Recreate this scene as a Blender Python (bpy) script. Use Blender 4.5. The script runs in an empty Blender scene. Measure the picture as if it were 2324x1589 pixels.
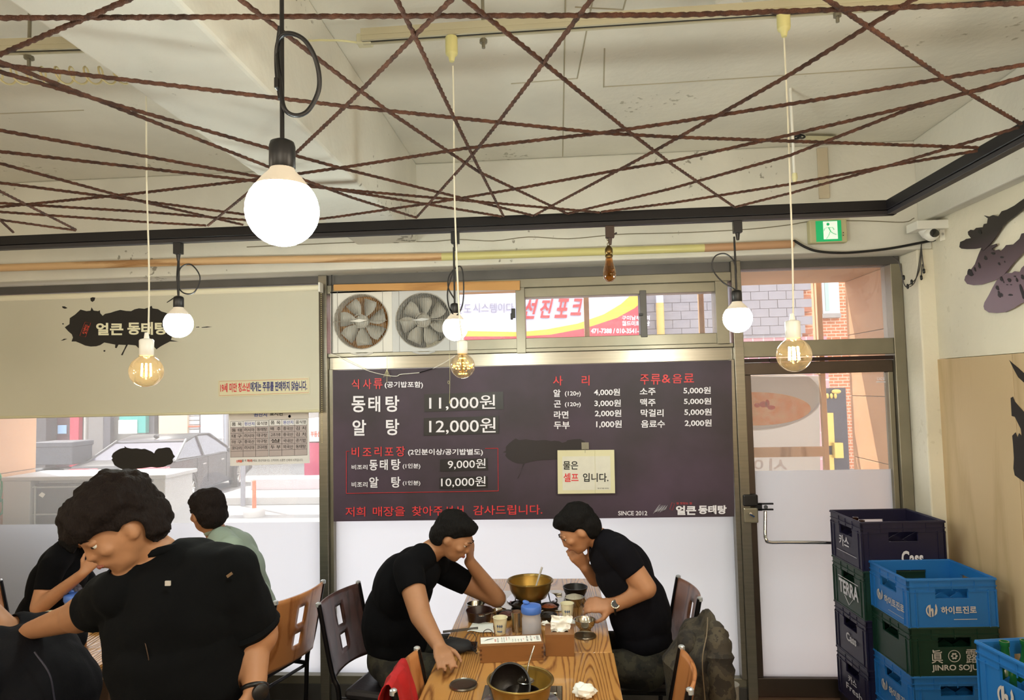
import bpy, math, random
import numpy as np
from mathutils import Vector, Matrix, noise
random.seed(7)
C = bpy.context.scene.collection
SC = bpy.context.scene
# ---------------------------------------------------------------- camera
FPX, IW, IH = 1540.0, 2324.0, 1589.0
yaw, pitch, roll = map(math.radians, (4.1, 3.28, -1.29))
CF = Vector((-math.sin(yaw)*math.cos(pitch), math.cos(yaw)*math.cos(pitch), math.sin(pitch)))
CR0 = Vector((math.cos(yaw), math.sin(yaw), 0)); CU0 = CR0.cross(CF)
CR = CR0*math.cos(roll)+CU0*math.sin(roll); CU = CU0*math.cos(roll)-CR0*math.sin(roll)
CP = Vector((0, 0, 1.9))
cd = bpy.data.cameras.new('camera'); cam = bpy.data.objects.new('camera', cd); C.objects.link(cam)
cam.matrix_world = Matrix(((CR.x, CU.x, -CF.x, CP.x), (CR.y, CU.y, -CF.y, CP.y), (CR.z, CU.z, -CF.z, CP.z), (0, 0, 0, 1)))
cd.sensor_width = 36; cd.lens = 36*FPX/IW; cd.clip_start = .02; cd.clip_end = 200
SC.camera = cam
# ---------------------------------------------------------------- world, sun, exposure
SC.view_settings.view_transform = 'Standard'; SC.view_settings.look = 'None'
SC.view_settings.gamma = 1; SC.view_settings.use_curve_mapping = False
SC.view_settings.exposure = 0.12
SC.cycles.use_denoising = True
SC.cycles.max_bounces = 8; SC.cycles.transparent_max_bounces = 16
SC.cycles.diffuse_bounces = 4; SC.cycles.glossy_bounces = 3; SC.cycles.transmission_bounces = 5
SC.cycles.caustics_reflective = False; SC.cycles.caustics_refractive = False
SC.cycles.sample_clamp_indirect = 6
wd = bpy.data.worlds.new('sky'); SC.world = wd; wd.use_nodes = True
nt = wd.node_tree; bg = nt.nodes['Background']
bg.inputs[0].default_value = (.93, .96, 1.0, 1); bg.inputs[1].default_value = 3.9
sd = bpy.data.lights.new('sun', 'SUN'); sd.energy = 8.5; sd.angle = .0093; sd.color = (1, .95, .86)
so = bpy.data.objects.new('sun', sd); C.objects.link(so)
so.rotation_euler = Vector((.35, -.27, -.89)).to_track_quat('-Z', 'Y').to_euler()
BULB_L = 170.0        # radiance of the opal bulbs

def AT(px, py, axis, val):
    d = CF + CR*((px-IW/2)/FPX) - CU*((py-IH/2)/FPX)
    return CP + d*((val-CP[axis])/d[axis])
def AX(px, py, v): return AT(px, py, 0, v)
def AY(px, py, v): return AT(px, py, 1, v)
def AZ(px, py, v): return AT(px, py, 2, v)
# ---------------------------------------------------------------- object helpers
WM = {}
def thing(name, label, cat, loc=(0, 0, 0), rz=0, group=None, rot=None):
    o = bpy.data.objects.new(name, None); C.objects.link(o); o.empty_display_size = .1
    o.location = loc; o.rotation_euler = rot if rot else (0, 0, rz)
    from mathutils import Euler
    WM[o] = Matrix.Translation(loc) @ (Euler(rot) if rot else Euler((0, 0, rz))).to_matrix().to_4x4()
    o['label'] = label; o['category'] = cat
    if group: o['group'] = group
    return o
def tag(o, label=None, cat=None, group=None, kind=None):
    if label: o['label'] = label
    if cat: o['category'] = cat
    if group: o['group'] = group
    if kind: o['kind'] = kind
    return o
def struct(name, loc=(0, 0, 0), label=None):
    o = bpy.data.objects.new(name, None); C.objects.link(o); o.location = loc
    WM[o] = Matrix.Translation(loc); o['kind'] = 'structure'
    if label: o['label'] = label
    return o
def O(name, mb, mat, parent=None, world=True, bevel=0, smooth=False, label=None, auto=None):
    """one mesh object; world=True: coordinates are world ones, moved into the parent's frame"""
    me = bpy.data.meshes.new(name); me.from_pydata(mb.v, [], mb.f); me.validate(); me.update()
    o = bpy.data.objects.new(name, me); C.objects.link(o)
    mats = mat if isinstance(mat, (list, tuple)) else [mat]
    for m in mats: me.materials.append(m)
    if len(mats) > 1 and len(mb.m) == len(me.polygons):
        me.polygons.foreach_set('material_index', mb.m)
    if smooth: me.polygons.foreach_set('use_smooth', [True]*len(me.polygons))
    if auto is not None or smooth:
        try: me.set_sharp_from_angle(angle=math.radians(auto or 50))
        except Exception: pass
    W = WM.get(parent, Matrix.Identity(4)) if parent else Matrix.Identity(4)
    if parent:
        if world: me.transform(W.inverted())
        o.parent = parent
        WM[o] = W
    else:
        # origin at the base centre
        xs = np.array([v[:] for v in mb.v]) if mb.v else np.zeros((1, 3))
        c = Vector(((xs[:, 0].min()+xs[:, 0].max())/2, (xs[:, 1].min()+xs[:, 1].max())/2, xs[:, 2].min()))
        me.transform(Matrix.Translation(-c)); o.location = c; WM[o] = Matrix.Translation(c)
    if bevel:
        b = o.modifiers.new('bevel', 'BEVEL'); b.width = bevel; b.segments = 2; b.limit_method = 'ANGLE'; b.angle_limit = .6
    if label: o['label'] = label
    if 'lettering' in name: o['kind'] = 'stuff'
    return o
def copy_tree(o, parent=None, loc=None, rz=None, label=None, group=None):
    c = o.copy(); C.objects.link(c)
    if parent: c.parent = parent
    if loc is not None: c.location = loc
    if rz is not None: c.rotation_euler = (0, 0, rz)
    if label: c['label'] = label
    if group: c['group'] = group
    for ch in list(o.children): copy_tree(ch, c)
    return c

class MB:
    def __init__(s): s.v = []; s.f = []; s.m = []; s.M = None; s.mi = 0
    def add(s, vs, fs):
        n = len(s.v)
        if s.M is not None: vs = [s.M @ Vector(v) for v in vs]
        s.v += [tuple(v) for v in vs]; s.f += [tuple(i+n for i in f) for f in fs]; s.m += [s.mi]*len(fs); return s
    def box(s, a, b):
        x0, x1 = sorted((a[0], b[0])); y0, y1 = sorted((a[1], b[1])); z0, z1 = sorted((a[2], b[2]))
        return s.add([(x0, y0, z0), (x1, y0, z0), (x1, y1, z0), (x0, y1, z0), (x0, y0, z1), (x1, y0, z1), (x1, y1, z1), (x0, y1, z1)],
                     [(0, 3, 2, 1), (4, 5, 6, 7), (0, 1, 5, 4), (1, 2, 6, 5), (2, 3, 7, 6), (3, 0, 4, 7)])
    def cbox(s, c, sz, R=None):
        h = Vector(sz)/2; vs = [Vector((x*h.x, y*h.y, z*h.z)) for z in (-1, 1) for x, y in ((-1, -1), (1, -1), (1, 1), (-1, 1))]
        if R is not None: vs = [R @ v for v in vs]
        return s.add([Vector(c)+v for v in vs], [(0, 3, 2, 1), (4, 5, 6, 7), (0, 1, 5, 4), (1, 2, 6, 5), (2, 3, 7, 6), (3, 0, 4, 7)])
    def hexa(s, q0, q1):   # two quads
        return s.add(list(q0)+list(q1), [(0, 3, 2, 1), (4, 5, 6, 7), (0, 1, 5, 4), (1, 2, 6, 5), (2, 3, 7, 6), (3, 0, 4, 7)])
    def quad(s, a, b, c, d): return s.add([a, b, c, d], [(0, 1, 2, 3)])
    def prism(s, pts, n):
        n = Vector(n); k = len(pts); p = [Vector(q) for q in pts]
        return s.add(p+[q+n for q in p], [tuple(range(k))[::-1], tuple(range(k, 2*k))]+[(i, (i+1) % k, k+(i+1) % k, k+i) for i in range(k)])
    def tube(s, pts, r, n=8, closed=False, cap=True, sq=1.0):
        P = [Vector(p) for p in pts]; L = len(P)
        rs = r if isinstance(r, (list, tuple)) else [r]*L
        vs = []; up = None
        for i, p in enumerate(P):
            if closed: t = P[(i+1) % L]-P[i-1]
            else: t = P[min(i+1, L-1)]-P[max(i-1, 0)]
            t.normalize()
            if up is None:
                up = Vector((0, 0, 1)) if abs(t.z) < .9 else Vector((1, 0, 0))
            up = (up-t*up.dot(t)); up.normalize(); sd_ = t.cross(up)
            for k in range(n):
                a = 2*math.pi*k/n; vs.append(p+(sd_*math.cos(a)+up*math.sin(a)*sq)*rs[i])
        fs = []
        for i in range(L if closed else L-1):
            j = (i+1) % L
            for k in range(n): fs.append((i*n+k, i*n+(k+1) % n, j*n+(k+1) % n, j*n+k))
        if cap and not closed: fs += [tuple(range(n))[::-1], tuple((L-1)*n+k for k in range(n))]
        return s.add(vs, fs)
    def lathe(s, prof, c=(0, 0, 0), n=24, R=None, sx=1, sy=1, cap=True):
        vs = []; fs = []; c = Vector(c)
        for r, z in prof:
            for k in range(n):
                a = 2*math.pi*k/n; v = Vector((r*sx*math.cos(a), r*sy*math.sin(a), z)); vs.append(c+(R @ v if R is not None else v))
        for i in range(len(prof)-1):
            for k in range(n): fs.append((i*n+k, i*n+(k+1) % n, (i+1)*n+(k+1) % n, (i+1)*n+k))
        if cap and prof[0][0] > 1e-5: fs.append(tuple(range(n))[::-1])
        if cap and prof[-1][0] > 1e-5: fs.append(tuple((len(prof)-1)*n+k for k in range(n)))
        return s.add(vs, fs)
    def sph(s, c, r, n=20, m=12, R=None):
        r = r if isinstance(r, (list, tuple)) else (r, r, r); vs = []; c = Vector(c)
        for i in range(m+1):
            t = math.pi*i/m
            for k in range(n):
                a = 2*math.pi*k/n; v = Vector((r[0]*math.sin(t)*math.cos(a), r[1]*math.sin(t)*math.sin(a), r[2]*math.cos(t)))
                vs.append(c+(R @ v if R is not None else v))
        return s.add(vs, [(i*n+k, (i+1)*n+k, (i+1)*n+(k+1) % n, i*n+(k+1) % n) for i in range(m) for k in range(n)])
    def ring(s, c, R_, r, n=32, m=8, M3=None, sx=1, sy=1):
        c = Vector(c); pts = [c+((M3 @ Vector((R_*sx*math.cos(a), R_*sy*math.sin(a), 0))) if M3 is not None else Vector((R_*sx*math.cos(a), R_*sy*math.sin(a), 0))) for a in [2*math.pi*k/n for k in range(n)]]
        return s.tube(pts, r, m, closed=True)
def rotz(a): return Matrix.Rotation(a, 3, 'Z')
def bez(pts, n=10):     # catmull-rom through points
    P = [Vector(p) for p in pts]; out = []
    Q = [P[0]*2-P[1]]+P+[P[-1]*2-P[-2]]
    for i in range(1, len(Q)-2):
        for k in range(n):
            t = k/n; a, b, c, d = Q[i-1], Q[i], Q[i+1], Q[i+2]
            out.append(.5*((2*b)+(c-a)*t+(2*a-5*b+4*c-d)*t*t+(3*b-a-3*c+d)*t**3))
    return out+[P[-1]]
# ---------------------------------------------------------------- materials
def lin(h):
    if isinstance(h, str):
        h = h.lstrip('#'); h = [int(h[i:i+2], 16)/255 for i in (0, 2, 4)]
    return tuple(((c/12.92) if c <= .04045 else ((c+.055)/1.055)**2.4) for c in h)+(1,)
MT = {}
def M(name, col='#808080', rough=.5, metal=0, var=0, scale=6, bump=0, bscale=60, col2=None, spec=None, emit=None, es=0, stretch=None, trans=0, ior=1.45, coat=0):
    if name in MT: return MT[name]
    m = bpy.data.materials.new(name); m.use_nodes = True; n = m.node_tree.nodes; l = m.node_tree.links
    b = n['Principled BSDF']; c = lin(col); b.inputs['Base Color'].default_value = c
    b.inputs['Roughness'].default_value = rough; b.inputs['Metallic'].default_value = metal
    if spec is not None: b.inputs['Specular IOR Level'].default_value = spec
    if trans: b.inputs['Transmission Weight'].default_value = trans; b.inputs['IOR'].default_value = ior
    if coat: b.inputs['Coat Weight'].default_value = coat
    tc = n.new('ShaderNodeTexCoord'); mp = n.new('ShaderNodeMapping'); l.new(tc.outputs['Object'], mp.inputs[0])
    if stretch: mp.inputs['Scale'].default_value = stretch
    if var or col2:
        t = n.new('ShaderNodeTexNoise'); t.inputs['Scale'].default_value = scale; t.inputs['Detail'].default_value = 5
        l.new(mp.outputs[0], t.inputs[0])
        r = n.new('ShaderNodeValToRGB'); r.color_ramp.elements[0].position = .35; r.color_ramp.elements[1].position = .68
        c2 = lin(col2) if col2 else tuple(max(0, x*(1-var)) for x in c[:3])+(1,)
        r.color_ramp.elements[0].color = c2; r.color_ramp.elements[1].color = c
        l.new(t.outputs[0], r.inputs[0]); l.new(r.outputs[0], b.inputs['Base Color'])
    if bump:
        t2 = n.new('ShaderNodeTexNoise'); t2.inputs['Scale'].default_value = bscale; t2.inputs['Detail'].default_value = 4
        l.new(mp.outputs[0], t2.inputs[0])
        bp = n.new('ShaderNodeBump'); bp.inputs['Strength'].default_value = bump; bp.inputs['Distance'].default_value = .01
        l.new(t2.outputs[0], bp.inputs['Height']); l.new(bp.outputs[0], b.inputs['Normal'])
    if emit: b.inputs['Emission Color'].default_value = lin(emit); b.inputs['Emission Strength'].default_value = es
    MT[name] = m; return m
def transl(m, fac):
    """cloth or film that lets light through"""
    n = m.node_tree.nodes; l = m.node_tree.links; b = n['Principled BSDF']; t = n.new('ShaderNodeBsdfTranslucent')
    if b.inputs['Base Color'].links: l.new(b.inputs['Base Color'].links[0].from_socket, t.inputs[0])
    else: t.inputs[0].default_value = b.inputs['Base Color'].default_value
    x = n.new('ShaderNodeMixShader'); x.inputs[0].default_value = fac; l.new(b.outputs[0], x.inputs[1]); l.new(t.outputs[0], x.inputs[2]); l.new(x.outputs[0], n['Material Output'].inputs[0]); return m
def glass(name, tint='#ffffff', refl=.08, dust=.0, dustcol='#ffffff'):
    """thin pane: straight-through light, a mirror share and a dusty share"""
    if name in MT: return MT[name]
    m = bpy.data.materials.new(name); m.use_nodes = True; n = m.node_tree.nodes; l = m.node_tree.links; n.clear()
    o = n.new('ShaderNodeOutputMaterial'); t = n.new('ShaderNodeBsdfTransparent'); t.inputs[0].default_value = lin(tint)
    g = n.new('ShaderNodeBsdfGlossy'); g.inputs['Roughness'].default_value = .03; mx = n.new('ShaderNodeMixShader'); mx.inputs[0].default_value = refl
    l.new(t.outputs[0], mx.inputs[1]); l.new(g.outputs[0], mx.inputs[2])
    tr = n.new('ShaderNodeBsdfTranslucent'); tr.inputs[0].default_value = lin(dustcol)
    m2 = n.new('ShaderNodeMixShader'); m2.inputs[0].default_value = dust
    l.new(mx.outputs[0], m2.inputs[1]); l.new(tr.outputs[0], m2.inputs[2]); l.new(m2.outputs[0], o.inputs[0])
    MT[name] = m; return m
def frost(name, col='#f4f5f8', through=.35, rough=.42):
    if name in MT: return MT[name]
    m = bpy.data.materials.new(name); m.use_nodes = True; n = m.node_tree.nodes; l = m.node_tree.links; n.clear()
    o = n.new('ShaderNodeOutputMaterial'); tr = n.new('ShaderNodeBsdfTranslucent'); tr.inputs[0].default_value = lin(col)
    rf = n.new('ShaderNodeBsdfRefraction'); rf.inputs['Color'].default_value = lin(col); rf.inputs['Roughness'].default_value = rough; rf.inputs['IOR'].default_value = 1.2
    df = n.new('ShaderNodeBsdfDiffuse'); df.inputs[0].default_value = lin(col)
    a = n.new('ShaderNodeMixShader'); a.inputs[0].default_value = through; l.new(tr.outputs[0], a.inputs[1]); l.new(rf.outputs[0], a.inputs[2])
    b = n.new('ShaderNodeMixShader'); b.inputs[0].default_value = .12; l.new(a.outputs[0], b.inputs[1]); l.new(df.outputs[0], b.inputs[2]); l.new(b.outputs[0], o.inputs[0])
    MT[name] = m; return m
def wood(name, dark, light, rough=.45, scale=3.0, rings=9.0, axis='Y', dist=6, bump=.25, coat=0, planks=0):
    if name in MT: return MT[name]
    m = bpy.data.materials.new(name); m.use_nodes = True; n = m.node_tree.nodes; l = m.node_tree.links
    b = n['Principled BSDF']; b.inputs['Roughness'].default_value = rough; b.inputs['Coat Weight'].default_value = coat
    tc = n.new('ShaderNodeTexCoord'); mp = n.new('ShaderNodeMapping'); l.new(tc.outputs['Object'], mp.inputs[0])
    s = {'X': (.12, 1, 1), 'Y': (1, .12, 1), 'Z': (1, 1, .1)}[axis]; mp.inputs['Scale'].default_value = s
    nz = n.new('ShaderNodeTexNoise'); nz.inputs['Scale'].default_value = scale; nz.inputs['Detail'].default_value = 2.5; l.new(mp.outputs[0], nz.inputs[0])
    mu = n.new('ShaderNodeMath'); mu.operation = 'MULTIPLY'; mu.inputs[1].default_value = rings*dist/6; l.new(nz.outputs[0], mu.inputs[0])
    si = n.new('ShaderNodeMath'); si.operation = 'PINGPONG'; si.inputs[1].default_value = .5; l.new(mu.outputs[0], si.inputs[0])
    m3 = n.new('ShaderNodeMath'); m3.operation = 'MULTIPLY'; m3.inputs[1].default_value = 2; l.new(si.outputs[0], m3.inputs[0])
    fn = n.new('ShaderNodeTexNoise'); fn.inputs['Scale'].default_value = scale*40; fn.inputs['Detail'].default_value = 3; l.new(mp.outputs[0], fn.inputs[0])
    ad = n.new('ShaderNodeMath'); ad.operation = 'MULTIPLY_ADD'; ad.inputs[1].default_value = .5; l.new(fn.outputs[0], ad.inputs[0]); l.new(m3.outputs[0], ad.inputs[2])
    r = n.new('ShaderNodeValToRGB'); r.color_ramp.elements[0].position = .28; r.color_ramp.elements[0].color = lin(dark)
    r.color_ramp.elements[1].position = .72; r.color_ramp.elements[1].color = lin(light); l.new(ad.outputs[0], r.inputs[0]); l.new(r.outputs[0], b.inputs['Base Color'])
    if bump:
        bp = n.new('ShaderNodeBump'); bp.inputs['Strength'].default_value = bump; bp.inputs['Distance'].default_value = .004
        l.new(ad.outputs[0], bp.inputs['Height']); l.new(bp.outputs[0], b.inputs['Normal'])
    MT[name] = m; return m
def plaster(name, col, dirt='#8a8268', spots=.5, rough=.85, wash=None):
    """painted concrete with stains, specks and soft unevenness"""
    if name in MT: return MT[name]
    m = bpy.data.materials.new(name); m.use_nodes = True; n = m.node_tree.nodes; l = m.node_tree.links
    b = n['Principled BSDF']; b.inputs['Roughness'].default_value = rough
    tc = n.new('ShaderNodeTexCoord')
    a = n.new('ShaderNodeTexNoise'); a.inputs['Scale'].default_value = 1.3; a.inputs['Detail'].default_value = 7; l.new(tc.outputs['Object'], a.inputs[0])
    r = n.new('ShaderNodeValToRGB'); r.color_ramp.elements[0].position = .38; r.color_ramp.elements[1].position = .6
    c = lin(col); r.color_ramp.elements[0].color = lin(wash) if wash else tuple(x*.86 for x in c[:3])+(1,); r.color_ramp.elements[1].color = c
    l.new(a.outputs[0], r.inputs[0])
    s = n.new('ShaderNodeTexNoise'); s.inputs['Scale'].default_value = 26; s.inputs['Detail'].default_value = 3; l.new(tc.outputs['Object'], s.inputs[0])
    s2 = n.new('ShaderNodeTexNoise'); s2.inputs['Scale'].default_value = 1.7; s2.inputs['Detail'].default_value = 2; l.new(tc.outputs['Object'], s2.inputs[0])
    ad = n.new('ShaderNodeMath'); ad.operation = 'MULTIPLY'; l.new(s.outputs[0], ad.inputs[0]); l.new(s2.outputs[0], ad.inputs[1])
    r2 = n.new('ShaderNodeValToRGB'); r2.color_ramp.elements[0].position = .405-.02*spots; r2.color_ramp.elements[1].position = .43
    r2.color_ramp.elements[0].color = (0, 0, 0, 1); r2.color_ramp.elements[1].color = (spots, spots, spots, 1); l.new(ad.outputs[0], r2.inputs[0])
    mx = n.new('ShaderNodeMixRGB'); mx.inputs[2].default_value = lin(dirt); l.new(r2.outputs[0], mx.inputs[0]); l.new(r.outputs[0], mx.inputs[1]); l.new(mx.outputs[0], b.inputs['Base Color'])
    bp = n.new('ShaderNodeBump'); bp.inputs['Strength'].default_value = .22; bp.inputs['Distance'].default_value = .012; l.new(s.outputs[0], bp.inputs['Height']); l.new(bp.outputs[0], b.inputs['Normal'])
    MT[name] = m; return m
def bricks(name, c1, c2, mortar, w, h, rough=.85, plane='XZ'):
    if name in MT: return MT[name]
    m = bpy.data.materials.new(name); m.use_nodes = True; n = m.node_tree.nodes; l = m.node_tree.links
    b = n['Principled BSDF']; b.inputs['Roughness'].default_value = rough
    tc = n.new('ShaderNodeTexCoord'); sp = n.new('ShaderNodeSeparateXYZ'); cb = n.new('ShaderNodeCombineXYZ'); l.new(tc.outputs['Object'], sp.inputs[0])
    l.new(sp.outputs['X' if plane == 'XZ' else 'Y'], cb.inputs[0]); l.new(sp.outputs['Z'], cb.inputs[1])
    t = n.new('ShaderNodeTexBrick'); l.new(cb.outputs[0], t.inputs[0]); t.inputs['Scale'].default_value = 1
    t.inputs['Brick Width'].default_value = w; t.inputs['Row Height'].default_value = h; t.inputs['Mortar Size'].default_value = .012
    t.inputs['Color1'].default_value = lin(c1); t.inputs['Color2'].default_value = lin(c2); t.inputs['Mortar'].default_value = lin(mortar)
    l.new(t.outputs[0], b.inputs['Base Color']); MT[name] = m; return m

m_ceil = plaster('painted_concrete', '#ddd9cc', '#7c745c', .55)
m_beam = plaster('beam_concrete', '#d8d5ca', '#5f5746', .7)
m_white = plaster('white_plaster', '#e6dfcb', '#b9b096', .3)
m_steel = M('brushed_steel', '#8d877a', .28, .75, var=.12, scale=3, stretch=(1, 1, 30))
m_alu = M('aged_aluminium', '#8f8978', .38, .6, var=.15, scale=5)
m_alud = M('dark_aluminium', '#605d5a', .5, .5, var=.2, scale=4)
m_black = M('black_plastic', '#0d0c0f', .4)
m_blackm = M('black_painted_metal', '#0c090c', .5, spec=.3)
m_whitep = M('white_plastic', '#e4e2da', .35)
m_cream = M('cream_plastic', '#d8d2a4', .4)
m_chrome = M('chrome', '#d8d8da', .12, 1)
m_inox = M('stainless', '#b9b4a8', .2, 1, bump=.05, bscale=20)
m_brass = M('old_brass', '#6a5634', .35, 1)
m_red = M('print_red', '#c8303a', .5)
m_whiteprint = M('print_white', '#e9e6ee', .5)
m_blackprint = M('print_black', '#14110f', .5)
m_paper = M('white_paper', '#f2f1ea', .8)

# ---------------------------------------------------------------- lettering
TXC = {}
def tmesh(s, bold=0.0, shear=0):
    k = (s, bold, shear)
    if k in TXC: return TXC[k]
    cu = bpy.data.curves.new('txt', 'FONT'); cu.body = s; cu.size = 1; cu.fill_mode = 'FRONT'; cu.resolution_u = 3; cu.offset = bold; cu.shear = shear
    o = bpy.data.objects.new('txt', cu)
    me = bpy.data.meshes.new_from_object(o)
    v = np.empty(len(me.vertices)*3); me.vertices.foreach_get('co', v); v = v.reshape(-1, 3)
    f = [tuple(p.vertices) for p in me.polygons]
    bpy.data.objects.remove(o); bpy.data.curves.remove(cu); bpy.data.meshes.remove(me)
    if len(v): v = v-np.array([v[:, 0].min(), v[:, 1].min(), 0]); v[:, 0] /= max(1e-6, v[:, 0].max()); v[:, 1] /= max(1e-6, v[:, 1].max())
    TXC[k] = (v, f); return TXC[k]
def text(mb, s, o, u, w, bold=.012, mirror=False):
    """lettering filling the parallelogram o, o+u, o+w"""
    v, f = tmesh(s, bold); o = Vector(o); u = Vector(u); w = Vector(w)
    vs = [o+u*((1-p[0]) if mirror else p[0])+w*p[1] for p in v]
    return mb.add(vs, f)
def ptext(mb, s, x0, y0, x1, y1, axis, val, bold=.012, mirror=False, dy=0):
    """box in photograph pixels (x0,y0 top left, x1,y1 bottom right), laid on the plane; dy = drop of the baseline to the right"""
    a = AT(x0, y1, axis, val); b = AT(x1, y1+dy, axis, val); c = AT(x0, y0, axis, val)
    return text(mb, s, a, b-a, c-a, bold, mirror)
# ================================================================ the room
GY = 4.25
m_floor = M('floor_tile', '#77736c', .4, var=.2, scale=3)
mb = MB().box((-4.6, -4.0, -.12), (2.15, 4.35, 0)); O('floor', mb, m_floor)['kind'] = 'structure'
cl = struct('ceiling', (0, 0, 3.29))
O('slab', MB().box((-4.75, -4.15, 3.29), (2.3, 4.35, 3.42)), m_ceil, cl)
O('beam', MB().box((-1.225, -4.0, 2.80), (-.85, 4.03, 3.29)), m_beam, cl, bevel=.012, label='beam running towards the shop front')
O('beam', MB().box((2.075, -4.0, 2.80), (2.15, 4.03, 3.29)), m_beam, cl, bevel=.008, label='narrow beam along the right wall')
# seams of the old form boards, as raised hairlines on the slab
sm = MB()
for a, b in (((1283, 0), (1277, 355)), ((1160, 190), (1310, 178)), ((1310, 178), (1345, 0)), ((1370, 198), (1372, 110)), ((1524, 188), (2100, 150)), ((1369, 197), (1524, 188)), ((1305, 16), (1413, 22)), ((1414, 22), (1420, 0)), ((400, 246), (620, 232)), ((0, 258), (190, 250))):
    p, q = AZ(*a, 3.289), AZ(*b, 3.289); sm.tube([p, q], .003, 4)
O('seam', sm, M('seam_line', '#a8a08a', .9), cl)
wf = struct('wall_front', (0, 4.1, 0))
O('header', MB().box((-4.6, 4.03, 2.65), (2.15, 4.33, 3.29)), m_beam, wf, bevel=.01)
O('pillar', MB().box((2.06, 4.03, 0), (2.16, 4.33, 2.65)), m_white, wf, bevel=.008)
m_soff = M('outer_soffit', '#c99a6c', .7, var=.12, scale=2)
O('outer_header', MB().box((-4.7, 4.33, 2.63), (2.5, 5.13, 3.7)), m_soff, wf)
# crack running along the header
ck = [AY(x, y, 4.028) for x, y in ((560, 560), (700, 553), (800, 551), (900, 547), (985, 548), (1040, 543), (1120, 545), (1200, 538), (1290, 540), (1400, 532), (1480, 528), (1560, 526), (1700, 520), (1790, 512), (1850, 500), (1960, 500), (2050, 505), (2075, 497))]
ck2 = []
for i, p in enumerate(ck): ck2.append(p+Vector((0, 0, random.uniform(-.006, .006))))
O('crack', MB().tube(bez(ck2, 4), .0028, 4), M('crack_line', '#857d6b', .95), wf)
wr = struct('wall_right', (2.15, 0, 0))
O('plaster', MB().box((2.15, -4.0, 2.016), (2.3, 4.06, 3.29)), m_white, wr)
m_panel = wood('panel_wood', '#bca37c', '#c9b08a', .5, 2.2, 7, 'Z', 6, .08)
for i, (y0, y1) in enumerate(((4.05, 3.392), (3.388, 2.172), (2.168, .95), (.946, -.27), (-.274, -1.49), (-1.494, -4.0))):
    O('panel', MB().box((2.14, y1, 0), (2.3, y0, 2.013)), m_panel, wr, bevel=.0015)
O('wall_left', MB().box((-4.75, -4.15, 0), (-4.6, 4.35, 3.29)), m_white)['kind'] = 'structure'
O('wall_back', MB().box((-4.6, -4.15, 0), (2.3, -4.0, 3.29)), m_white)['kind'] = 'structure'
# outer return walls of the entrance recess, faced with large tiles
m_tile = M('outer_tile', '#d3a37c', .6, var=.10, scale=4, bump=.05)
for nm, xa, xb in (('wall_outer_right', 2.10, 2.5), ('wall_outer_left', -4.55, -4.17)):
    w = struct(nm, (xa, 4.7, 0)); zs = [-.45, .03, .47, .914, 1.355, 1.795, 2.236, 2.63]
    fx = xa if xa > 0 else xb
    for i in range(len(zs)-1):
        O('tile', MB().box((xa, 4.34, zs[i]+.0025), (xb, 5.13, zs[i+1]-.0025)), m_tile, w, bevel=.002)
    O('joint', MB().box((xa+.006, 4.345, -.45), (xb-.006, 5.125, 2.62)), M('joint_grey', '#7f7468', .9), w)
# pole-shaped cable cover along the header: wood print, yellow, wood print
pc = thing('cable_cover', 'long half round cover strip, wood print and yellow, along the front beam', 'trim', (0, 4.0, 2.70))
m_wp = wood('strip_wood', '#a97c50', '#d8b285', .5, 4, 6, 'X', 6, .0)
m_wp2 = wood('strip_wood_brown', '#a98060', '#b98f6c', .5, 3, 5, 'X', 6, 0)
pts = [AY(-120, 612, 4.005), AY(500, 592, 4.005), AY(1003, 583, 4.005), AY(1598, 563, 4.005), AY(1800, 554, 4.005)]
def seg(a, b, m, lab):
    O('cover_segment', MB().tube([a, a.lerp(b, .5), b], .0235, 14), m, pc, smooth=True, label=lab)
seg(pts[0], pts[1], m_wp, 'wood print segment'); seg(pts[1], pts[2], m_wp, 'wood print segment')
seg(pts[2], pts[3], M('strip_yellow', '#cfc684', .35), 'yellow segment'); seg(pts[3], pts[4], m_wp2, 'brown end segment')

# ---------------------------------------------------------------- windows and door
g_clear = glass('clear_glass', '#ffffff', .05, .10)
g_street = glass('dusty_glass', '#ffffff', .06, .09)
g_frost = frost('frosted_film')
def bar(par, n, x0, x1, z0, z1, y0=4.22, y1=4.33, m=None, b=.003, lab=None):
    return O(n, MB().box((x0, y0, z0), (x1, y1, z1)), m or m_alu, par, bevel=b, label=lab)
w1 = struct('window_1', (-2.85, 4.27, 0), 'large left shop window under a roller blind')
bar(w1, 'window_frame', -4.17, -1.53, 2.60, 2.665, m=m_alud); bar(w1, 'window_frame', -4.17, -1.53, .10, .15); bar(w1, 'sill', -4.17, -1.53, 0, .10, m=m_alud)
bar(w1, 'mullion', -1.53, -1.475, 0, 2.65, 4.19, m=m_steel, lab='steel upright between the windows')
bar(w1, 'window_frame', -4.17, -4.12, .15, 2.6)
O('pane', MB().box((-4.12, 4.272, .15), (-1.53, 4.278, 2.60)), g_street, w1)
O('frosted_film', MB().box((-4.12, 4.2685, .15), (-1.53, 4.2695, 1.083)), g_frost, w1)
w2 = struct('window_2', (-.2, 4.27, 0), 'middle shop window with sliding lights above the menu board')
bar(w2, 'window_frame', -1.475, 1.05, 2.585, 2.665, m=m_alud)
bar(w2, 'window_frame', -1.475, 1.05, 2.53, 2.585, 4.20)
bar(w2, 'steel_band', -1.475, 1.05, 2.045, 2.125, 4.235, m=m_steel); bar(w2, 'window_frame', -1.475, 1.05, 2.125, 2.15, 4.21)
bar(w2, 'sash_rail', -.24, 1.0, 2.15, 2.215, 4.225, m=m_alu)
bar(w2, 'sash_rail', -.85, -.24, 2.15, 2.215, 4.235, m=m_alu); bar(w2, 'sash_rail', -.24, 1.0, 2.47, 2.53, 4.225)
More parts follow.
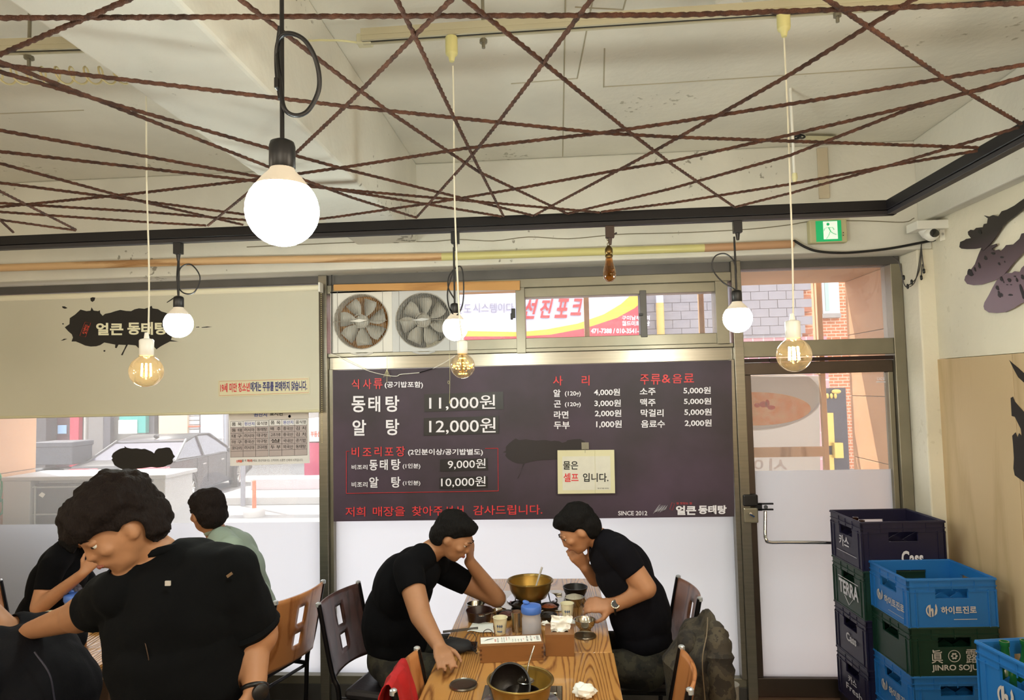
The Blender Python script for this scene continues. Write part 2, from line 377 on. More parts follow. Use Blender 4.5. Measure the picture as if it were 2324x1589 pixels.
bar(w2, 'sash_stile', -.272, -.215, 2.12, 2.54, 4.205); bar(w2, 'sash_stile', .497, .537, 2.20, 2.49, 4.215, m=m_alud); bar(w2, 'sash_stile', .955, 1.03, 2.14, 2.56, 4.21)
O('latch', MB().box((-.30, 4.19, 2.34), (-.275, 4.21, 2.40)).box((-.305, 4.185, 2.33), (-.29, 4.2, 2.37)), m_black, w2, bevel=.003, label='black latch')
O('latch', MB().box((.485, 4.195, 2.33), (.51, 4.215, 2.345)), m_black, w2, bevel=.002)
O('pane', MB().box((-.85, 4.272, 2.2), (.975, 4.278, 2.5)), g_clear, w2)
bar(w2, 'window_frame', -1.475, 1.05, .10, .15); bar(w2, 'sill', -1.475, 1.05, 0, .10, m=m_alud)
bar(w2, 'window_frame', -1.475, -1.45, .15, 2.05, 4.225); bar(w2, 'window_frame', 1.02, 1.05, .15, 2.05, 4.205, m=m_steel)
O('pane', MB().box((-1.45, 4.272, .15), (1.02, 4.278, 2.045)), g_clear, w2)
O('frosted_film', MB().box((-1.45, 4.2685, .15), (1.02, 4.2695, 1.55)), g_frost, w2)
O('batten', MB().hexa([AY(757, 660, 4.20), AY(1180, 659, 4.20), AY(1180, 659, 4.17), AY(757, 660, 4.17)], [AY(757, 646, 4.20), AY(1180, 637, 4.20), AY(1180, 637, 4.17), AY(757, 646, 4.17)]), wood('pine', '#a4743c', '#c08f52', .55, 3, 6, 'X', 6, .1), w2, bevel=.002, label='pine batten above the fans')
w3 = struct('window_3', (1.55, 4.27, 2.15), 'light above the door')
bar(w3, 'mullion', 1.05, 1.107, 0, 2.65, 4.19, m=m_steel, lab='steel upright beside the door')
bar(w3, 'window_frame', 1.107, 2.05, 2.60, 2.665, m=m_alud); bar(w3, 'window_frame', 1.107, 1.99, 2.06, 2.155, 4.21, m=m_alu)
bar(w3, 'window_frame', 1.99, 2.055, 0, 2.6, 4.20, m=m_alu)
O('pane', MB().box((1.107, 4.272, 2.155), (1.99, 4.278, 2.60)), g_clear, w3)
d1 = struct('door_1', (1.55, 4.26, 0), 'glazed aluminium entrance door, lower part frosted')
m_stile = M('door_aluminium', '#584d45', .4, .8, var=.15)
bar(d1, 'door_rail', 1.112, 1.985, 1.952, 2.025, 4.225, 4.285, m_stile); bar(d1, 'door_rail', 1.112, 1.985, .045, .152, 4.225, 4.285, m_stile)
bar(d1, 'door_stile', 1.112, 1.15, .152, 1.952, 4.225, 4.285, m_stile); bar(d1, 'door_stile', 1.955, 1.985, .152, 1.952, 4.225, 4.285, m_alu)
O('closer_track', MB().box((1.112, 4.215, 2.027), (1.985, 4.25, 2.05)).box((1.26, 4.20, 2.025), (1.32, 4.215, 2.05)), M('track_brown', '#2c1c18', .5, .4), d1, bevel=.002)
O('pane', MB().box((1.15, 4.258, .152), (1.955, 4.264, 1.952)), glass('door_glass', '#ffffff', .05, .06), d1)
O('frosted_film', MB().box((1.15, 4.2545, .152), (1.955, 4.2555, 1.369)), g_frost, d1)
hd = [AY(1737, 1160, 4.22), AY(1737, 1210, 4.19), AY(1739, 1224, 4.17), AY(1748, 1231, 4.17), AY(1800, 1231, 4.17), AY(2010, 1233, 4.17)]
O('door_handle', MB().tube(bez(hd, 6), .0105, 12), m_chrome, d1, smooth=True, label='bent chrome push bar')
lk = O('lock_body', MB().box(AY(1689, 1188, 4.18), AY(1716, 1150, 4.225)), m_alu, d1, bevel=.008, label='silver lower half of the lock')
O('lock_cover', MB().box(AY(1688, 1150, 4.175), AY(1715, 1120, 4.225)), m_black, d1, bevel=.008, label='black upper half of the lock')
O('turn_knob', MB().tube([AY(1703, 1165, 4.18), AY(1704, 1166, 4.16)], .008, 10).cbox(AY(1707, 1170, 4.158), (.03, .008, .008), Matrix.Rotation(.6, 3, 'Y')), m_chrome, lk)
lt = MB()
for dy in (0, 13): lt.box(AY(1716, 1149+dy-3, 4.2), AY(1754, 1144+dy-3, 4.215))
lt.box(AY(1714, 1160, 4.2), AY(1728, 1141, 4.215)); lt.tube([AY(1738, 1151, 4.205), AY(1738, 1151, 4.18)], .012, 12)
O('latch', lt, M('latch_grey', '#23252a', .35, .6), d1, bevel=.002)
O('door_sill', MB().box((1.05, 4.15, 0), (2.055, 4.36, .04)), M('sill_brown', '#8a6a52', .5, .5), d1, bevel=.004)
O('sticker', ptext(ptext(MB(), 'LIXZ요', 1991, 856, 2008, 863, 1, 4.253), '____', 1989, 866, 2010, 868, 1, 4.253), m_whiteprint, d1, label='small white print on the glass')
# ================================================================ rope frame, tracks, ropes
RZ = 2.605
rf = thing('hanging_rail', 'black steel rail hung below the ceiling holding the ropes', 'rail frame', (0, 1, 2.57))
def rail(a, b, n='rail'):
    a, b = Vector(a), Vector(b); d = (b-a).normalized(); s = Vector((0, 0, 1)).cross(d)*.02
    def bx(z0, z1, s): return MB().hexa([a-s+Vector((0, 0, z0)), a+s+Vector((0, 0, z0)), b+s+Vector((0, 0, z0)), b-s+Vector((0, 0, z0))], [a-s+Vector((0, 0, z1)), a+s+Vector((0, 0, z1)), b+s+Vector((0, 0, z1)), b-s+Vector((0, 0, z1))])
    O('rail', bx(.018, .058, s), m_blackm, rf, bevel=.003); O('lamp_track', bx(0, .016, s*.8), M('track_black', '#1a161a', .5), rf, bevel=.001)
XR, YR, XL, YF = 1.335, 2.80, -3.3, -1.2
rail((XL, YR, 2.564), (XR+.02, YR, 2.564)); rail((XR, YR, 2.564), (XR, YF, 2.564)); rail((XL, YR, 2.564), (XL, YF, 2.564)); rail((XL, YF, 2.564), (XR, YF, 2.564))
for x, y in ((XL+.3, YR), (XR-.1, YF+.3), (XL+.3, YF)): O('hanger_rod', MB().tube([(x, y, 2.62), (x, y, 3.29)], .005, 6), m_alu, rf)
ROPES = [
 ([(0, 41), (800, 37), (1540, 34), (2324, 7)], 'nearest rope running straight across the top of the view', 1, 1),
 ([(0, 124), (290, 0)], 'rope cutting the top left corner of the view', 1, 1),
 ([(0, 147), (800, 243), (1364, 302), (1524, 311), (2219, 335)], 'long rope sloping from the upper left to the right rail', 1, 0),
 ([(0, 140), (608, 378), (800, 449), (945, 494)], 'rope, steeper of two crossing at the upper left', 1, 0),
 ([(0, 163), (608, 336), (779, 383), (1209, 489)], 'rope, flatter of two crossing at the upper left', 1, 0),
 ([(0, 296), (604, 404), (1137, 491)], 'rope from the left edge ending by the mid rail lamp', 1, 0),
 ([(0, 344), (589, 412), (760, 429), (1360, 482)], 'rope from the left edge reaching the rail near the amber lamp', 1, 0),
 ([(0, 470), (302, 440), (611, 404), (800, 377), (1062, 336), (1364, 302), (1524, 279), (1901, 219), (2324, 147)], 'long rope rising from the left edge to the upper right edge', 1, 1),
 ([(0, 371), (328, 459), (551, 510)], 'rope dropping from the left edge to the rail left of the big bulb', 1, 0),
 ([(0, 415), (328, 457), (640, 498)], 'rope from the left edge ending behind the big bulb, upper of three', 1, 0),
 ([(0, 434), (172, 521)], 'short steep rope at the far left ending on the rail, longer of two', 1, 0),
 ([(0, 461), (328, 481), (600, 503)], 'rope from the left edge ending behind the big bulb, middle of three', 1, 0),
 ([(0, 481), (328, 504), (468, 512)], 'low flat rope from the left edge, meeting the rail', 1, 0),
 ([(0, 499), (172, 523)], 'lowest flat rope at the far left', 1, 0),
 ([(0, 499), (30, 527)], 'very short rope end at the left edge above the rail', 1, 0),
 ([(472, 512), (559, 441), (668, 351), (800, 226), (941, 81), (1024, 0)], 'rope climbing steeply to the right behind the big bulb', 0, 1),
 ([(547, 0), (800, 193), (885, 255), (1085, 389), (1288, 485)], 'rope falling from the top beside the black cord to the rail', 1, 0),
 ([(901, 0), (941, 81), (1009, 223), (1085, 378), (1143, 491)], 'steepest rope, dropping past the left white socket', 1, 0),
 ([(945, 494), (1073, 351), (1130, 279), (1234, 142), (1341, 0)], 'rope climbing to the right across the second white cord', 0, 1),
 ([(1058, 0), (1234, 142), (1421, 294), (1524, 372), (1667, 470)], 'rope falling right to the rail above the right opal lamp', 1, 0),
 ([(700, 500), (760, 493), (986, 460), (1164, 430), (1409, 385), (1524, 366), (1785, 308), (2241, 200), (2324, 175)], 'rope rising gently from beside the big bulb to the right edge', 0, 1),
 ([(1213, 489), (1251, 468), (1485, 343), (1524, 321), (1785, 174), (1970, 60), (2071, 0)], 'rope climbing to the top edge beside the right white cord', 0, 1),
 ([(1288, 485), (1524, 428), (1792, 353), (2071, 245), (2324, 174)], 'rope rising from mid rail to the right edge, lower of a converging pair', 0, 1),
 ([(1364, 481), (1524, 461), (1788, 419), (2015, 377), (2219, 342)], 'lower gentle rope between back rail and right rail', 0, 0),
 ([(1669, 470), (1796, 438), (2015, 377), (2313, 289)], 'rope from the rail above the right opal lamp up to the right rail', 0, 0),
 ([(1879, 0), (1970, 60), (2147, 181), (2317, 281)], 'rope falling from the top edge to the right rail', 1, 0)]
m_rope = M('brown_rope', '#573422', .95, col2='#331d12', scale=25, bump=.6, bscale=220)
def rope_mesh(pts):
    P = [Vector(p) for p in pts]; out = []
    for a, b in zip(P, P[1:]):
        k = max(1, int((b-a).length/.005))
        out += [a.lerp(b, i/k) for i in range(k)]
    out.append(P[-1]); vs = []; n = 9; s = 0
    for i, p in enumerate(out):
        t = (out[min(i+1, len(out)-1)]-out[max(0, i-1)]).normalized(); up = Vector((0, 0, 1)); sd_ = t.cross(up).normalized()
        if i: s += (p-out[i-1]).length
        ph = s/.024*2*math.pi
        for k in range(n):
            a = 2*math.pi*k/n; r = .0046+.0009*math.cos(3*a-ph)+random.uniform(-.00045, .00045)
            vs.append(p+(sd_*math.cos(a)+up*math.sin(a))*r)
    fs = [(i*n+k, i*n+(k+1) % n, (i+1)*n+(k+1) % n, (i+1)*n+k) for i in range(len(out)-1) for k in range(n)]
    return MB().add(vs, fs)
def clampext(p, q):
    """carry the rope on past p (away from q) to the frame"""
    d = (p-q).normalized(); ts = []
    for ax, lo, hi in ((0, XL, XR), (1, YF, YR)):
        if abs(d[ax]) > 1e-6:
            for lim in (lo, hi):
                t = (lim-p[ax])/d[ax]
                if t > 1e-4: ts.append(t)
    return p+d*min(ts)
for pts, lab, e0, e1 in ROPES:
    W = [AZ(x, y, RZ) for x, y in pts]
    if e0: W = [clampext(W[0], W[1])]+W
    if e1: W = W+[clampext(W[-1], W[-2])]
    for w in W: w.x = min(w.x, XR-.0); w.y = min(w.y, YR)
    tag(O('rope', rope_mesh(W), m_rope, smooth=True), 'brown twisted '+lab.replace('dark ', ''), 'rope', 'brown ropes strung between the rails')
# ---------------------------------------------------------------- light tracks under the slab
m_trk = M('track_cream', '#b5ae94', .5, .2); m_slot = M('track_slot', '#15110d', .6)
def track(name, lab, pa, pb, z, cap):
    t = thing(name, lab, 'light track', ((pa+pb)/2)[:2]+(z,))
    d = (pb-pa).normalized(); s = Vector((-d.y, d.x, 0))
    def bx(o0, o1, z0, z1): return MB().hexa([pa+s*o0+Vector((0, 0, z0)), pa+s*o1+Vector((0, 0, z0)), pb+s*o1+Vector((0, 0, z0)), pb+s*o0+Vector((0, 0, z0))], [pa+s*o0+Vector((0, 0, z1)), pa+s*o1+Vector((0, 0, z1)), pb+s*o1+Vector((0, 0, z1)), pb+s*o0+Vector((0, 0, z1))])
    O('channel', bx(-.02, .02, .016, .04), m_trk, t, bevel=.001)
    O('track_rail', bx(-.018, -.008, 0, .016), m_trk, t); O('track_rail', bx(.008, .018, 0, .016), m_trk, t); O('slot', bx(-.008, .008, .004, .016), m_slot, t)
    return t
tk = track('ceiling_track', 'cream lamp track carrying two white cords, upper centre to upper right', AZ(822, 97, 3.08), AZ(822, 97, 3.08)+(AZ(2180, 8, 3.08)-AZ(822, 97, 3.08))*1.25, 3.08, 1)
O('end_feed', MB().cbox(AZ(828, 92, 3.098), (.05, .036, .036)), M('feed_cream', '#c9c3a4', .5), tk, bevel=.004)
O('feed_cable', MB().tube(bez([AZ(812, 97, 3.09), AZ(770, 92, 3.1), AZ(730, 91, 3.12), AZ(690, 85, 3.15), AZ(655, 15, 3.28)], 6), .0035, 6), m_cream, tk, smooth=True)
for px, py in ((1097, 90), (1900, 30)):
    p = AZ(px, py, 3.08); O('hanger_rod', MB().tube([p+Vector((0, .0, -.03)), p+Vector((0, 0, .21))], .006, 8).tube([p+Vector((0, 0, -.012)), p], .013, 8), m_alu, tk)
tk2 = track('ceiling_track', 'cream lamp track at the upper left, partly behind the beam', AZ(-900, 150, 3.08), Vector((-1.23, 2.15, 3.08)), 3.08, 1)
p = AZ(66, 128, 3.08); O('hanger_rod', MB().tube([p+Vector((0, 0, -.035)), p+Vector((0, 0, .21))], .006, 8).tube([p+Vector((0, 0, -.01)), p], .016, 8), m_alu, tk2)
pts = []
a, b = AZ(-10, 172, 3.02), AZ(232, 133, 3.02); b.y = a.y+.05
for i in range(161):
    t = i/160; th = t*2*math.pi*9; q = a.lerp(b, t); pts.append(q+Vector((0, .028*math.cos(th), .028*math.sin(th))))
tag(O('coiled_cable', MB().tube(pts, .0035, 5), M('wire_tan', '#c7b98c', .6), smooth=True), 'tan spiral cable hanging under the left lamp track', 'cable')
dd = thing('smoke_detector', 'round white detector on the ceiling at the top edge', 'detector', AZ(1655, 6, 3.25)[:])
q = AZ(1655, 4, 3.27); O('detector_body', MB().lathe([(.045, .02), (.05, 0), (.045, -.012), (.02, -.016), (0, -.016)], q, 24), m_whitep, dd, smooth=True)
# pull-cord / thin pipe hanging right of the right white cord
pr = AZ(1794, 203, 3.285)
rd = thing('drop_rod', 'thin white rod hanging from the ceiling beside the right white cord', 'rod', (pr.x, pr.y, 2.8))
O('rod_tube', MB().tube([(pr.x, pr.y, 3.29), (pr.x, pr.y, 2.86)], .007, 8), m_whitep, rd, smooth=True)
O('tassel', MB().lathe([(.012, .02), (.014, 0), (.008, -.02), (0, -.02)], (pr.x, pr.y, 2.86), 10), m_cream, rd, smooth=True)
ds = thing('conduit', 'flat cream conduit running down the front beam', 'conduit', AY(1868, 400, 4.02)[:])
O('vertical_duct', MB().box(AY(1858, 452, 4.03)+Vector((0, 0, 0)), AY(1878, 335, 4.015)), M('duct_beige', '#c4b79f', .6), ds, bevel=.002)
O('ceiling_duct', MB().hexa(*[[AZ(x, y, z) for x, y in ((1828, 318), (1828, 308), (1897, 309), (1888, 320))] for z in (3.27, 3.289)]), M('duct_cream', '#d2cba8', .6), ds)
O('wire_knot', MB().ring(AZ(1808, 312, 3.26), .02, .006, 12, 5).ring(AZ(1818, 310, 3.27), .02, .005, 12, 5, Matrix.Rotation(.8, 3, 'X')), m_black, ds, label='bundle of black wires')

# ================================================================ pendant lamps
m_opal = M('opal_lit', '#ffffff', .4, emit='#f4fff8', es=BULB_L)
m_opalfill = M('opal_fill_warm', '#ffffff', .4, emit='#fff0da', es=BULB_L*1.45)  # glow of the added fill lamps out of view
m_opaln = M('opal_neck', '#cfc8b8', .4, emit='#ffe9d0', es=.25)
g_bulb = M('bulb_glass', '#ffffff', .02, trans=1, ior=1.02)
def bulbglass(name, tint, refl=.1, edge=.5):
    m = bpy.data.materials.new(name); m.use_nodes = True; n = m.node_tree.nodes; l = m.node_tree.links; n.clear()
    o = n.new('ShaderNodeOutputMaterial'); t = n.new('ShaderNodeBsdfTransparent'); t.inputs[0].default_value = lin(tint)
    g = n.new('ShaderNodeBsdfGlossy'); g.inputs['Roughness'].default_value = .05; lw = n.new('ShaderNodeLayerWeight'); lw.inputs[0].default_value = edge
    mx = n.new('ShaderNodeMixShader'); l.new(lw.outputs['Facing'], mx.inputs[0]); l.new(t.outputs[0], mx.inputs[1]); l.new(g.outputs[0], mx.inputs[2]); tl = n.new('ShaderNodeBsdfTranslucent'); tl.inputs[0].default_value = lin(tint); m2 = n.new('ShaderNodeMixShader'); m2.inputs[0].default_value = .035; l.new(mx.outputs[0], m2.inputs[1]); l.new(tl.outputs[0], m2.inputs[2]); l.new(m2.outputs[0], o.inputs[0]); return m
m_bg = bulbglass('warm_bulb_glass', '#fff6e4', edge=.28); m_amber = bulbglass('amber_bulb_glass', '#e0b060', edge=.35)
m_fil = M('filament_lit', '#ffffff', .5, emit='#ffcf80', es=80)
m_led = M('led_lit', '#ffffff', .5, emit='#ffb733', es=14)
def globe_profile(r, neck):
    pr_ = []; h = math.sqrt(max(0, r*r-neck*neck))
    for i in range(15):
        t = math.pi*(1-i/16.5)
        rr, zz = r*math.sin(t), r*math.cos(t)
        if zz < h*.80: pr_.append((max(rr, 0), zz))
    return pr_
def opal_lamp(label, cx, cz, y, r, top, black=True, loop=None, adapter=None, group=None, name='pendant_lamp', mat=None):
    t = thing(name, label, 'lamp', (cx, y, cz-r), group=group)
    pf = globe_profile(r, r*.34); zt = pf[-1][1]; sk = r*.36
    O('bulb', MB().lathe(pf, (cx, y, cz), 32), mat or m_opal, t, smooth=True)
    O('bulb_neck', MB().lathe([pf[-1], (r*.55, r*.93), (r*.36, r*1.12), (r*.32, r*1.25)], (cx, y, cz), 28), m_opaln, t, smooth=True)
    O('socket', MB().lathe([(sk*.86, r*1.16), (sk, r*1.22), (sk, r*1.82), (sk*.9, r*1.95), (sk*.5, r*2.02), (0, r*2.02)], (cx, y, cz), 24), m_black, t, smooth=True)
    c0 = Vector((cx, y, cz+r*2.0)); c1 = Vector((cx, y, top)); cr = .0042
    O('cord', MB().tube([c0, c1], cr, 8), m_black, t, smooth=True)
    return t
def loopcord(t, pts, y, r=.0042, label=None):
    O('cord_loop', MB().tube(bez([AY(px, py, y+dy) for px, py, dy in pts], 8), r, 8), m_black, t, smooth=True, label=label)
def at_px(px, py, y): p = AY(px, py, y); return p.x, p.z
# big near lamp
x, z = at_px(641, 478, 1.15)
t = opal_lamp('large lit opal globe lamp with black socket, nearest, at the upper left', x, z, 1.15, .0630, 3.29)
loopcord(t, [(636, 225, 0), (628, 160, .01), (630, 100, 0), (650, 76, -.01), (690, 90, -.01), (718, 140, 0), (724, 200, .01), (700, 250, .01), (670, 262, 0), (645, 245, -.01), (636, 190, -.008), (630, 120, .006), (636, 60, 0)], 1.15)
O('cable_tie', MB().box(AY(621, 199, 1.135), AY(644, 188, 1.16)), m_black, t, bevel=.002)
def rail_adapter(t, px, y=YR, w=.017, m=None):
    p = AY(px, 530, y); O('track_adapter', MB().box((p.x-w, y-.014, 2.515), (p.x+w, y+.014, 2.564)).lathe([(.006, -.03), (.01, 0)], (p.x, y, 2.515), 8), m or m_black, t, bevel=.002)
for px, py, r, lab, lp in (
  (405, 735, .0595, 'lit opal globe lamp on black cord in front of the blind logo', [(404, 672, 0), (403, 640, 0), (410, 608, -.01), (434, 601, -.01), (454, 630, 0), (440, 664, .01), (415, 664, .01), (402, 640, 0), (404, 590, 0)]),
  (1033, 745, .052, 'lit opal globe lamp on black cord beside the right fan', [(1032, 680, 0), (1018, 655, 0), (1018, 630, 0), (1030, 612, 0), (1046, 606, -.01), (1052, 640, -.01), (1050, 690, -.01), (1036, 716, -.02), (1020, 700, -.01), (1016, 660, 0), (1031, 610, 0)]),
  (1674, 723, .0575, 'lit opal globe lamp on black cord beside the door upright', [(1674, 660, 0), (1640, 640, 0), (1617, 610, 0), (1622, 583, -.01), (1645, 576, -.01), (1665, 592, 0), (1671, 620, 0), (1668, 580, 0)])):
    x, z = at_px(px, py, YR); t = opal_lamp(lab, x, z, YR, r, 2.50)
    loopcord(t, lp, YR, .003); rail_adapter(t, px)
# unlit amber lamp
x, z = at_px(1383, 612, YR); t = thing('filament_lamp', 'unlit amber teardrop bulb in brass socket hanging from the black rail', 'lamp', (x, YR, z-.05))
O('bulb', MB().lathe([(0, -.052), (.012, -.049), (.024, -.036), (.0275, -.018), (.024, .004), (.017, .03), (.013, .052)], (x, YR, z), 24), m_amber, t, smooth=True)
O('filament', MB().tube([(x-.008, YR, z+.03), (x-.01, YR, z-.02), (x-.004, YR, z+.025), (x, YR, z-.02), (x+.004, YR, z+.025), (x+.01, YR, z-.02), (x+.008, YR, z+.03)], .0009, 4), m_brass, t)
O('socket', MB().lathe([(.014, .05), (.016, .058), (.013, .064), (.016, .07), (.016, .085), (.012, .092), (.006, .1), (0, .1)], (x, YR, z), 20), m_brass, t, smooth=True)
O('chain', MB().ring((x, YR, z+.106), .006, .0015, 10, 5, Matrix.Rotation(1.57, 3, 'X')).ring((x, YR, z+.116), .006, .0015, 10, 5, Matrix.Rotation(1.57, 3, 'Y')).ring((x, YR, z+.126), .006, .0015, 10, 5, Matrix.Rotation(1.57, 3, 'X')), m_brass, t)
rail_adapter(t, 1384, w=.018, m=M('adapter_brown', '#3c2a22', .5))
O('screw_clamp', MB().tube([(x+.01, YR, z+.14), (x+.035, YR, z+.152)], .004, 6).box((x-.008, YR-.008, z+.13), (x+.01, YR+.008, z+.165)), M('adapter_dark', '#241a1c', .5), t)
# white cord lamps from the ceiling tracks
def white_lamp(lab, px, py, y, r, cordpts, kind, adpx):
    x, z = at_px(px, py, y); t = thing('pendant_lamp', lab, 'lamp', (x, y, z-r))
    pf = [(0, -r)]+[(r*math.sin(a), -r*math.cos(a)) for a in [math.pi*i/18 for i in range(1, 15)]]+[(r*.43, r*.92), (r*.40, r*1.1)]
    O('bulb', MB().lathe(pf, (x, y, z), 32), m_bg, t, smooth=True)
    O('socket', MB().lathe([(r*.38, r*.98), (r*.42, r*1.02), (r*.43, r*1.95), (r*.36, r*2.03), (r*.16, r*2.08), (r*.11, r*2.45), (0, r*2.45)], (x, y, z), 24), m_whitep, t, smooth=True)
    if kind == 'bars':
        mb = MB()
        for k in range(6):
            a = 2*math.pi*k/6; mb.tube([(x+.016*math.cos(a), y+.016*math.sin(a), z-.016), (x+.014*math.cos(a), y+.014*math.sin(a), z+.026)], .0022, 6)
        O('filament', mb, m_fil, t)
    else:
        mb = MB()
        for k in range(9):
            a = 2*math.pi*k/9
            for rr, zz in ((.3, -.62), (.55, -.2), (.42, .25), (.2, .62), (.75, .02)): mb.sph((x+r*rr*math.cos(a+zz*3), y+r*rr*math.sin(a+zz*3), z+r*zz), .0022, 6, 4)
        O('filament', mb, m_led, t, label='many tiny amber light points')
        O('stem', MB().tube([(x, y, z+r*.9), (x, y, z-r*.5)], .004, 8), m_brass, t)
    cp = [AY(cx_, cy_, y) for cx_, cy_ in cordpts]
    cp = [Vector((x, y, z+r*2.4))]+cp
    O('cord', MB().tube(bez(cp, 8), .0028, 7), M('cord_white', '#d9d4c0', .5), t, smooth=True)
    if adpx:
        q = AY(*adpx, y); O('track_adapter', MB().lathe([(.008, -.028), (.012, -.01), (.0185, -.006), (.0205, .0), (.0205, .05), (.019, .055), (0, .055)], (q.x, y, q.z), 20), M('adapter_cream', '#cfc88a', .4), t, smooth=True)
    return t
white_lamp('lit clear globe lamp on white cord in front of the blind, left', 332, 843, 2.15, .0525, [(337, 740), (338, 600), (333, 420), (332, 250), (331, 125)], 'bars', None)
white_lamp('small clear globe lamp with glittering amber points on white cord, centre', 1050, 831, 2.17, .0400, [(1043, 720), (1037, 600), (1031, 420), (1030, 250), (1028, 150)], 'pts', (1025, 121))
white_lamp('lit clear globe lamp on white cord in front of the door', 1802, 806, 2.16, .0525, [(1800, 700), (1798, 560), (1793, 420), (1787, 250), (1780, 100), (1780, 90)], 'bars', (1779, 64))
# globe lamps added out of view, beside and behind the viewer, as fill light
for i, (x, y) in enumerate(((-2.9, .9), (-2.6, -1.0), (-.3, -.9), (1.2, -.6), (-3.4, -2.8), (-1.3, -2.8), (.9, -2.8), (1.15, .9))):
    opal_lamp('lit opal globe lamp back in the room, '+('third row, far left', 'middle row, far left', 'middle row, centre', 'middle row, right', 'last row, left', 'last row, centre', 'last row, right', 'beside the right rail')[i], x, 2.2, y, .062, 3.29, group='globe lamps at the back of the room', mat=m_opalfill)
# ================================================================ exhaust fans
m_fanw = M('fan_white', '#d9d6cf', .45); m_fang = M('fan_grey', '#c3c4c4', .45); m_grl = M('grille_grey', '#a9a49a', .5); m_blade = M('blade_grey', '#b5b2aa', .45)
def fan(lab, x0, x1, y0, y1, cx, cy, R_, body, rot, dark):
    Y = 4.20; a, b = AY(x0, y1, Y), AY(x1, y0, Y); c = AY(cx, cy, Y); r = R_/FPX*4.2
    t = thing('exhaust_fan', lab, 'fan', ((a.x+b.x)/2, Y, a.z))
    n = 40; ring = [(c.x+r*math.cos(2*math.pi*k/n), c.z+r*math.sin(2*math.pi*k/n)) for k in range(n)]
    def sq(k):
        ang = 2*math.pi*k/n; dx, dz = math.cos(ang), math.sin(ang)
        ts = [((b.x if dx > 0 else a.x)-c.x)/dx if abs(dx) > 1e-6 else 9, ((b.z if dz > 0 else a.z)-c.z)/dz if abs(dz) > 1e-6 else 9]
        q = min(ts); return (c.x+dx*q, c.z+dz*q)
    # front panel with a round hole, as a plate with thickness
    mb = MB(); vs = []; S = [sq(k) for k in range(n)]
    # put corners in exactly
    for X_, Z_ in ((a.x, a.z), (b.x, a.z), (b.x, b.z), (a.x, b.z)):
        k = min(range(n), key=lambda i: (S[i][0]-X_)**2+(S[i][1]-Z_)**2); S[k] = (X_, Z_)
    for yy in (Y, Y+.05):
        vs += [(p[0], yy, p[1]) for p in S]+[(p[0], yy, p[1]) for p in ring]
    fs = []
    for k in range(n):
        j = (k+1) % n
        fs += [(k, j, n+j, n+k), (2*n+k, 3*n+k, 3*n+j, 2*n+j), (k, 2*n+k, 2*n+j, j), (n+k, n+j, 3*n+j, 3*n+k)]
    O('housing', mb.add(vs, fs), body, t)
    sb = MB()
    for xx in (a.x+.045, b.x-.06): sb.box((xx-.001, Y-.002, a.z), (xx+.001, Y+.001, b.z))
    O('panel_seam', sb, M('seam_grey', '#8e8c88', .6), t)
    g = MB(); R3 = Matrix.Rotation(math.pi/2, 3, 'X')
    for k in range(-15, 16):
        xx = k/16*r; h = math.sqrt(r*r-xx*xx)
        g.tube([(c.x+xx, Y-.004, c.z-h*1.0), (c.x+xx, Y-.032, c.z-h*.86), (c.x+xx, Y-.036, c.z), (c.x+xx, Y-.032, c.z+h*.86), (c.x+xx, Y-.004, c.z+h*1.0)], .0013, 4)
    g.ring((c.x, Y-.006, c.z), r*1.02, .0025, 40, 5, R3); g.ring((c.x, Y-.036, c.z), r*.25, .002, 24, 5, R3); g.tube([(c.x-r, Y-.03, c.z), (c.x+r, Y-.03, c.z)], .002, 4)
    O('grille', g, m_grl, t)
    hub = O('fan_hub', MB().lathe([(r*.26, 0), (r*.25, .02), (r*.18, .028), (0, .03)], (c.x, Y+.03, c.z), 24, Matrix.Rotation(math.pi/2, 3, 'X')), m_blade, t, smooth=True)
    bp = []
    for k in range(7):
        bl = MB(); vs = []; a0 = 2*math.pi*k/7+rot
        N = 7
        for i in range(N):
            s = i/(N-1); rr = r*(.22+.68*s); sw = a0-.25*math.sin(s*1.3)+.35*s
            w = (.30+.22*math.sin(s*2.6))
            for sgn, yo in ((-1, -.012), (1, .02)):
                ang = sw+sgn*w*.85*(1-.2*s)
                vs.append((c.x+rr*math.cos(ang), Y+.03+yo, c.z+rr*math.sin(ang)))
        bl.add(vs, [(2*i, 2*i+1, 2*i+3, 2*i+2) for i in range(N-1)])
        o = O('fan_blade', bl, m_blade, t, smooth=True); so_ = o.modifiers.new('s', 'SOLIDIFY'); so_.thickness = .002
    O('centre_badge', MB().prism([(c.x-r*.38, Y-.038, c.z+.0), (c.x-.0, Y-.038, c.z-.008), (c.x+r*.3, Y-.038, c.z+.004), (c.x, Y-.038, c.z+.012)], (0, -.003, 0)), body, t)
    # motor ring behind
    O('duct_ring', MB().lathe([(r*1.0, 0), (r*.98, .06)], (c.x, Y+.01, c.z), 40, Matrix.Rotation(-math.pi/2, 3, 'X'), cap=False), body, t, smooth=True)
    if not dark: O('back_screen', MB().lathe([(0, .09), (r*1.1, .09), (r*1.1, .094), (0, .094)], (c.x, Y+.01, c.z), 30, Matrix.Rotation(-math.pi/2, 3, 'X')), M('honeycomb_tan', '#c58a45', .7, var=.5, scale=60), t, label='tan honeycomb screen')
    if dark: O('shutter', MB().lathe([(0, .055), (r*1.0, .055), (r*1.0, .06), (0, .06)], (c.x, Y+.01, c.z), 30, Matrix.Rotation(-math.pi/2, 3, 'X')), M('shutter_grey', '#6c6a66', .6), t)
    O('drip_lip', MB().tube([(c.x-.07, Y+.01, a.z), (c.x-.03, Y+.005, a.z-.012), (c.x+.03, Y+.005, a.z-.012), (c.x+.07, Y+.01, a.z)], .008, 6), body, t)
    return t
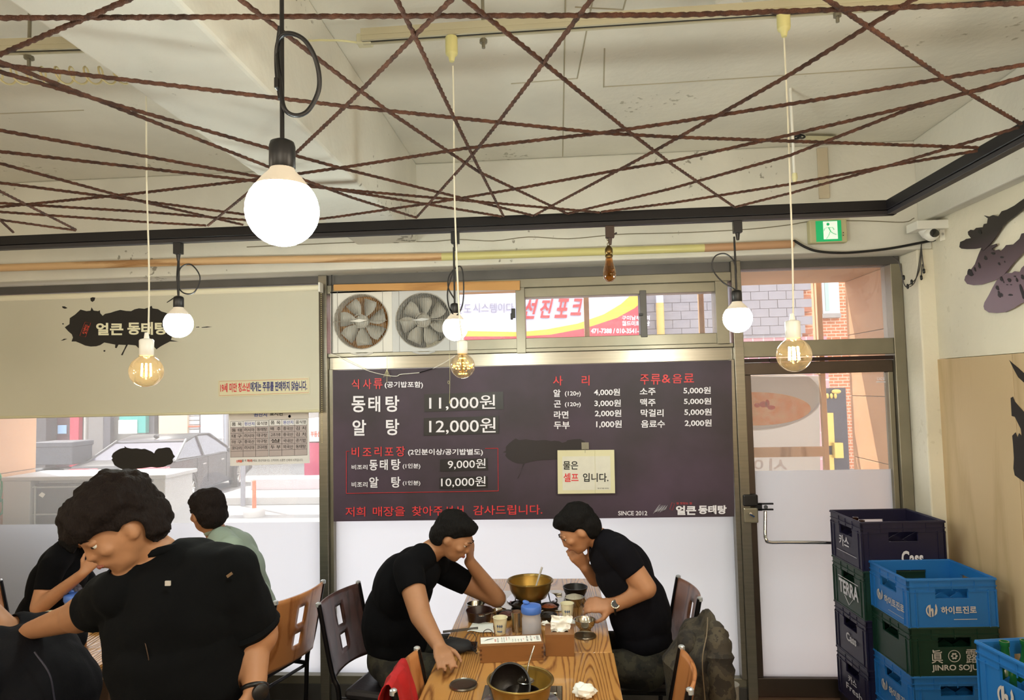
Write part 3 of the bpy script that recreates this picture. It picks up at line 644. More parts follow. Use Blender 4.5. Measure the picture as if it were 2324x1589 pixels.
fan('cream square wall fan at the left, seven blades, orange wall showing through', 751, 889, 658, 802, 820, 730, 63, m_fanw, .2, False)
fan('grey white square wall fan at the right, behind the centre lamp', 891, 1040, 655, 799, 960.5, 727.5, 63, m_fang, .55, True)

# ================================================================ roller blind
BY = 4.12
m_blind = M('blind_fabric', '#d6d2c0', .8, var=.05, scale=1.2)
n_ = m_blind.node_tree; pb_ = n_.nodes['Principled BSDF']; ou = n_.nodes['Material Output']
tr_ = n_.nodes.new('ShaderNodeBsdfTranslucent'); tr_.inputs[0].default_value = lin('#bdb890'); mx_ = n_.nodes.new('ShaderNodeMixShader'); mx_.inputs[0].default_value = .16
n_.links.new(pb_.outputs[0], mx_.inputs[1]); n_.links.new(tr_.outputs[0], mx_.inputs[2]); n_.links.new(mx_.outputs[0], ou.inputs[0])
bt = thing('roller_blind', 'pale olive roller blind with black ink-blot restaurant logo in the left window', 'blind', (-2.6, BY, 1.8))
zb = AY(722, 933, BY).z; zt = AY(700, 660, BY).z; xr = AY(724, 800, BY).x; xl = -4.1
O('fabric', MB().box((xl, BY, zb), (xr, BY+.002, zt)), m_blind, bt)
O('bottom_bar', MB().tube([(xl, BY, zb), (xr, BY, zb)], .009, 10), M('blind_bar', '#cfc9a9', .4), bt, smooth=True)
O('roller_tube', MB().tube([(xl, BY+.02, zt+.02), (xr+.005, BY+.02, zt+.02)], .019, 14), M('roller_cream', '#e2dcc4', .5), bt, smooth=True)
bc = MB(); x_ = xr+.012
for k in range(75): bc.sph((x_, BY+.01, zt-.02-k*.0125), .0028, 6, 4)
O('bead_chain', bc, M('bead_cream', '#d8c98e', .4), bt)['kind'] = 'stuff'
O('bracket', MB().box((xr, BY-.01, zt-.01), (xr+.012, BY+.05, zt+.05)), m_whitep, bt, bevel=.002)
def poly(pts, s, ox, oy, ax, v, thick, mb=None):
    p = [AT(ox+x/s, oy+y/s, ax, v) for x, y in pts]; n = [0, 0, 0]; n[ax] = -thick
    return (mb or MB()).prism(p, n)
lg = [(410, 510), (440, 490), (442, 452), (475, 430), (510, 398), (548, 408), (573, 405), (580, 384), (592, 404), (622, 408), (632, 402), (634, 420), (650, 438), (665, 425), (700, 418), (730, 408), (762, 400), (800, 407), (830, 408), (852, 396), (880, 390), (915, 393), (940, 385), (960, 374), (965, 390), (1000, 395), (1022, 410), (1050, 418), (1085, 440), (1092, 480), (1085, 530), (1090, 560), (1082, 590), (1130, 600), (1075, 600), (1040, 618), (1015, 632), (990, 650), (972, 630), (940, 645), (900, 655), (875, 640), (860, 625), (810, 620), (790, 655), (775, 688), (766, 685), (785, 650), (797, 622), (750, 620), (738, 642), (728, 640), (730, 620), (690, 612), (660, 606), (635, 622), (610, 630), (575, 632), (540, 626), (510, 612), (480, 600), (453, 600), (462, 575), (455, 555), (432, 535)]
mb = poly(lg, 2.788, 0, 560, 1, BY-.001, .0008)
for d in ([(572, 325), (585, 320), (603, 322), (598, 340), (585, 350), (574, 342)], [(393, 377), (410, 378), (427, 388), (412, 393), (397, 388)], [(385, 596), (405, 583), (425, 583), (405, 592)], [(1054, 352), (1085, 330), (1118, 308), (1110, 322), (1080, 342), (1058, 355)], [(1240, 508), (1260, 506), (1262, 511), (1242, 512)], [(1275, 510), (1310, 505), (1343, 507), (1310, 512), (1277, 513)], [(655, 655), (667, 654), (665, 665), (656, 664)], [(394, 485), (403, 484), (404, 492), (395, 492)]):
    poly(d, 2.788, 0, 560, 1, BY-.001, .0008, mb)
lgo = O('ink_blot', mb, M('ink_black', '#1b1714', .7), bt, label='black ink-blot print')
tx = MB(); ptext(tx, '얼큰', 218, 733, 280, 761, 1, BY-.003, .035); ptext(tx, '동태탕', 289, 731, 380, 760, 1, BY-.003, .035)
O('logo_lettering', tx, M('print_cream', '#e6e2c4', .6), lgo)
st = MB(); text(st, '원조', AY(186, 756, BY-.003), AY(196, 760, BY-.003)-AY(186, 756, BY-.003), AY(194, 735, BY-.003)-AY(186, 756, BY-.003), .02)
q = [AY(x, y, BY-.003) for x, y in ((181, 762), (194, 765), (206, 733), (193, 731))]; st.tube(q, .001, 4, closed=True)
O('stamp', st, M('stamp_red', '#c0412e', .6), lgo)
s1 = thing('notice_strip', 'cream notice strip with red frame taped to the blind, red and navy writing', 'sign', AY(598, 899, BY-.004)[:])
c4 = [AY(x, y, BY-.004) for x, y in ((495, 901), (703, 894), (702, 857), (495, 864))]
O('strip_sheet', MB().prism(c4, (0, -.0008, 0)), M('strip_cream', '#cdc7a6', .45), s1)
c5 = [AY(x, y, BY-.0055) for x, y in ((498, 898), (700, 891), (699, 860), (498, 866))]
O('strip_border', MB().tube(c5, .0008, 4, closed=True), m_red, s1)
O('red_lettering', ptext(MB(), '19세 미만 청소년', 500, 870, 567, 891, 1, BY-.006, .03, dy=-2), m_red, s1)
O('navy_lettering', ptext(MB(), '에게는 주류를 판매하지 않습니다.', 568, 867, 697, 889, 1, BY-.006, .03, dy=-3), M('print_navy', '#2b2f6b', .6), s1)
# black blot sticker on the window pane
bl = [(818, 375), (830, 350), (850, 335), (880, 318), (915, 310), (910, 298), (932, 312), (968, 318), (1000, 315), (1035, 322), (1060, 318), (1085, 328), (1110, 338), (1130, 352), (1140, 330), (1160, 316), (1190, 314), (1220, 308), (1245, 312), (1262, 335), (1270, 360), (1283, 375), (1265, 395), (1268, 415), (1252, 432), (1225, 440), (1200, 452), (1150, 458), (1110, 452), (1080, 457), (1040, 462), (1000, 465), (975, 472), (960, 484), (925, 480), (900, 470), (865, 455), (838, 438), (828, 415), (818, 400), (826, 388)]
tag(O('window_sticker', poly(bl, 3.228, 0, 920, 1, 4.266, .001), M('ink_black', ''), smooth=False), 'black ink-blot sticker on the left window pane', 'sticker')
# origin notice board on the pane
ob = thing('origin_board', 'white origin chart with two small tables stuck on the window under the blind', 'notice', AY(612, 1056, 4.262)[:])
PY = 4.262
O('board_sheet', MB().prism([AY(x, y, PY) for x, y in ((523, 1058), (703, 1051), (700, 905), (519, 912))], (0, -.003, 0)), M('board_white', '#e4e2e2', .5), ob)
g = MB(); hdr = MB(); nv = MB(); bk = MB(); cell = MB(); PZ = PY-.0045
def tabl(x0, x1, yl0, yr0, yl1, yr1, rows, cols):
    for (ya, yb) in [(yl0+(yl1-yl0)*k/6, yr0+(yr1-yr0)*k/6) for k in range(7)]: g.tube([AY(x0, ya, PZ), AY(x1, yb, PZ)], .0008, 4)
    cell.prism([AY(x0, yl1, PY-.0035), AY(x1, yr1, PY-.0035), AY(x1, yr0+(yr1-yr0)/6, PY-.0035), AY(x0, yl0+(yl1-yl0)/6, PY-.0035)], (0, -.0005, 0))
    w = (x1-x0)/3
    for k in range(4): g.tube([AY(x0+w*k, yl0+(yr0-yl0)*k/3, PZ), AY(x0+w*k, yl1+(yr1-yl1)*k/3, PZ)], .0008, 4)
    h = (yl1-yl0)/6
    for r_, row in enumerate(rows):
        for c_, s in enumerate(row):
            xx = x0+w*c_; yy = yl0+(yr0-yl0)*(c_+.5)/3+h*r_
            ptext(nv if (r_ == 0 and c_ == 1) else bk, s, xx+3, yy+2.5, xx+w-3, yy+h-3, 1, PZ-.001, .01)
tabl(523, 609, 957, 954, 1038, 1036, [('품 목', '원산지', '음식명'), ('동 태', '러시아', '동태탕'), ('대 구', '러시아', '대구탕'), ('아 구', '중국산', '아구탕'), ('코다리', '러시아', '코다리찜')], 3)
tabl(611, 697, 953, 951, 1036, 1033, [('품 목', '원산지', '음식명'), ('배  추', '중국산', '김 치'), ('고추가루', '중국산', '김 치'), ('쌀', '국내산', '공기밥'), ('두 부', '외국산', '동태탕')], 3)
ptext(nv, '원산지', 576, 936, 606, 946, 1, PZ, .02); ptext(bk, '표시판', 612, 934, 643, 944, 1, PZ, .02)
ptext(bk, '산지를 꼭 확인하세요, 원산지표시는 고객과의 소중한 신뢰의 시작입니다.', 540, 1043, 688, 1049, 1, PZ, .0, dy=-2)
rd_ = MB(); ptext(rd_, '신뢰를', 536, 1044, 549, 1050, 1, PZ-.001, .03); ptext(rd_, '가격', 560, 1043, 572, 1049, 1, PZ-.001, .03)
O('table_cells', cell, M('cell_grey', '#b4a8a8', .6), ob); O('table_grid', g, m_blackprint, ob); O('dark_lettering', bk, m_blackprint, ob); O('blue_lettering', nv, M('print_blue', '#3c55a8', .6), ob); O('orange_lettering', rd_, M('print_orange', '#e0512e', .6), ob)
em = AY(657, 945, PZ); O('round_emblem', MB().lathe([(0, 0), (.009, 0)], em, 14, Matrix.Rotation(math.pi/2, 3, 'X')), M('emblem_blue', '#2b4a9a', .6), ob)

# ================================================================ menu board
QY = 4.185
mn = thing('menu_board', 'wide dark purple menu banner with white and red Korean writing hung across the window', 'menu', (-.2, QY, 1.09))
m_menu = M('menu_purple', '#463447', .55, col2='#2f242c', scale=2.2, bump=.03, bscale=3)
qc = [AY(x, y, QY) for x, y in ((757, 1184), (1667, 1173), (1660, 818), (755, 841))]
# gently wavy sheet
vs = []; NX, NZ = 46, 14
for j in range(NZ+1):
    for i in range(NX+1):
        u, v = i/NX, j/NZ; p = (qc[0]*(1-u)+qc[1]*u)*(1-v)+(qc[3]*(1-u)+qc[2]*u)*v
        vs.append(p+Vector((0, .0015*math.sin(u*9+v*2)+.002, 0)))
O('banner_sheet', MB().add(vs, [(j*(NX+1)+i, j*(NX+1)+i+1, (j+1)*(NX+1)+i+1, (j+1)*(NX+1)+i) for j in range(NZ) for i in range(NX)]), m_menu, mn, smooth=True)
TY = QY-.004
wt = MB(); rt = MB(); bx = MB()
W_ = lambda s, *a, b=.02, **k: ptext(wt, s, *a, 1, TY, b, **k)
R_ = lambda s, *a, b=.008, **k: ptext(rt, s, *a, 1, TY, b, **k)
for s, x, y, x1, y1 in (('식', 798, 861, 815, 883), ('사', 824, 860, 843, 883), ('류', 848, 859, 868, 883), ('사', 1255, 853, 1277, 875), ('리', 1320, 852, 1338, 875), ('주', 1453, 850, 1473, 873), ('류', 1477, 849, 1499, 873), ('&', 1502, 850, 1522, 869), ('음', 1526, 849, 1548, 870), ('료', 1552, 848, 1575, 868), ('비', 798, 1015, 815, 1037), ('조', 823, 1017, 843, 1035), ('리', 850, 1014, 866, 1036), ('포', 873, 1016, 893, 1034), ('장', 899, 1013, 919, 1036)): R_(s, x, y, x1, y1)
for s, x0, x1 in (('저희', 784, 829), ('매장을', 846, 919), ('찾아주셔서', 935, 1052), ('감사드립니다.', 1074, 1231)):
    yo = -.012*(x0-784); R_(s, x0, 1151+yo, x1, 1173+yo, dy=-.012*(x1-x0))
for s, *a in (('동', 798, 899, 829, 936), ('태', 836, 899, 863, 935), ('탕', 875, 898, 906, 935), ('알', 800, 953, 831, 989), ('탕', 876, 951, 906, 988), ('(공기밥포함)', 873, 866, 960, 882), ('(2인분이상/공기밥별도)', 926, 1019, 1096, 1035),
    ('비조리', 798, 1055, 834, 1066), ('동', 838, 1044, 857, 1068), ('태', 862, 1043, 880, 1067), ('탕', 888, 1042, 909, 1067), ('(1인분)', 914, 1052, 954, 1065), ('비조리', 798, 1094, 834, 1106), ('알', 838, 1083, 859, 1107), ('탕', 888, 1082, 909, 1107), ('(1인분)', 914, 1091, 954, 1103),
    ('알', 1256, 884, 1272, 901), ('(120g)', 1282, 888, 1318, 901), ('4,000원', 1348, 882, 1407, 899), ('곤', 1257, 909, 1273, 925), ('(120g)', 1282, 913, 1318, 925), ('3,000원', 1349, 907, 1409, 924), ('라면', 1257, 933, 1290, 950), ('2,000원', 1350, 930, 1410, 947), ('두부', 1257, 957, 1293, 974), ('1,000원', 1353, 954, 1411, 972),
    ('소주', 1452, 881, 1488, 897), ('5,000원', 1551, 878, 1613, 895), ('맥주', 1453, 905, 1488, 922), ('5,000원', 1552, 903, 1614, 919), ('막걸리', 1454, 929, 1506, 946), ('5,000원', 1553, 927, 1615, 944), ('음료수', 1455, 954, 1509, 971), ('2,000원', 1554, 952, 1615, 969),
    ('SINCE 2012', 1403, 1160, 1469, 1170)): W_(s, *a)
for s, *a in (('11,000원', 974, 898, 1124, 932), ('12,000원', 974, 950, 1125, 986), ('9,000원', 1016, 1043, 1102, 1066), ('10,000원', 1001, 1083, 1102, 1107)): ptext(wt, s, *a, 1, TY-.003, .006, dy=-2)
W_('얼큰', 1534, 1148, 1580, 1169, b=.04); W_('동태탕', 1585, 1147, 1649, 1167, b=.04)
for a in range(9):      # brush strokes of the fish emblem
    t0 = random.uniform(0, .25); o0 = (a-4)*.9
    p = AY(1483+a*1.8, 1167-abs(a-4)*1.5, TY); q = AY(1496+a*2.3+random.uniform(-2, 2), 1140+a*.7+random.uniform(0, 8), TY)
    p = AY(1482+a*3.2, 1166+random.uniform(-3, 2)-a*.8, TY); q = AY(1497+a*2.3, 1141+a*.6+random.uniform(0, 5), TY)
    wt.tube([p, p.lerp(q, .3)+Vector((.003*math.sin(a), 0, 0)), p.lerp(q, .7), q], [.0012, .0045, .003, .0008], 5, sq=.25)
R_('참 맛있는 집', 1535, 1140, 1570, 1145, b=.0); q = [AY(x, y, TY) for x, y in ((1520, 1156), (1526, 1158), (1531, 1143), (1525, 1141))]; rt.tube(q, .0009, 4, closed=True)
for a, b in (((793, 1024.5), (786, 1024.5)), ((786, 1024.5), (786, 1120)), ((786, 1120), (1131, 1114.5)), ((1131, 1114.5), (1130, 1017.5)), ((1130, 1017.5), (1101, 1018))): rt.tube([AY(*a, TY), AY(*b, TY)], .0017, 4)
for r_ in (((963, 935), (1143, 929), (1142, 889), (963, 895)), ((962, 989), (1132, 984), (1132, 944), (962, 949)), ((999, 1070), (1107, 1067), (1106, 1040), (999, 1043)), ((998, 1110), (1106, 1107), (1106, 1081), (998, 1084))):
    bx.prism([AY(x, y, TY) for x, y in r_], (0, -.0015, 0))
O('white_lettering', wt, m_whiteprint, mn); O('red_lettering', rt, M('menu_red', '#d8383c', .5), mn); O('price_patch', bx, M('patch_black', '#171214', .4), mn, label='four black price patches')
sp = [(1592, 900), (1620, 888), (1622, 850), (1650, 820), (1680, 795), (1710, 775), (1740, 790), (1800, 783), (1850, 790), (1900, 795), (1950, 790), (1986, 790), (2030, 800), (2060, 795), (2100, 800), (2130, 815), (2165, 805), (2175, 792), (2230, 783), (2290, 780), (2330, 800), (2350, 845), (2345, 880), (2380, 900), (2330, 930), (2290, 950), (2240, 970), (2150, 975), (2060, 965), (1985, 968), (1900, 975), (1850, 985), (1790, 1000), (1770, 1040), (1735, 1135), (1722, 1138), (1760, 1070), (1775, 1005), (1720, 1000), (1680, 985), (1640, 960), (1615, 930), (1625, 905)]
O('blot_print', poly(sp, 3.972, 740, 800, 1, TY+.001, .0004), M('blot_dark', '#231a1c', .6), mn)
ws = thing('water_sign', 'small cream card saying water is self service, hung on the menu board', 'sign', AY(1330, 1121, 4.165)[:])
WY = 4.165
O('card', MB().prism([AY(x, y, WY) for x, y in ((1266, 1121), (1396, 1119.5), (1394, 1021), (1265, 1022))], (0, -.004, 0)), M('card_cream', '#d9d3ae', .5), ws, bevel=.001)
O('paper_sheet', MB().prism([AY(x, y, WY-.0045) for x, y in ((1277, 1113), (1386, 1112), (1385, 1035), (1276, 1036))], (0, -.0006, 0)), M('sheet_cream', '#dcd9cb', .6, var=.06, scale=20), ws)
k = MB(); ptext(k, '물은', 1278, 1047, 1312, 1066, 1, WY-.006, .02); ptext(k, '입니다.', 1323, 1074, 1381, 1094, 1, WY-.006, .02); ptext(k, '얼큰동태탕', 1356, 1107, 1382, 1110, 1, WY-.006, 0)
O('black_lettering', k, m_blackprint, ws); O('red_lettering', ptext(MB(), '셀프', 1279, 1074, 1313, 1094, 1, WY-.006, .02), M('menu_red', ''), ws)
h = MB().box(AY(1320, 1020, 4.172), AY(1336, 1004, 4.176)); h.tube([AY(1328, 1012, 4.165), AY(1328, 1028, 4.158)], .0012, 5)
O('hook', h, M('hook_clear', '#8e8878', .2, spec=.8), ws); O('string', MB().tube([AY(1350, 1022, 4.159), AY(1351, 1120, 4.158)], .0008, 4), m_cream, ws)
# loose white wire sagging over the menu, pull strings
wc = [AY(x, y, 4.17) for x, y in ((750, 803), (765, 808), (800, 826), (840, 843), (878, 852), (900, 854), (908, 850), (930, 848), (952, 846))]
lw = thing('loose_wire', 'thin white wire sagging below the fans across the menu top', 'wire', wc[4][:])
O('wire_run', MB().tube(bez(wc, 5), .0022, 5), m_whitep, lw, smooth=True); O('wire_splice', MB().tube([wc[-1], AY(984, 836, 4.165)], .0026, 5), m_black, lw, label='black taped splice')
O('wire_run', MB().tube(bez([AY(982, 837, 4.165), AY(1010, 822, 4.165), AY(1032, 808, 4.17)], 5), .0022, 5), m_whitep, lw, smooth=True)
for i, (px, y0, y1, lab) in enumerate(((878, 800, 868, 'thin frayed pull string below the left fan'), (1020, 802, 915, 'thin pull string with a small loop beside the centre lamp'))):
    t = thing('pull_string', lab, 'string', AY(px, y1, 4.16)[:])
    O('string', MB().tube(bez([AY(px, y0, 4.165), AY(px+1, (y0+y1)/2, 4.16), AY(px, y1, 4.16)], 4), .0011, 5), m_cream, t)
    mb = MB()
    if i == 0:
        for a in (-8, -5, -2, 2, 5, 8): mb.tube([AY(px, 838, 4.16), AY(px+a, 854+abs(a)*.3, 4.158)], .0007, 4)
    else: mb.ring(AY(px-2, 868, 4.16), .010, .0009, 12, 4, Matrix.Rotation(math.pi/2, 3, 'X'), sx=.5).lathe([(.0035, -.008), (.0045, 0), (.002, .008)], AY(px+1, 913, 4.16), 8)
    O('frayed_end' if i == 0 else 'end_knot', mb, m_cream, t)
cbw = MB().tube(bez([AY(753, y, 4.19) for y in (600, 660, 700, 760, 804)], 4), .003, 5)
tag(O('fan_cable', cbw, m_black), 'black cable running down the upright left of the fans', 'cable')

# ================================================================ exit sign, camera, cables
es = thing('exit_sign', 'green running-man emergency exit light on the beam above the door', 'exit sign', AY(1879, 552, 4.0)[:])
a, b = AY(1838, 553, 3.99), AY(1920, 497, 3.99); O('housing', MB().box((a.x, 3.98, a.z), (b.x, 4.03, b.z)), M('sign_housing', '#bdb78f', .5), es, bevel=.006)
a, b = AY(1853, 549, 3.979), AY(1908, 500, 3.979)
O('lit_panel', MB().box((a.x, 3.975, a.z), (b.x, 3.98, b.z)), M('exit_green', '#12a062', .5, emit='#0fa862', es=.45), es)
w, hh = b.x-a.x, b.z-a.z
def E2(u, v, y=3.9735): return Vector((a.x+u*w, y, a.z+v*hh))
dr = MB().prism([E2(.28, .10), (E2(.93, .10)), E2(.93, .96), E2(.28, .96)], (0, -.0003, 0)); 
O('doorway_mark', dr, M('exit_white', '#eef6ee', .5, emit='#f0fff4', es=.35), es)
gm = MB(); g2 = lambda pts, r: gm.tube([E2(u, v, 3.9725) for u, v in pts], r, 6, sq=.15)
gm.prism([E2(.84, .10, 3.973), E2(.93, .10, 3.973), E2(.93, .96, 3.973), E2(.84, .96, 3.973)], (0, -.0004, 0))
gm.sph(E2(.47, .82, 3.9725), (.0085, .001, .0085), 14, 8); g2([(.48, .66), (.56, .45)], .0085); g2([(.48, .68), (.33, .62), (.30, .50)], .0045); g2([(.50, .66), (.64, .66), (.70, .54)], .0045)
g2([(.53, .45), (.47, .26), (.38, .12)], .0055); g2([(.56, .45), (.66, .36), (.78, .30)], .0055)
O('running_figure', gm, M('exit_green', ''), es)
O('test_button', MB().sph(AY(1914, 528, 3.978), .003, 8, 6).sph(AY(1914, 534, 3.978), .003, 8, 6), m_black, es)
# camera: bracket plate with dome
cm = thing('security_camera', 'white dome security camera on a wall bracket in the right corner', 'camera', AY(2110, 530, 3.93)[:])
c0 = AY(2112, 532, 3.90)
O('mount_bracket', MB().hexa([AY(x, y, 3.9) for x, y in ((2133, 548), (2166, 538), (2166, 507), (2133, 512))], [AY(x, y, 3.93) for x, y in ((2133, 548), (2166, 538), (2166, 507), (2133, 512))]).box(AY(2082, 520, 3.86), AY(2140, 509, 3.98)), m_whitep, cm, bevel=.003)
O('camera_body', MB().lathe([(.05, .03), (.052, .02), (.048, 0), (.03, -.03), (0, -.042)], c0+Vector((0, 0.02, .018)), 26), m_whitep, cm, smooth=True)
Rf = Matrix.Rotation(math.radians(75), 3, 'X')
O('eyeball', MB().lathe([(.036, -.02), (.04, .0), (.034, .016), (.022, .024), (0, .024)], c0+Vector((0, -.012, 0)), 24, Rf), m_whitep, cm, smooth=True)
O('lens', MB().lathe([(.024, 0), (.024, .008), (.012, .012), (0, .012)], c0+Vector((0, -.036, -.003)), 22, Rf), M('lens_black', '#050506', .08, coat=1), cm, smooth=True)
bc_ = MB()
for px, py in ((2140, 531), (2156, 526)): bc_.sph(AY(px, py, 3.895), (.006, .002, .008), 10, 6)
O('screw_cap', bc_, M('cap_grey', '#a9a6a0', .5), cm)
cb = thing('camera_cable', 'thick black cable sagging from the cover strip to the camera', 'cable', AY(1950, 572, 4.0)[:])
O('cable_run', MB().tube(bez([AY(x, y, 4.0) for x, y in ((1802, 546), (1830, 562), (1860, 571), (1910, 574), (1960, 571), (2020, 564), (2080, 553), (2125, 544))], 6), .0075, 8), m_black, cb, smooth=True)
O('cable_clip', MB().ring(AY(1802, 547, 3.99), .008, .004, 10, 6), m_black, cb)
cc = thing('camera_leads', 'thin dark leads with small plugs hanging beside the door frame', 'cable', AY(2070, 650, 4.01)[:])
for pts in (((2025, 582), (2040, 596), (2047, 625), (2052, 645), (2060, 652), (2075, 642), (2084, 610), (2090, 565), (2092, 552)), ((2091, 556), (2089, 600), (2080, 630), (2066, 645), (2056, 651)), ((2091, 560), (2094, 590), (2097, 612)), ((2093, 600), (2091, 628))):
    O('lead', MB().tube(bez([AY(x, y, 4.01) for x, y in pts], 5), .0028, 6), M('lead_grey', '#37322f', .5), cc, smooth=True)
for px, py in ((2051, 630), (2069, 640), (2097, 615), (2091, 630), (2060, 650)): O('plug', MB().lathe([(.003, -.015), (.0065, -.01), (.0065, .008), (.003, .014)], AY(px, py, 4.008), 10), m_black, cc, smooth=True)

# ================================================================ fish cut-outs on the right wall
WX = 2.13
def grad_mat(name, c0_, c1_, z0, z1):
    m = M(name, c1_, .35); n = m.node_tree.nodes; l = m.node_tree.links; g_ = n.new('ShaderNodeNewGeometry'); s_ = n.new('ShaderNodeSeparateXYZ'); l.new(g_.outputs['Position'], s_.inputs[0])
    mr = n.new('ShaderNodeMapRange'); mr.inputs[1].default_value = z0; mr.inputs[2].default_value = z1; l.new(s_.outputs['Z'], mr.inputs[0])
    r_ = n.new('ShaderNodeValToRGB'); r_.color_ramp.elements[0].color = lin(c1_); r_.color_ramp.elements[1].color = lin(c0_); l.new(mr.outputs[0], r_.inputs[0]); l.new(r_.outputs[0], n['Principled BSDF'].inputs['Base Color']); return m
m_fish = grad_mat('fish_gradient', '#1d1418', '#75606a', 2.30, 2.62)   # by height over all three sheets: purple low, near black high
F = [([(528, 555), (535, 515), (560, 505), (570, 500), (580, 492), (620, 485), (598, 458), (595, 435), (615, 420), (640, 425), (660, 405), (712, 400), (720, 375), (745, 370), (752, 330), (720, 308), (760, 318), (790, 305), (832, 316), (860, 275), (900, 262), (960, 230), (1000, 200), (1036, 175), (1200, 90), (1260, 200), (1036, 250), (1010, 275), (960, 315), (900, 360), (860, 400), (810, 480), (770, 530), (715, 588), (700, 560), (650, 570), (590, 572), (545, 568)], 'uppermost dark fish cut-out on the right wall'),
     ([(568, 815), (575, 785), (610, 745), (650, 690), (680, 610), (700, 565), (715, 588), (765, 545), (815, 530), (820, 545), (780, 570), (800, 585), (830, 575), (850, 590), (880, 560), (895, 540), (950, 535), (1000, 490), (1015, 450), (1036, 445), (1150, 470), (1170, 560), (1036, 585), (990, 640), (960, 670), (920, 720), (880, 770), (830, 805), (760, 830), (700, 850), (640, 855), (590, 845)], 'middle purple fish cut-out on the right wall'),
     ([(718, 1020), (725, 990), (760, 930), (790, 870), (825, 810), (860, 785), (895, 760), (940, 758), (960, 745), (1000, 755), (1015, 720), (1036, 700), (1150, 690), (1180, 800), (1120, 930), (1036, 990), (1010, 995), (960, 1030), (890, 1065), (820, 1072), (760, 1068), (725, 1045)], 'lowest purple fish cut-out on the right wall')]
for i, (pts, lab) in enumerate(F):
    t = thing('fish_cutout', lab, 'wall decoration', AX(2024+(pts[0][0]+200)/3.453, 400+pts[0][1]/3.453, WX)[:])
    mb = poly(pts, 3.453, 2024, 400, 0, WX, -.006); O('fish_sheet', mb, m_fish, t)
    mk = MB(); marks = {0: [(690, 435, 14, 20)], 1: [(685, 700, 8, 24), (652, 730, 7, 18), (735, 640, 12, 18), (795, 605, 16, 10), (840, 686, 7, 12), (862, 635, 14, 8), (615, 755, 22, 30), (885, 670, 5, 8)], 2: [(842, 925, 12, 28), (862, 930, 6, 16), (860, 805, 12, 20), (920, 815, 14, 16), (980, 812, 8, 18), (1025, 790, 14, 20), (930, 930, 18, 8), (828, 875, 12, 20), (1020, 905, 12, 60), (905, 850, 8, 4), (935, 850, 8, 4), (965, 785, 10, 6), (877, 830, 4, 8)]}[i]
    for cx, cy, rx, ry in marks:
        q = [(cx+rx*math.cos(a)*(1+.3*math.sin(3*a+cx))+ry*.25*math.sin(a), cy+ry*math.sin(a)) for a in [2*math.pi*k/9 for k in range(9)]]; poly(q, 3.453, 2024, 400, 0, WX-.001, .0006, mk)
    O('scale_marks', mk, M('mark_black', '#0d090b', .5), t)['kind'] = 'stuff'
    O('standoff', MB().box(AX(2024+pts[8][0]/3.453+20, 400+pts[8][1]/3.453+20, 2.135), AX(2024+pts[8][0]/3.453+30, 400+pts[8][1]/3.453+30, 2.15)), m_black, t)
gp = MB()
for pts in ([(655, -0), (700, 30), (760, 60), (900, 130), (900, 200), (760, 120), (700, 75), (672, 50)], ):
    pass
PX2 = 2.1385
for pts in ([(1668, 660), (1690, 680), (1720, 705), (1753, 735), (1800, 770), (1800, 830), (1753, 790), (1720, 760), (1695, 715)], [(1676, 880), (1690, 872), (1700, 900), (1725, 930), (1753, 960), (1800, 1000), (1800, 1400), (1753, 1368), (1720, 1345), (1700, 1330), (1692, 1290), (1695, 1230), (1690, 1150), (1685, 1100), (1705, 1080), (1715, 1110), (1725, 1085), (1740, 1100), (1735, 1060), (1715, 1020), (1700, 990), (1682, 985)]): poly(pts, 2.563, 1640, 560, 0, PX2, .0008, gp)
tag(O('wall_graphic', gp, M('graphic_black', '#1f1a18', .6)), 'black brush-style print on the wood panelling at the right edge', 'wall graphic')
# ================================================================ tables
m_tab = wood('table_wood', '#80522a', '#be8a4c', .22, 2.4, 70, 'Y', 6, .35, coat=.5)
m_tabe = wood('table_edge', '#8d5c30', '#b88a55', .4, 3, 6, 'Y', 6, .1)
m_legd = M('table_leg_wood', '#5d4330', .5, var=.2, scale=8)
def table(lab, x0, x1, y0, y1, rz=0, group=None):
    cx, cy = (x0+x1)/2, (y0+y1)/2; w, d = (x1-x0)/2, (y1-y0)/2
    t = thing('dining_table', lab, 'table', (cx, cy, 0), rz)
    O('tabletop', MB().box((-w, -d, .722), (w, d, .75)), m_tab, t, world=False, bevel=.004)
    O('apron', MB().box((-w+.03, -d+.03, .66), (w-.03, d-.03, .722)), m_tabe, t, world=False)
    for sx in (-1, 1):
        for sy in (-1, 1): O('leg', MB().box((sx*(w-.05)-.028, sy*(d-.06)-.028, 0), (sx*(w-.05)+.028, sy*(d-.06)+.028, .66)), m_legd, t, world=False, bevel=.003)
    return t
table('wooden dining table against the window between the two diners', -.56, .19, 3.035, 4.18)
table('nearer wooden dining table with the brass pot of empty bowls', -.565, .195, 1.80, 3.03)
table('wooden dining table by the left window, farther one', -2.73, -1.975, 3.04, 4.18)
table('wooden dining table at the lower left, nearer one, with steel cup', -2.77, -2.005, 1.80, 3.035, .03)
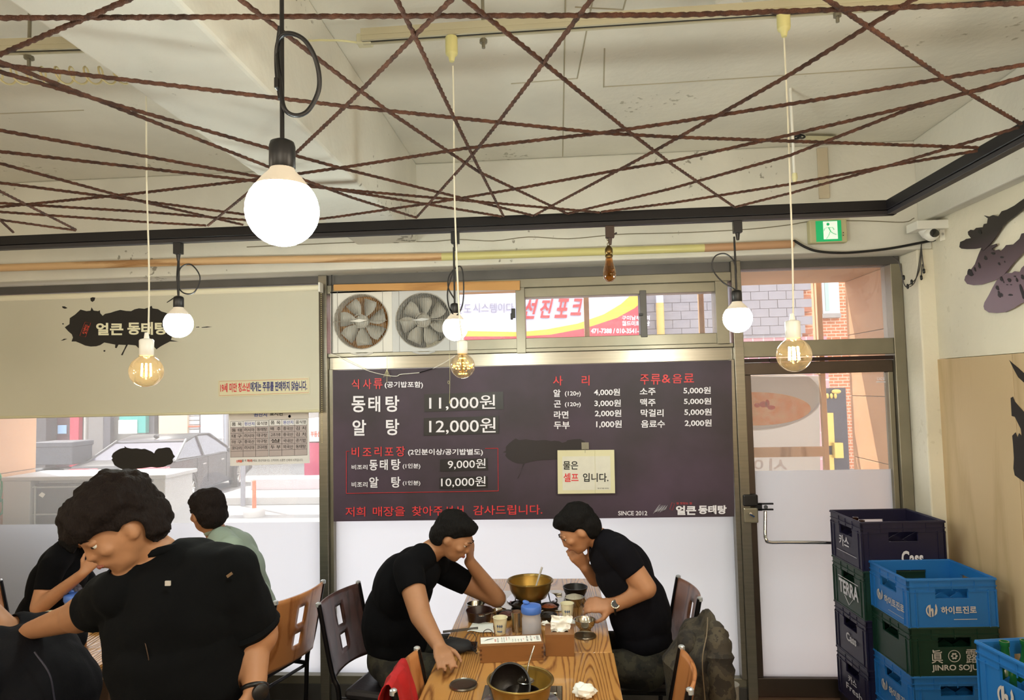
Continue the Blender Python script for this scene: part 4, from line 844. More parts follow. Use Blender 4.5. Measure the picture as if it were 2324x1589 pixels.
# ================================================================ chairs
m_cor = wood('chair_wood_orange', '#96592c', '#b87a48', .38, 4, 8, 'Z', 6, .08, coat=.2)
m_cdk = wood('chair_wood_dark', '#35201c', '#4d302a', .35, 4, 8, 'Z', 6, .08, coat=.2)
m_cmd = wood('chair_wood_brown', '#5f3c2c', '#845843', .38, 4, 8, 'Z', 6, .08, coat=.2)
m_tub = M('chair_tube', '#151214', .3, .6); m_seat = M('seat_vinyl', '#1c181b', .35, bump=.1); m_cap = M('post_cap', '#cfd3d6', .25, .6)
def chair(lab, x, y, rz, m, x0=-.215, grp=None):
    t = thing('dining_chair', lab, 'chair', (x, y, 0), rz)
    w = .385; NX, NZ = 20, 16; vs = []; fs = []
    def pt(u, v):   # u across, v up
        yy = (u-.5)*w; zz = .50+.365*v
        return (x0-.03-.075*v-.035*(1-(2*u-1)**2), yy, zz)
    for j in range(NZ+1):
        for i in range(NX+1): vs.append(pt(i/NX, j/NZ+(.03*math.sin(math.pi*i/NX) if j == 0 else 0)))
    for j in range(NZ):
        for i in range(NX):
            if i in (9, 10, 11) and (9 <= j <= 12 or 4 <= j <= 6): continue
            a = j*(NX+1)+i; fs.append((a, a+1, a+NX+2, a+NX+1))
    b = O('backrest', MB().add(vs, fs), m, t, world=False, smooth=True); s = b.modifiers.new('s', 'SOLIDIFY'); s.thickness = .012; s.offset = 0
    for sy in (-1, 1):
        p = MB().tube(bez([(x0+.03, sy*w/2, .02), (x0+.01, sy*w/2, .25), (x0, sy*w/2, .46), (x0-.035, sy*w/2, .55), (x0-.105, sy*w/2, .865)], 4), .0125, 10)
        O('post', p, m_tub, t, world=False, smooth=True)
        O('post_cap', MB().lathe([(.0135, -.012), (.0135, .004), (.008, .008), (0, .008)], (x0-.107, sy*w/2, .868), 10), m_cap, t, world=False, smooth=True)
        O('front_leg', MB().tube(bez([(.19, sy*.17, 0), (.175, sy*.165, .25), (.15, sy*.16, .41), (.10, sy*.16, .425), (x0, sy*.185, .42)], 4), .0115, 10), m_tub, t, world=False, smooth=True)
    O('cross_bar', MB().tube([(x0+.02, -w/2, .40), (x0+.02, w/2, .40)], .009, 8).tube([(.16, -.16, .36), (.16, .16, .36)], .009, 8), m_tub, t, world=False)
    st = MB(); st.box((x0+.03, -.2, .43), (.215, .2, .475)); o = O('seat', st, m_seat, t, world=False, bevel=.02, smooth=False)
    return t
chair('dark brown chair with two slots in its back, behind the left diner', -.86, 3.43, -.22, m_cdk)
chair('brown chair with two slots in its back, behind the right diner', .30, 3.56, math.pi+.1, m_cmd)
chair('orange-brown chair under the man in the green shirt', -1.70, 3.62, math.pi-.29, m_cor)
chair('orange-brown chair behind the diner at the left edge', -2.90, 3.60, .15, m_cor)
chair('orange-brown chair with a red cloth on it, lower centre', -.285, 2.56, 0, m_cor)
chair('orange-brown chair at the lower right of the near table', .105, 2.62, math.pi-.1, m_cor)
chair('chair hidden beneath the camouflage jacket', .275, 2.93, math.pi, m_cmd)
chair('chair under the seated person at the lower left corner', -1.72, 2.15, math.pi, m_cdk)
# red cloth draped over the near left chair
def drape(prof, y0, y1, ny, x_of, wob, seed=0):
    vs = []; fs = []; k = len(prof)
    for j in range(ny+1):
        v = j/ny
        for i, (x, z) in enumerate(prof):
            n_ = noise.noise(Vector((i*.45+seed, v*4, seed)))*wob; ed = 1-.12*math.sin(i/k*math.pi)
            vs.append((x+n_*.8, y0+(y1-y0)*(.5+(v-.5)*ed)+n_*.3, z+n_*.4))
    for j in range(ny):
        for i in range(k-1): fs.append((j*k+i, j*k+i+1, (j+1)*k+i+1, (j+1)*k+i))
    return MB().add(vs, fs)
pr_ = [(-.56, .62), (-.575, .70), (-.59, .78), (-.60, .85), (-.61, .885), (-.635, .89), (-.66, .85), (-.67, .76), (-.665, .66), (-.66, .55), (-.655, .44)]
o = O('red_cloth', drape(pr_, 2.36, 2.62, 16, None, .03), M('cloth_red', '#b80f14', .8, var=.25, scale=14), smooth=True); tag(o, 'bright red cloth draped over the chair at lower centre', 'cloth')
sm_ = o.modifiers.new('s', 'SOLIDIFY'); sm_.thickness = .006; s2_ = o.modifiers.new('d', 'SUBSURF'); s2_.levels = 1; s2_.render_levels = 1
# camouflage jacket
def camo(name, cs, sc=9, rough=.85):
    m = M(name, cs[0], rough); n = m.node_tree.nodes; l = m.node_tree.links; tc = n.new('ShaderNodeTexCoord'); v = n.new('ShaderNodeTexNoise'); v.inputs['Scale'].default_value = sc; v.inputs['Detail'].default_value = 6; v.inputs['Roughness'].default_value = .6
    l.new(tc.outputs['Object'], v.inputs[0]); r = n.new('ShaderNodeValToRGB'); r.color_ramp.interpolation = 'CONSTANT'; e = r.color_ramp.elements; e[0].color = lin(cs[0]); e[1].color = lin(cs[1]); e[1].position = .44
    for p_, c_ in ((.52, cs[2]), (.60, cs[3])): q_ = e.new(p_); q_.color = lin(c_)
    l.new(v.outputs[0], r.inputs[0]); l.new(r.outputs[0], n['Principled BSDF'].inputs['Base Color']); return m
m_camo = camo('camouflage', ('#0f0d09', '#1f1b13', '#2e2a1c', '#191611')); m_camol = camo('camouflage_jacket', ('#1f1913', '#30291f', '#423a2c', '#272018'))
def jacket():
    rows = [(1387, 1608, 1613, .03), (1400, 1600, 1622, .10), (1428, 1592, 1630, .17), (1440, 1562, 1632, .20), (1460, 1545, 1637, .215), (1482, 1532, 1640, .22), (1502, 1508, 1644, .22), (1540, 1512, 1650, .22), (1589, 1518, 1659, .22), (1660, 1528, 1668, .13), (1740, 1535, 1675, .12), (1830, 1560, 1660, .10)]
    vs = []; na = 48; L = []
    for (y0, a0, b0, t0), (y1, a1, b1, t1) in zip(rows, rows[1:]):
        for k in range(4): q = k/4; L.append((y0+(y1-y0)*q, a0+(a1-a0)*q, b0+(b1-b0)*q, t0+(t1-t0)*q))
    L.append(rows[-1])
    for j, (py, pa, pb, th) in enumerate(L):
        A, B = AY(pa, py, 2.93), AY(pb, py, 2.93); c = (A+B)/2; wx = (B-A).length/2
        for i in range(na):
            an = 2*math.pi*i/na; fold = min(.016, wx*.3)*(math.sin(an*6+j*.10)+.8*noise.noise(Vector((math.cos(an)*2.5, math.sin(an)*2.5, j*.12))))
            vs.append(c+Vector(((wx+fold*.5)*math.cos(an), (th+fold)*math.sin(an), 0)))
    nz = len(L)-1
    fs = [(j*na+i, j*na+(i+1) % na, (j+1)*na+(i+1) % na, (j+1)*na+i) for j in range(nz) for i in range(na)]; fs.append(tuple(range(na)))
    t = thing('camouflage_jacket', 'dark camouflage jacket hung over a chair back, right of the right diner', 'jacket', (.6, 2.93, .3))
    O('jacket_body', MB().add(vs, fs), m_camol, t, smooth=True)
    O('jacket_zip', MB().tube(bez([AY(1606, 1402, 2.84), AY(1604, 1440, 2.74), AY(1594, 1500, 2.70), AY(1600, 1589, 2.70)], 6), .0025, 5), M('zip_olive', '#6a5c48', .5), t)
    slv = MB(); slv.tube(bez([AY(1622, 1420, 2.82), AY(1630, 1460, 2.75), AY(1636, 1520, 2.72), AY(1640, 1620, 2.72)], 5), [.028+.022*min(1, k/5)+.006*math.sin(k*2.6) for k in range(16)], 14); O('sleeve', slv, m_camol, t, smooth=True)
    O('hood', MB().sph(AY(1562, 1462, 2.90), (.045, .08, .055), 18, 12), m_camol, t, smooth=True)
    return t
jacket()
bn = thing('grey_bin', 'small grey cylinder bin at the foot of the jacket', 'bin', (.83, 2.95, 0))
p = AY(1657, 1552, 2.95); O('bin_body', MB().lathe([(.02, 0), (.03, .0), (.034, p.z-.01), (.037, p.z), (.03, p.z)], (p.x, 2.95, 0), 20), M('bin_grey', '#8d8880', .4), bn, smooth=True)

# ================================================================ tableware
m_pot = M('brass_pot', '#a0844a', .33, .85, var=.25, scale=10, bump=.05, bscale=25); m_potin = M('brass_inner', '#bd9544', .4, .6, var=.3, scale=9)
m_stone = M('black_stoneware', '#17110f', .38, bump=.1); m_stoneb = M('brown_stoneware', '#2c1712', .35, bump=.08)
def vessel(name, lab, cat, px, py, zb, r, h, m, foot=.7, rim=.004, rr=1.0, label=None, parent=None, loc=None):
    p = loc or AZ(px, py, zb); t = thing(name, lab, cat, p[:])
    pr_ = [(0, .0), (r*foot, 0), (r*foot*1.05, h*.06), (r*.9, h*.5), (r, h*.93), (r*1.02, h), (r*.97, h*1.0), (r*.94, h*.9), (r*.84, h*.48), (r*foot*.95, h*.14), (0, h*.12)]
    O('body', MB().lathe(pr_, (0, 0, 0), 32), m, t, world=False, smooth=True)
    return t, p
def burner(lab, px, py, w, d, zt=.75, R_=.085, rect=None):
    p = AZ(px, py, zt); t = thing('table_burner', lab, 'burner', p[:])
    O('steel_plate', MB().box((-w/2, -d/2, 0), (w/2, d/2, .008)), m_inox, t, world=False, bevel=.003)
    O('drip_ring', MB().lathe([(R_*1.55, .008), (R_*1.62, .014), (R_*1.5, .022), (R_*1.3, .016), (R_*1.0, .012), (R_*.8, .010), (0, .009)], (0, 0, 0), 36), m_chrome, t, world=False, smooth=True)
    O('burner_head', MB().lathe([(R_*.5, .01), (R_*.5, .025), (R_*.42, .03), (R_*.2, .03), (R_*.18, .02), (0, .02)], (0, 0, 0), 24), m_black, t, world=False, smooth=True)
    for k in range(4):
        a = k*math.pi/2+.5; O('pot_support', MB().tube([(R_*1.2*math.cos(a), R_*1.2*math.sin(a), .012), (R_*1.15*math.cos(a), R_*1.15*math.sin(a), .038), (R_*.4*math.cos(a), R_*.4*math.sin(a), .038)], .004, 6), m_black, t, world=False)
    O('gas_lever', MB().box((w/2-.1, d/2-.09, .008), (w/2-.02, d/2-.03, .02)), m_inox, t, world=False, bevel=.003)
    return t, p
b1, pb1 = burner('chrome ringed gas burner set in the far table under the brass pot', 1208, 1365, .36, .34)
b2, pb2 = burner('chrome ringed gas burner set in the near table', 1182, 1610, .30, .36, R_=.092)
def pot(lab, p, r, h, soup):
    t = thing('stew_pot', lab, 'pot', (p.x, p.y, .79))
    pr_ = [(0, 0), (r*.55, 0), (r*.72, h*.1), (r*.9, h*.5), (r*.965, h*.93), (r*1.04, h*.97), (r*1.05, h), (r*.97, h*1.0), (r*.94, h*.92)]
    O('pot_wall', MB().lathe(pr_, (0, 0, 0), 44, cap=False), m_pot, t, world=False, smooth=True)
    O('pot_inside', MB().lathe([(r*.94, h*.92), (r*.88, h*.5), (r*.7, h*.12), (0, h*.06)], (0, 0, 0), 44, cap=False), m_potin, t, world=False, smooth=True)
    O('rolled_rim', MB().ring((0, 0, h*.985), r*1.01, .0045, 44, 8), m_pot, t, world=False, smooth=True)
    if soup: O('broth', MB().lathe([(r*.83, h*.40), (0, h*.40)], (0, 0, 0), 36), M('broth', '#b08a3c', .15, coat=.5), t, world=False)
    return t
c1 = AY(1203, 1318, 3.66); pot('brass-coloured stew pot with a ladle on the far table', Vector((c1.x, 3.66, 0)), .118, .095, True)
c2 = AY(1181, 1540, 2.42); pot('brass-coloured pot holding black bowls on the near table', Vector((c2.x, 2.42, 0)), .112, .100, False)
def ladle(lab, a, b, bowl, m, r=.0035):
    t = thing('ladle', lab, 'ladle', bowl[:]); O('handle', MB().tube([bowl, a, b], [r, r, r*1.2], 8), m, t, smooth=True)
    O('ladle_bowl', MB().lathe([(0, -.012), (.02, -.009), (.03, .0), (.028, .001), (.018, -.006), (0, -.009)], bowl, 18), m, t, smooth=True)
ladle('pale ladle handle standing in the far brass pot', AY(1218, 1326, 3.68), AY(1230, 1288, 3.74), AY(1213, 1342, 3.66), M('handle_white', '#cfc9c0', .4), .005)
ladle('thin steel ladle leaning in the near pot of bowls', AY(1200, 1505, 2.44), AY(1213, 1466, 2.47), AY(1193, 1545, 2.42), m_inox, .0028)
# bowls in the near pot: one tipped on its side, one flat
cpt = Vector((c2.x, 2.42, .79))
t = thing('stoneware_bowl', 'black bowl tipped on edge inside the near pot', 'bowl', (cpt.x-.03, 2.43, .86), rot=(math.radians(62), 0, math.radians(-8)))
O('body', MB().lathe([(0, -.02), (.045, -.02), (.055, 0), (.07, .03), (.074, .042), (.068, .042), (.05, .005), (0, -.008)], (0, 0, 0), 36), m_stone, t, world=False, smooth=True)
O('foot_ring', MB().ring((0, 0, -.022), .04, .004, 28, 6), m_stone, t, world=False, smooth=True)
vessel('stoneware_bowl', 'black bowl lying flat inside the near pot', 'bowl', 0, 0, 0, .060, .042, m_stone, loc=Vector((cpt.x+.008, 2.375, .825)))
vessel('stoneware_bowl', 'black handled bowl behind the rice bowl, far right of the table', 'bowl', 1306, 1353, .75, .068, .052, m_stone)
t, p = vessel('rice_bowl', 'steel bowl heaped with white rice beside the right diner', 'bowl', 1303, 1375, .75, .050, .046, m_inox)
O('rice_mound', MB().lathe([(.047, .040), (.04, .05), (.02, .058), (0, .06)], (0, 0, 0), 24), M('rice', '#e0dac4', .8, bump=.9, bscale=160), t, world=False, smooth=True)
vessel('steel_bowl', 'empty steel bowl at the right edge of the far table', 'bowl', 1328, 1429, .75, .050, .048, m_inox, foot=.5)
def lid(lab, px, py, r, zb=.75):
    p = AZ(px, py, zb); t = thing('rice_bowl_cover', lab, 'lid', p[:])
    O('lid_plate', MB().lathe([(r, 0), (r*1.03, .004), (r*.98, .009), (r*.9, .006), (r*.55, .007), (0, .006)], (0, 0, 0), 32), M('dull_steel', '#8a857c', .28, 1), t, world=False, smooth=True)
lid('steel rice-bowl lid lying below the empty steel bowl', 1328, 1445, .050); lid('steel lid lying alone on the near table, left of the pot', 1052, 1557, .054)
vessel('stoneware_bowl', 'dark brown bowl on the left of the far table', 'bowl', 1088, 1408, .75, .066, .052, m_stoneb, foot=.8)
vessel('steel_bowl', 'steel rice bowl behind the dark brown bowl', 'bowl', 1080, 1388, .75, .047, .042, m_inox)
vessel('steel_bowl', 'low steel dish right of the dark brown bowl', 'bowl', 1133, 1394, .75, .040, .02, m_inox)
def dish(lab, px, py, r, food=None, fc=None):
    t, p = vessel('side_dish', lab, 'dish', px, py, .75, r, .028, m_stone, foot=.55)
    if food: O(food, MB().lathe([(r*.8, .020), (r*.5, .03), (r*.2, .027), (0, .032)], (0, 0, 0), 18), M(food, fc, .35, var=.6, scale=40, bump=.9, bscale=70), t, world=False, smooth=True)
dish('small dark side dish left of the steel cup', 1150, 1404, .052, 'pickle', '#6e4238'); dish('side dish of orange kimchi behind the water bottle', 1247, 1386, .052, 'kimchi', '#b05a2c')
dish('small black side dish right of the water bottle', 1243, 1408, .048, 'seaweed', '#1c1610'); dish('small black dish behind the steel cup', 1178, 1381, .045, 'greens', '#3a2c1c')
p = AZ(1174, 1433, .75); t = thing('steel_cup', 'tall steel utensil cup left of the water bottle', 'cup', p[:])
O('cup_wall', MB().lathe([(0, 0), (.024, 0), (.0285, .09), (.0295, .092), (.0275, .092), (.023, .004)], (0, 0, 0), 28), m_inox, t, world=False, smooth=True)
O('contents', MB().lathe([(.0265, .078), (.015, .084), (0, .082)], (0, 0, 0), 16), M('sauce_orange', '#a86a40', .4, var=.5, scale=60, bump=.6), t, world=False, smooth=True)
m_cup = M('paper_cup', '#e6dfbe', .6); m_print = M('cup_print', '#5f6f8c', .6)
def cup(lab, px, py, r=.034, h=.074, tree=True):
    p = AZ(px, py, .75); t = thing('paper_cup', lab, 'cup', p[:])
    O('cup_wall', MB().lathe([(0, .003), (r*.72, .0), (r*.98, h*.97), (r*1.04, h*.985), (r*1.04, h), (r*.95, h), (r*.70, .006)], (0, 0, 0), 30), m_cup, t, world=False, smooth=True)
    if tree:
        k = MB(); rr = lambda z: r*(.72+.26*z/h)+.0006
        def q(a, z): return (rr(z)*math.sin(a), -rr(z)*math.cos(a), z)
        for a in (-.35, .0, .3):
            k.tube([q(a, .016), q(a, .035)], .0006, 4)
            for b in range(5): k.tube([q(a, .033), q(a+.16*(b-2)/2, .042+.006*(1-abs(b-2)/2))], .0009, 4)
        for z in (.013, .016): k.tube([q(a, z) for a in (-.5, -.2, .1, .4)], .0016, 4)
        O('tree_print', k, m_print, t, world=False)
cup('paper cup with blue tree print, left of the steel utensil cup', 1136, 1437); cup('paper cup with tree print near the right diner', 1288, 1403)
m_bot = M('bottle_plastic', '#d9dce8', .25); m_bot.node_tree.nodes['Principled BSDF'].inputs['Alpha'].default_value = .42; m_wat = M('bottle_water', '#b9b6b4', .2); m_wat.node_tree.nodes['Principled BSDF'].inputs['Alpha'].default_value = .5; m_lid = M('lid_blue', '#4a74c8', .4)
def bottle(lab, px, py, r=.045, h=.118):
    p = AZ(px, py, .75); t = thing('water_bottle', lab, 'bottle', p[:])
    O('bottle_wall', MB().lathe([(0, .003), (r*.93, 0), (r, .006), (r*1.0, h*.75), (r*.93, h*.82), (r*.97, h)], (0, 0, 0), 30), m_bot, t, world=False, smooth=True)
    O('water', MB().lathe([(0, .006), (r*.9, .006), (r*.95, h*.42), (0, h*.42)], (0, 0, 0), 28), m_wat, t, world=False, smooth=True)
    l_ = MB(); l_.lathe([(r*1.02, h-.004), (r*1.05, h), (r*1.05, h+.022), (r*.98, h+.028), (r*.3, h+.034), (0, h+.034)], (0, 0, 0), 30); O('screw_lid', l_, m_lid, t, world=False, smooth=True)
    O('flip_cap', MB().lathe([(.015, 0), (.017, .006), (.014, .010), (0, .011)], (-r*.55, .004, h+.036), 18, Matrix.Rotation(.25, 3, 'Y')), m_lid, t, world=False, smooth=True)
bottle('clear water bottle with blue lid, centre of the far table', 1207, 1447); bottle('clear water bottle with blue lid on the left window table', 168, 1415, .046, .12)
m_box = wood('box_wood', '#6a4523', '#86592f', .45, 5, 5, 'X', 6, .08)
def wbox(name, lab, cat, p00, w, d, h, rz, mid=None):
    t = thing(name, lab, cat, p00[:], rz)
    th = .007; parts = (('side_board', (0, 0, 0), (w, th, h)), ('side_board', (0, d-th, 0), (w, d, h)), ('end_board', (0, th, 0), (th, d-th, h)), ('end_board', (w-th, th, 0), (w, d-th, h)), ('base_board', (th, th, .002), (w-th, d-th, .008)))
    for n_, a, b in parts: O(n_, MB().box(a, b), m_box, t, world=False, bevel=.0012)
    return t
pa, pb_ = AZ(1090, 1506, .75), AZ(1234, 1499, .75); rz = math.atan2((pb_-pa).y, (pb_-pa).x)
sb = wbox('spoon_box', 'long wooden spoon box with a white menu card on its lid, near table', 'box', pa, (pb_-pa).length, .105, .065, rz); w_ = (pb_-pa).length
O('lid_board', MB().box((-.002, -.002, .065), (w_+.002, .107, .073)), m_box, sb, world=False, bevel=.0015)
fj = MB()
for z in (.012, .03, .048): fj.box((-.0008, -.0008, z), (.008, .0, z+.009)).box((w_-.008, -.0008, z), (w_+.0008, 0, z+.009))
O('finger_joint', fj, M('joint_dark', '#5e3718', .6), sb, world=False)
mc = thing('menu_card', 'white laminated menu card lying on the spoon box', 'card', (sb.location+Vector((0, 0, .0735)))[:], rz)
O('card_sheet', MB().box((.004, .016, 0), (w_-.006, .088, .0012)), m_paper, mc, world=False)
kb, kr = MB(), MB()
def ct(mb, s, x, y0, y1, wd): text(mb, s, (x, y0, .0018), (0, y1-y0, 0), (wd*-1, 0, 0), .01)
def ct(mb, s, x, y0, y1, wd): text(mb, s, (x, y0, .0018), Vector((0, 1, 0))*(y1-y0), Vector((-1, 0, 0))*wd, .01)
kx = w_/.265
for s, x, y0, y1, wd in (('얼큰동태탕', .252, .030, .080, .012), ('동태탕  11,000', .222, .022, .082, .008), ('알탕  12,000', .205, .022, .082, .008), ('알 4,000', .178, .022, .05, .005), ('곤 3,000', .166, .022, .05, .005), ('라면 2,000', .154, .022, .052, .005), ('두부 1,000', .142, .022, .052, .005), ('소주 맥주', .128, .05, .08, .005), ('포장 1인 9,000', .106, .022, .075, .005), ('포장 1인 10,000', .096, .022, .075, .005), ('음료수 2,000', .080, .022, .07, .006)): ct(kb, s, x*kx, y0, y1, wd)
for s, x, y0, y1, wd in (('식사류', .236, .045, .065, .006), ('비조리포장', .116, .04, .08, .005), ('동태탕', .070, .03, .06, .008), ('사리', .188, .04, .055, .005)): ct(kr, s, x*kx, y0, y1, wd)
for a in range(6): kb.tube([(.018+a*.006, .045+a*.003, .0018), (.035+a*.005, .062+a*.002, .0018)], [.0004, .0018], 4, sq=.2)
O('black_lettering', kb, m_blackprint, mc, world=False); O('red_lettering', kr, m_red, mc, world=False)
pa, pb_ = AZ(1238, 1490, .75), AZ(1304, 1490, .75)
tb = wbox('tissue_box', 'wooden tissue box with a tissue pulled up, beside the spoon box', 'tissue box', pa, (pb_-pa).length, .135, .085, 0); w2 = (pb_-pa).length
O('top_board', MB().box((-.001, -.001, .085), (w2*.2, .136, .092)).box((w2*.8, -.001, .085), (w2+.001, .136, .092)).box((w2*.2, .10, .085), (w2*.8, .136, .092)).box((w2*.2, -.001, .085), (w2*.8, .03, .092)), m_box, tb, world=False, bevel=.001)
def crumple(c, rx, ry, rz_, seed, amp=.35, n=26, m=16):
    mb = MB().sph((0, 0, 0), 1, n, m); out = []
    for v in mb.v:
        V = Vector(v); k = 1+amp*noise.noise(V*2.1+Vector((seed, 0, 0)))+amp*.6*noise.noise(V*5+Vector((0, seed, 0)))
        out.append((c[0]+V.x*rx*k, c[1]+V.y*ry*k, c[2]+max(-.95, V.z)*rz_*k))
    mb.v = out; return mb
def sheet(quad, nx, ny, amp, seed, thick=.001):
    q = [Vector(a) for a in quad]; vs = []
    for j in range(ny+1):
        for i in range(nx+1):
            u, v = i/nx, j/ny; p = (q[0]*(1-u)+q[1]*u)*(1-v)+(q[3]*(1-u)+q[2]*u)*v; k = noise.noise(Vector((u*3+seed, v*3, seed)))*amp+noise.noise(Vector((u*9, v*9, seed)))*amp*.4
            vs.append(p+Vector((k*.4, k, abs(k)*.6)))
    return MB().add(vs, [(j*(nx+1)+i, j*(nx+1)+i+1, (j+1)*(nx+1)+i+1, (j+1)*(nx+1)+i) for j in range(ny) for i in range(nx)])
P0 = AZ(1238, 1490, .75)+Vector((0, .06, .08))
o = O('tissue', sheet([P0+Vector((.025, 0, 0)), P0+Vector((.105, 0, 0)), AY(1300, 1400, P0.y+.02), AY(1250, 1397, P0.y+.02)], 12, 12, .022, 3), m_paper, smooth=True); tag(o, 'white tissue standing up out of the tissue box', 'tissue')
for lab, px, py, r, sd_ in (('crumpled white tissue on the near table, lower right', 1326, 1568, .042, 5.0), ('small crumpled tissue behind the tissue box, left', 1238, 1415, .020, 8.0), ('small crumpled tissue behind the tissue box, right', 1296, 1412, .020, 12.0)):
    p = AZ(px, py, .75+r*.5); o = O('crumpled_tissue', crumple(p, r, r*.85, r*.55, sd_), m_paper, smooth=True); tag(o, lab, 'tissue')
q = [AZ(x, y, .753) for x, y in ((1060, 1434), (1122, 1437), (1118, 1414), (1074, 1412))]
tag(O('paper_napkin', sheet(q, 10, 8, .010, 6), m_paper, smooth=True), 'flat creased white napkin under the dark brown bowl', 'napkin')
ch = thing('chopsticks', 'pair of dark steel chopsticks overhanging the table left edge', 'chopsticks', AZ(1040, 1430, .752)[:])
for dy in (0, 3): O('chopstick', MB().tube([AZ(1005, 1433+dy, .757), AZ(1085, 1424+dy, .757)], [.003, .0022], 6), M('chop_dark', '#4a4744', .3, .8), ch)
sp_ = thing('spoon', 'steel spoon resting in the dark brown bowl', 'spoon', AZ(1100, 1396, .8)[:])
O('handle', MB().tube([AY(1098, 1396, 3.36), AY(1142, 1383, 3.34)], [.003, .0045], 6, sq=.5), m_inox, sp_); O('spoon_bowl', MB().sph(AY(1092, 1397, 3.36), (.02, .014, .004), 12, 8), m_inox, sp_, smooth=True)
ew = thing('eyeglasses', 'black round-rimmed eyeglasses lying on the table edge by the left diner', 'eyeglasses', AZ(1085, 1450, .752)[:])
for n_, (px, py) in enumerate(((1069, 1449), (1107, 1441))): O('lens_rim', MB().ring(AZ(px, py, .772), .0235, .0016, 24, 6, Matrix.Rotation(1.1, 3, 'X')), m_black, ew)
O('bridge', MB().tube(bez([AZ(1081, 1441, .785), AZ(1088, 1439, .789), AZ(1095, 1436, .786)], 4), .0013, 6), m_brass, ew)
O('temple_arm', MB().tube([AZ(1055, 1456, .775), AZ(1082, 1484, .758)], .0017, 6), m_black, ew); O('temple_arm', MB().tube([AZ(1121, 1436, .78), AZ(1125, 1450, .757)], .0017, 6), m_black, ew)
cp_ = thing('black_cap', 'soft black cap on the table corner by the left diner', 'cap', AZ(1040, 1470, .75)[:])
mb = MB(); vs = []
o = O('crown', crumple(AZ(1034, 1466, .775), .075, .05, .028, 2.2, .12), M('cap_black', '#131114', .7), cp_, smooth=True)
O('visor', MB().prism([AZ(x, y, .765) for x, y in ((1010, 1468), (1040, 1478), (1052, 1466), (1046, 1450), (1020, 1446))], (0, 0, .004)), M('cap_black', ''), cp_, bevel=.001)
ph = thing('phone', 'dark phone lying flat beside the spoon box', 'phone', AZ(1062, 1474, .75)[:]); O('phone_body', MB().prism([AZ(x, y, .7505) for x, y in ((1030, 1479), (1082, 1479), (1084, 1460), (1040, 1460))], (0, 0, .008)), M('phone_black', '#08080a', .12, coat=.6), ph, bevel=.002)
# left window table
cup('plain paper cup by the spoon box on the left window table', 111, 1424, tree=False, r=.036)
pa = AZ(96, 1483, .75); pc_ = AZ(151, 1497, .75); pd = AZ(197, 1472, .75)
u = pd-pc_; rz = math.atan2(u.y, u.x)
pa2 = pc_+Vector((math.cos(rz+math.pi/2), math.sin(rz+math.pi/2), 0))*.17
lb = thing('spoon_box', 'wooden spoon box on the left table under the outstretched arm', 'box', pc_[:], rz); L_ = u.length
for n_, a, b in (('side_board', (0, 0, 0), (L_, .008, .075)), ('side_board', (0, .162, 0), (L_, .17, .075)), ('end_board', (0, .008, 0), (.008, .162, .075)), ('end_board', (L_-.008, .008, 0), (L_, .162, .075)), ('lid_board', (-.002, -.002, .075), (L_+.002, .172, .084))): O(n_, MB().box(a, b), m_box, lb, world=False, bevel=.0015)
O('paper_sheet', MB().box((.01, .09, .085), (L_-.01, .165, .086)), m_paper, lb, world=False)
p = AZ(133, 1540, .75); t = thing('steel_cup', 'steel tumbler at the front of the left table', 'cup', p[:])
O('cup_wall', MB().lathe([(0, .003), (.026, 0), (.034, .085), (.0355, .087), (.0335, .088), (.025, .006)], (0, 0, 0), 28), m_inox, t, world=False, smooth=True)
t, p = vessel('side_dish', 'dark dish of kimchi at the man\'s elbow on the left table', 'dish', 236, 1424, .75, .062, .03, m_stone, foot=.5)
O('kimchi', MB().lathe([(.05, .022), (.03, .036), (.01, .034), (0, .04)], (0, 0, 0), 18), M('kimchi_pink', '#b5654c', .35, var=.6, scale=40, bump=.9, bscale=70), t, world=False, smooth=True)
ct_ = thing('spoon', 'steel spoon and chopsticks lying at the left table edge', 'cutlery', AZ(170, 1535, .75)[:])
O('spoon_handle', MB().tube([AZ(135, 1545, .755), AZ(212, 1530, .755)], [.0028, .004], 6, sq=.5), m_inox, ct_); O('chopstick', MB().tube([AZ(135, 1536, .755), AZ(216, 1526, .755)], .0024, 6), m_inox, ct_); O('chopstick', MB().tube([AZ(135, 1541, .755), AZ(190, 1534, .755)], .0024, 6), m_inox, ct_)

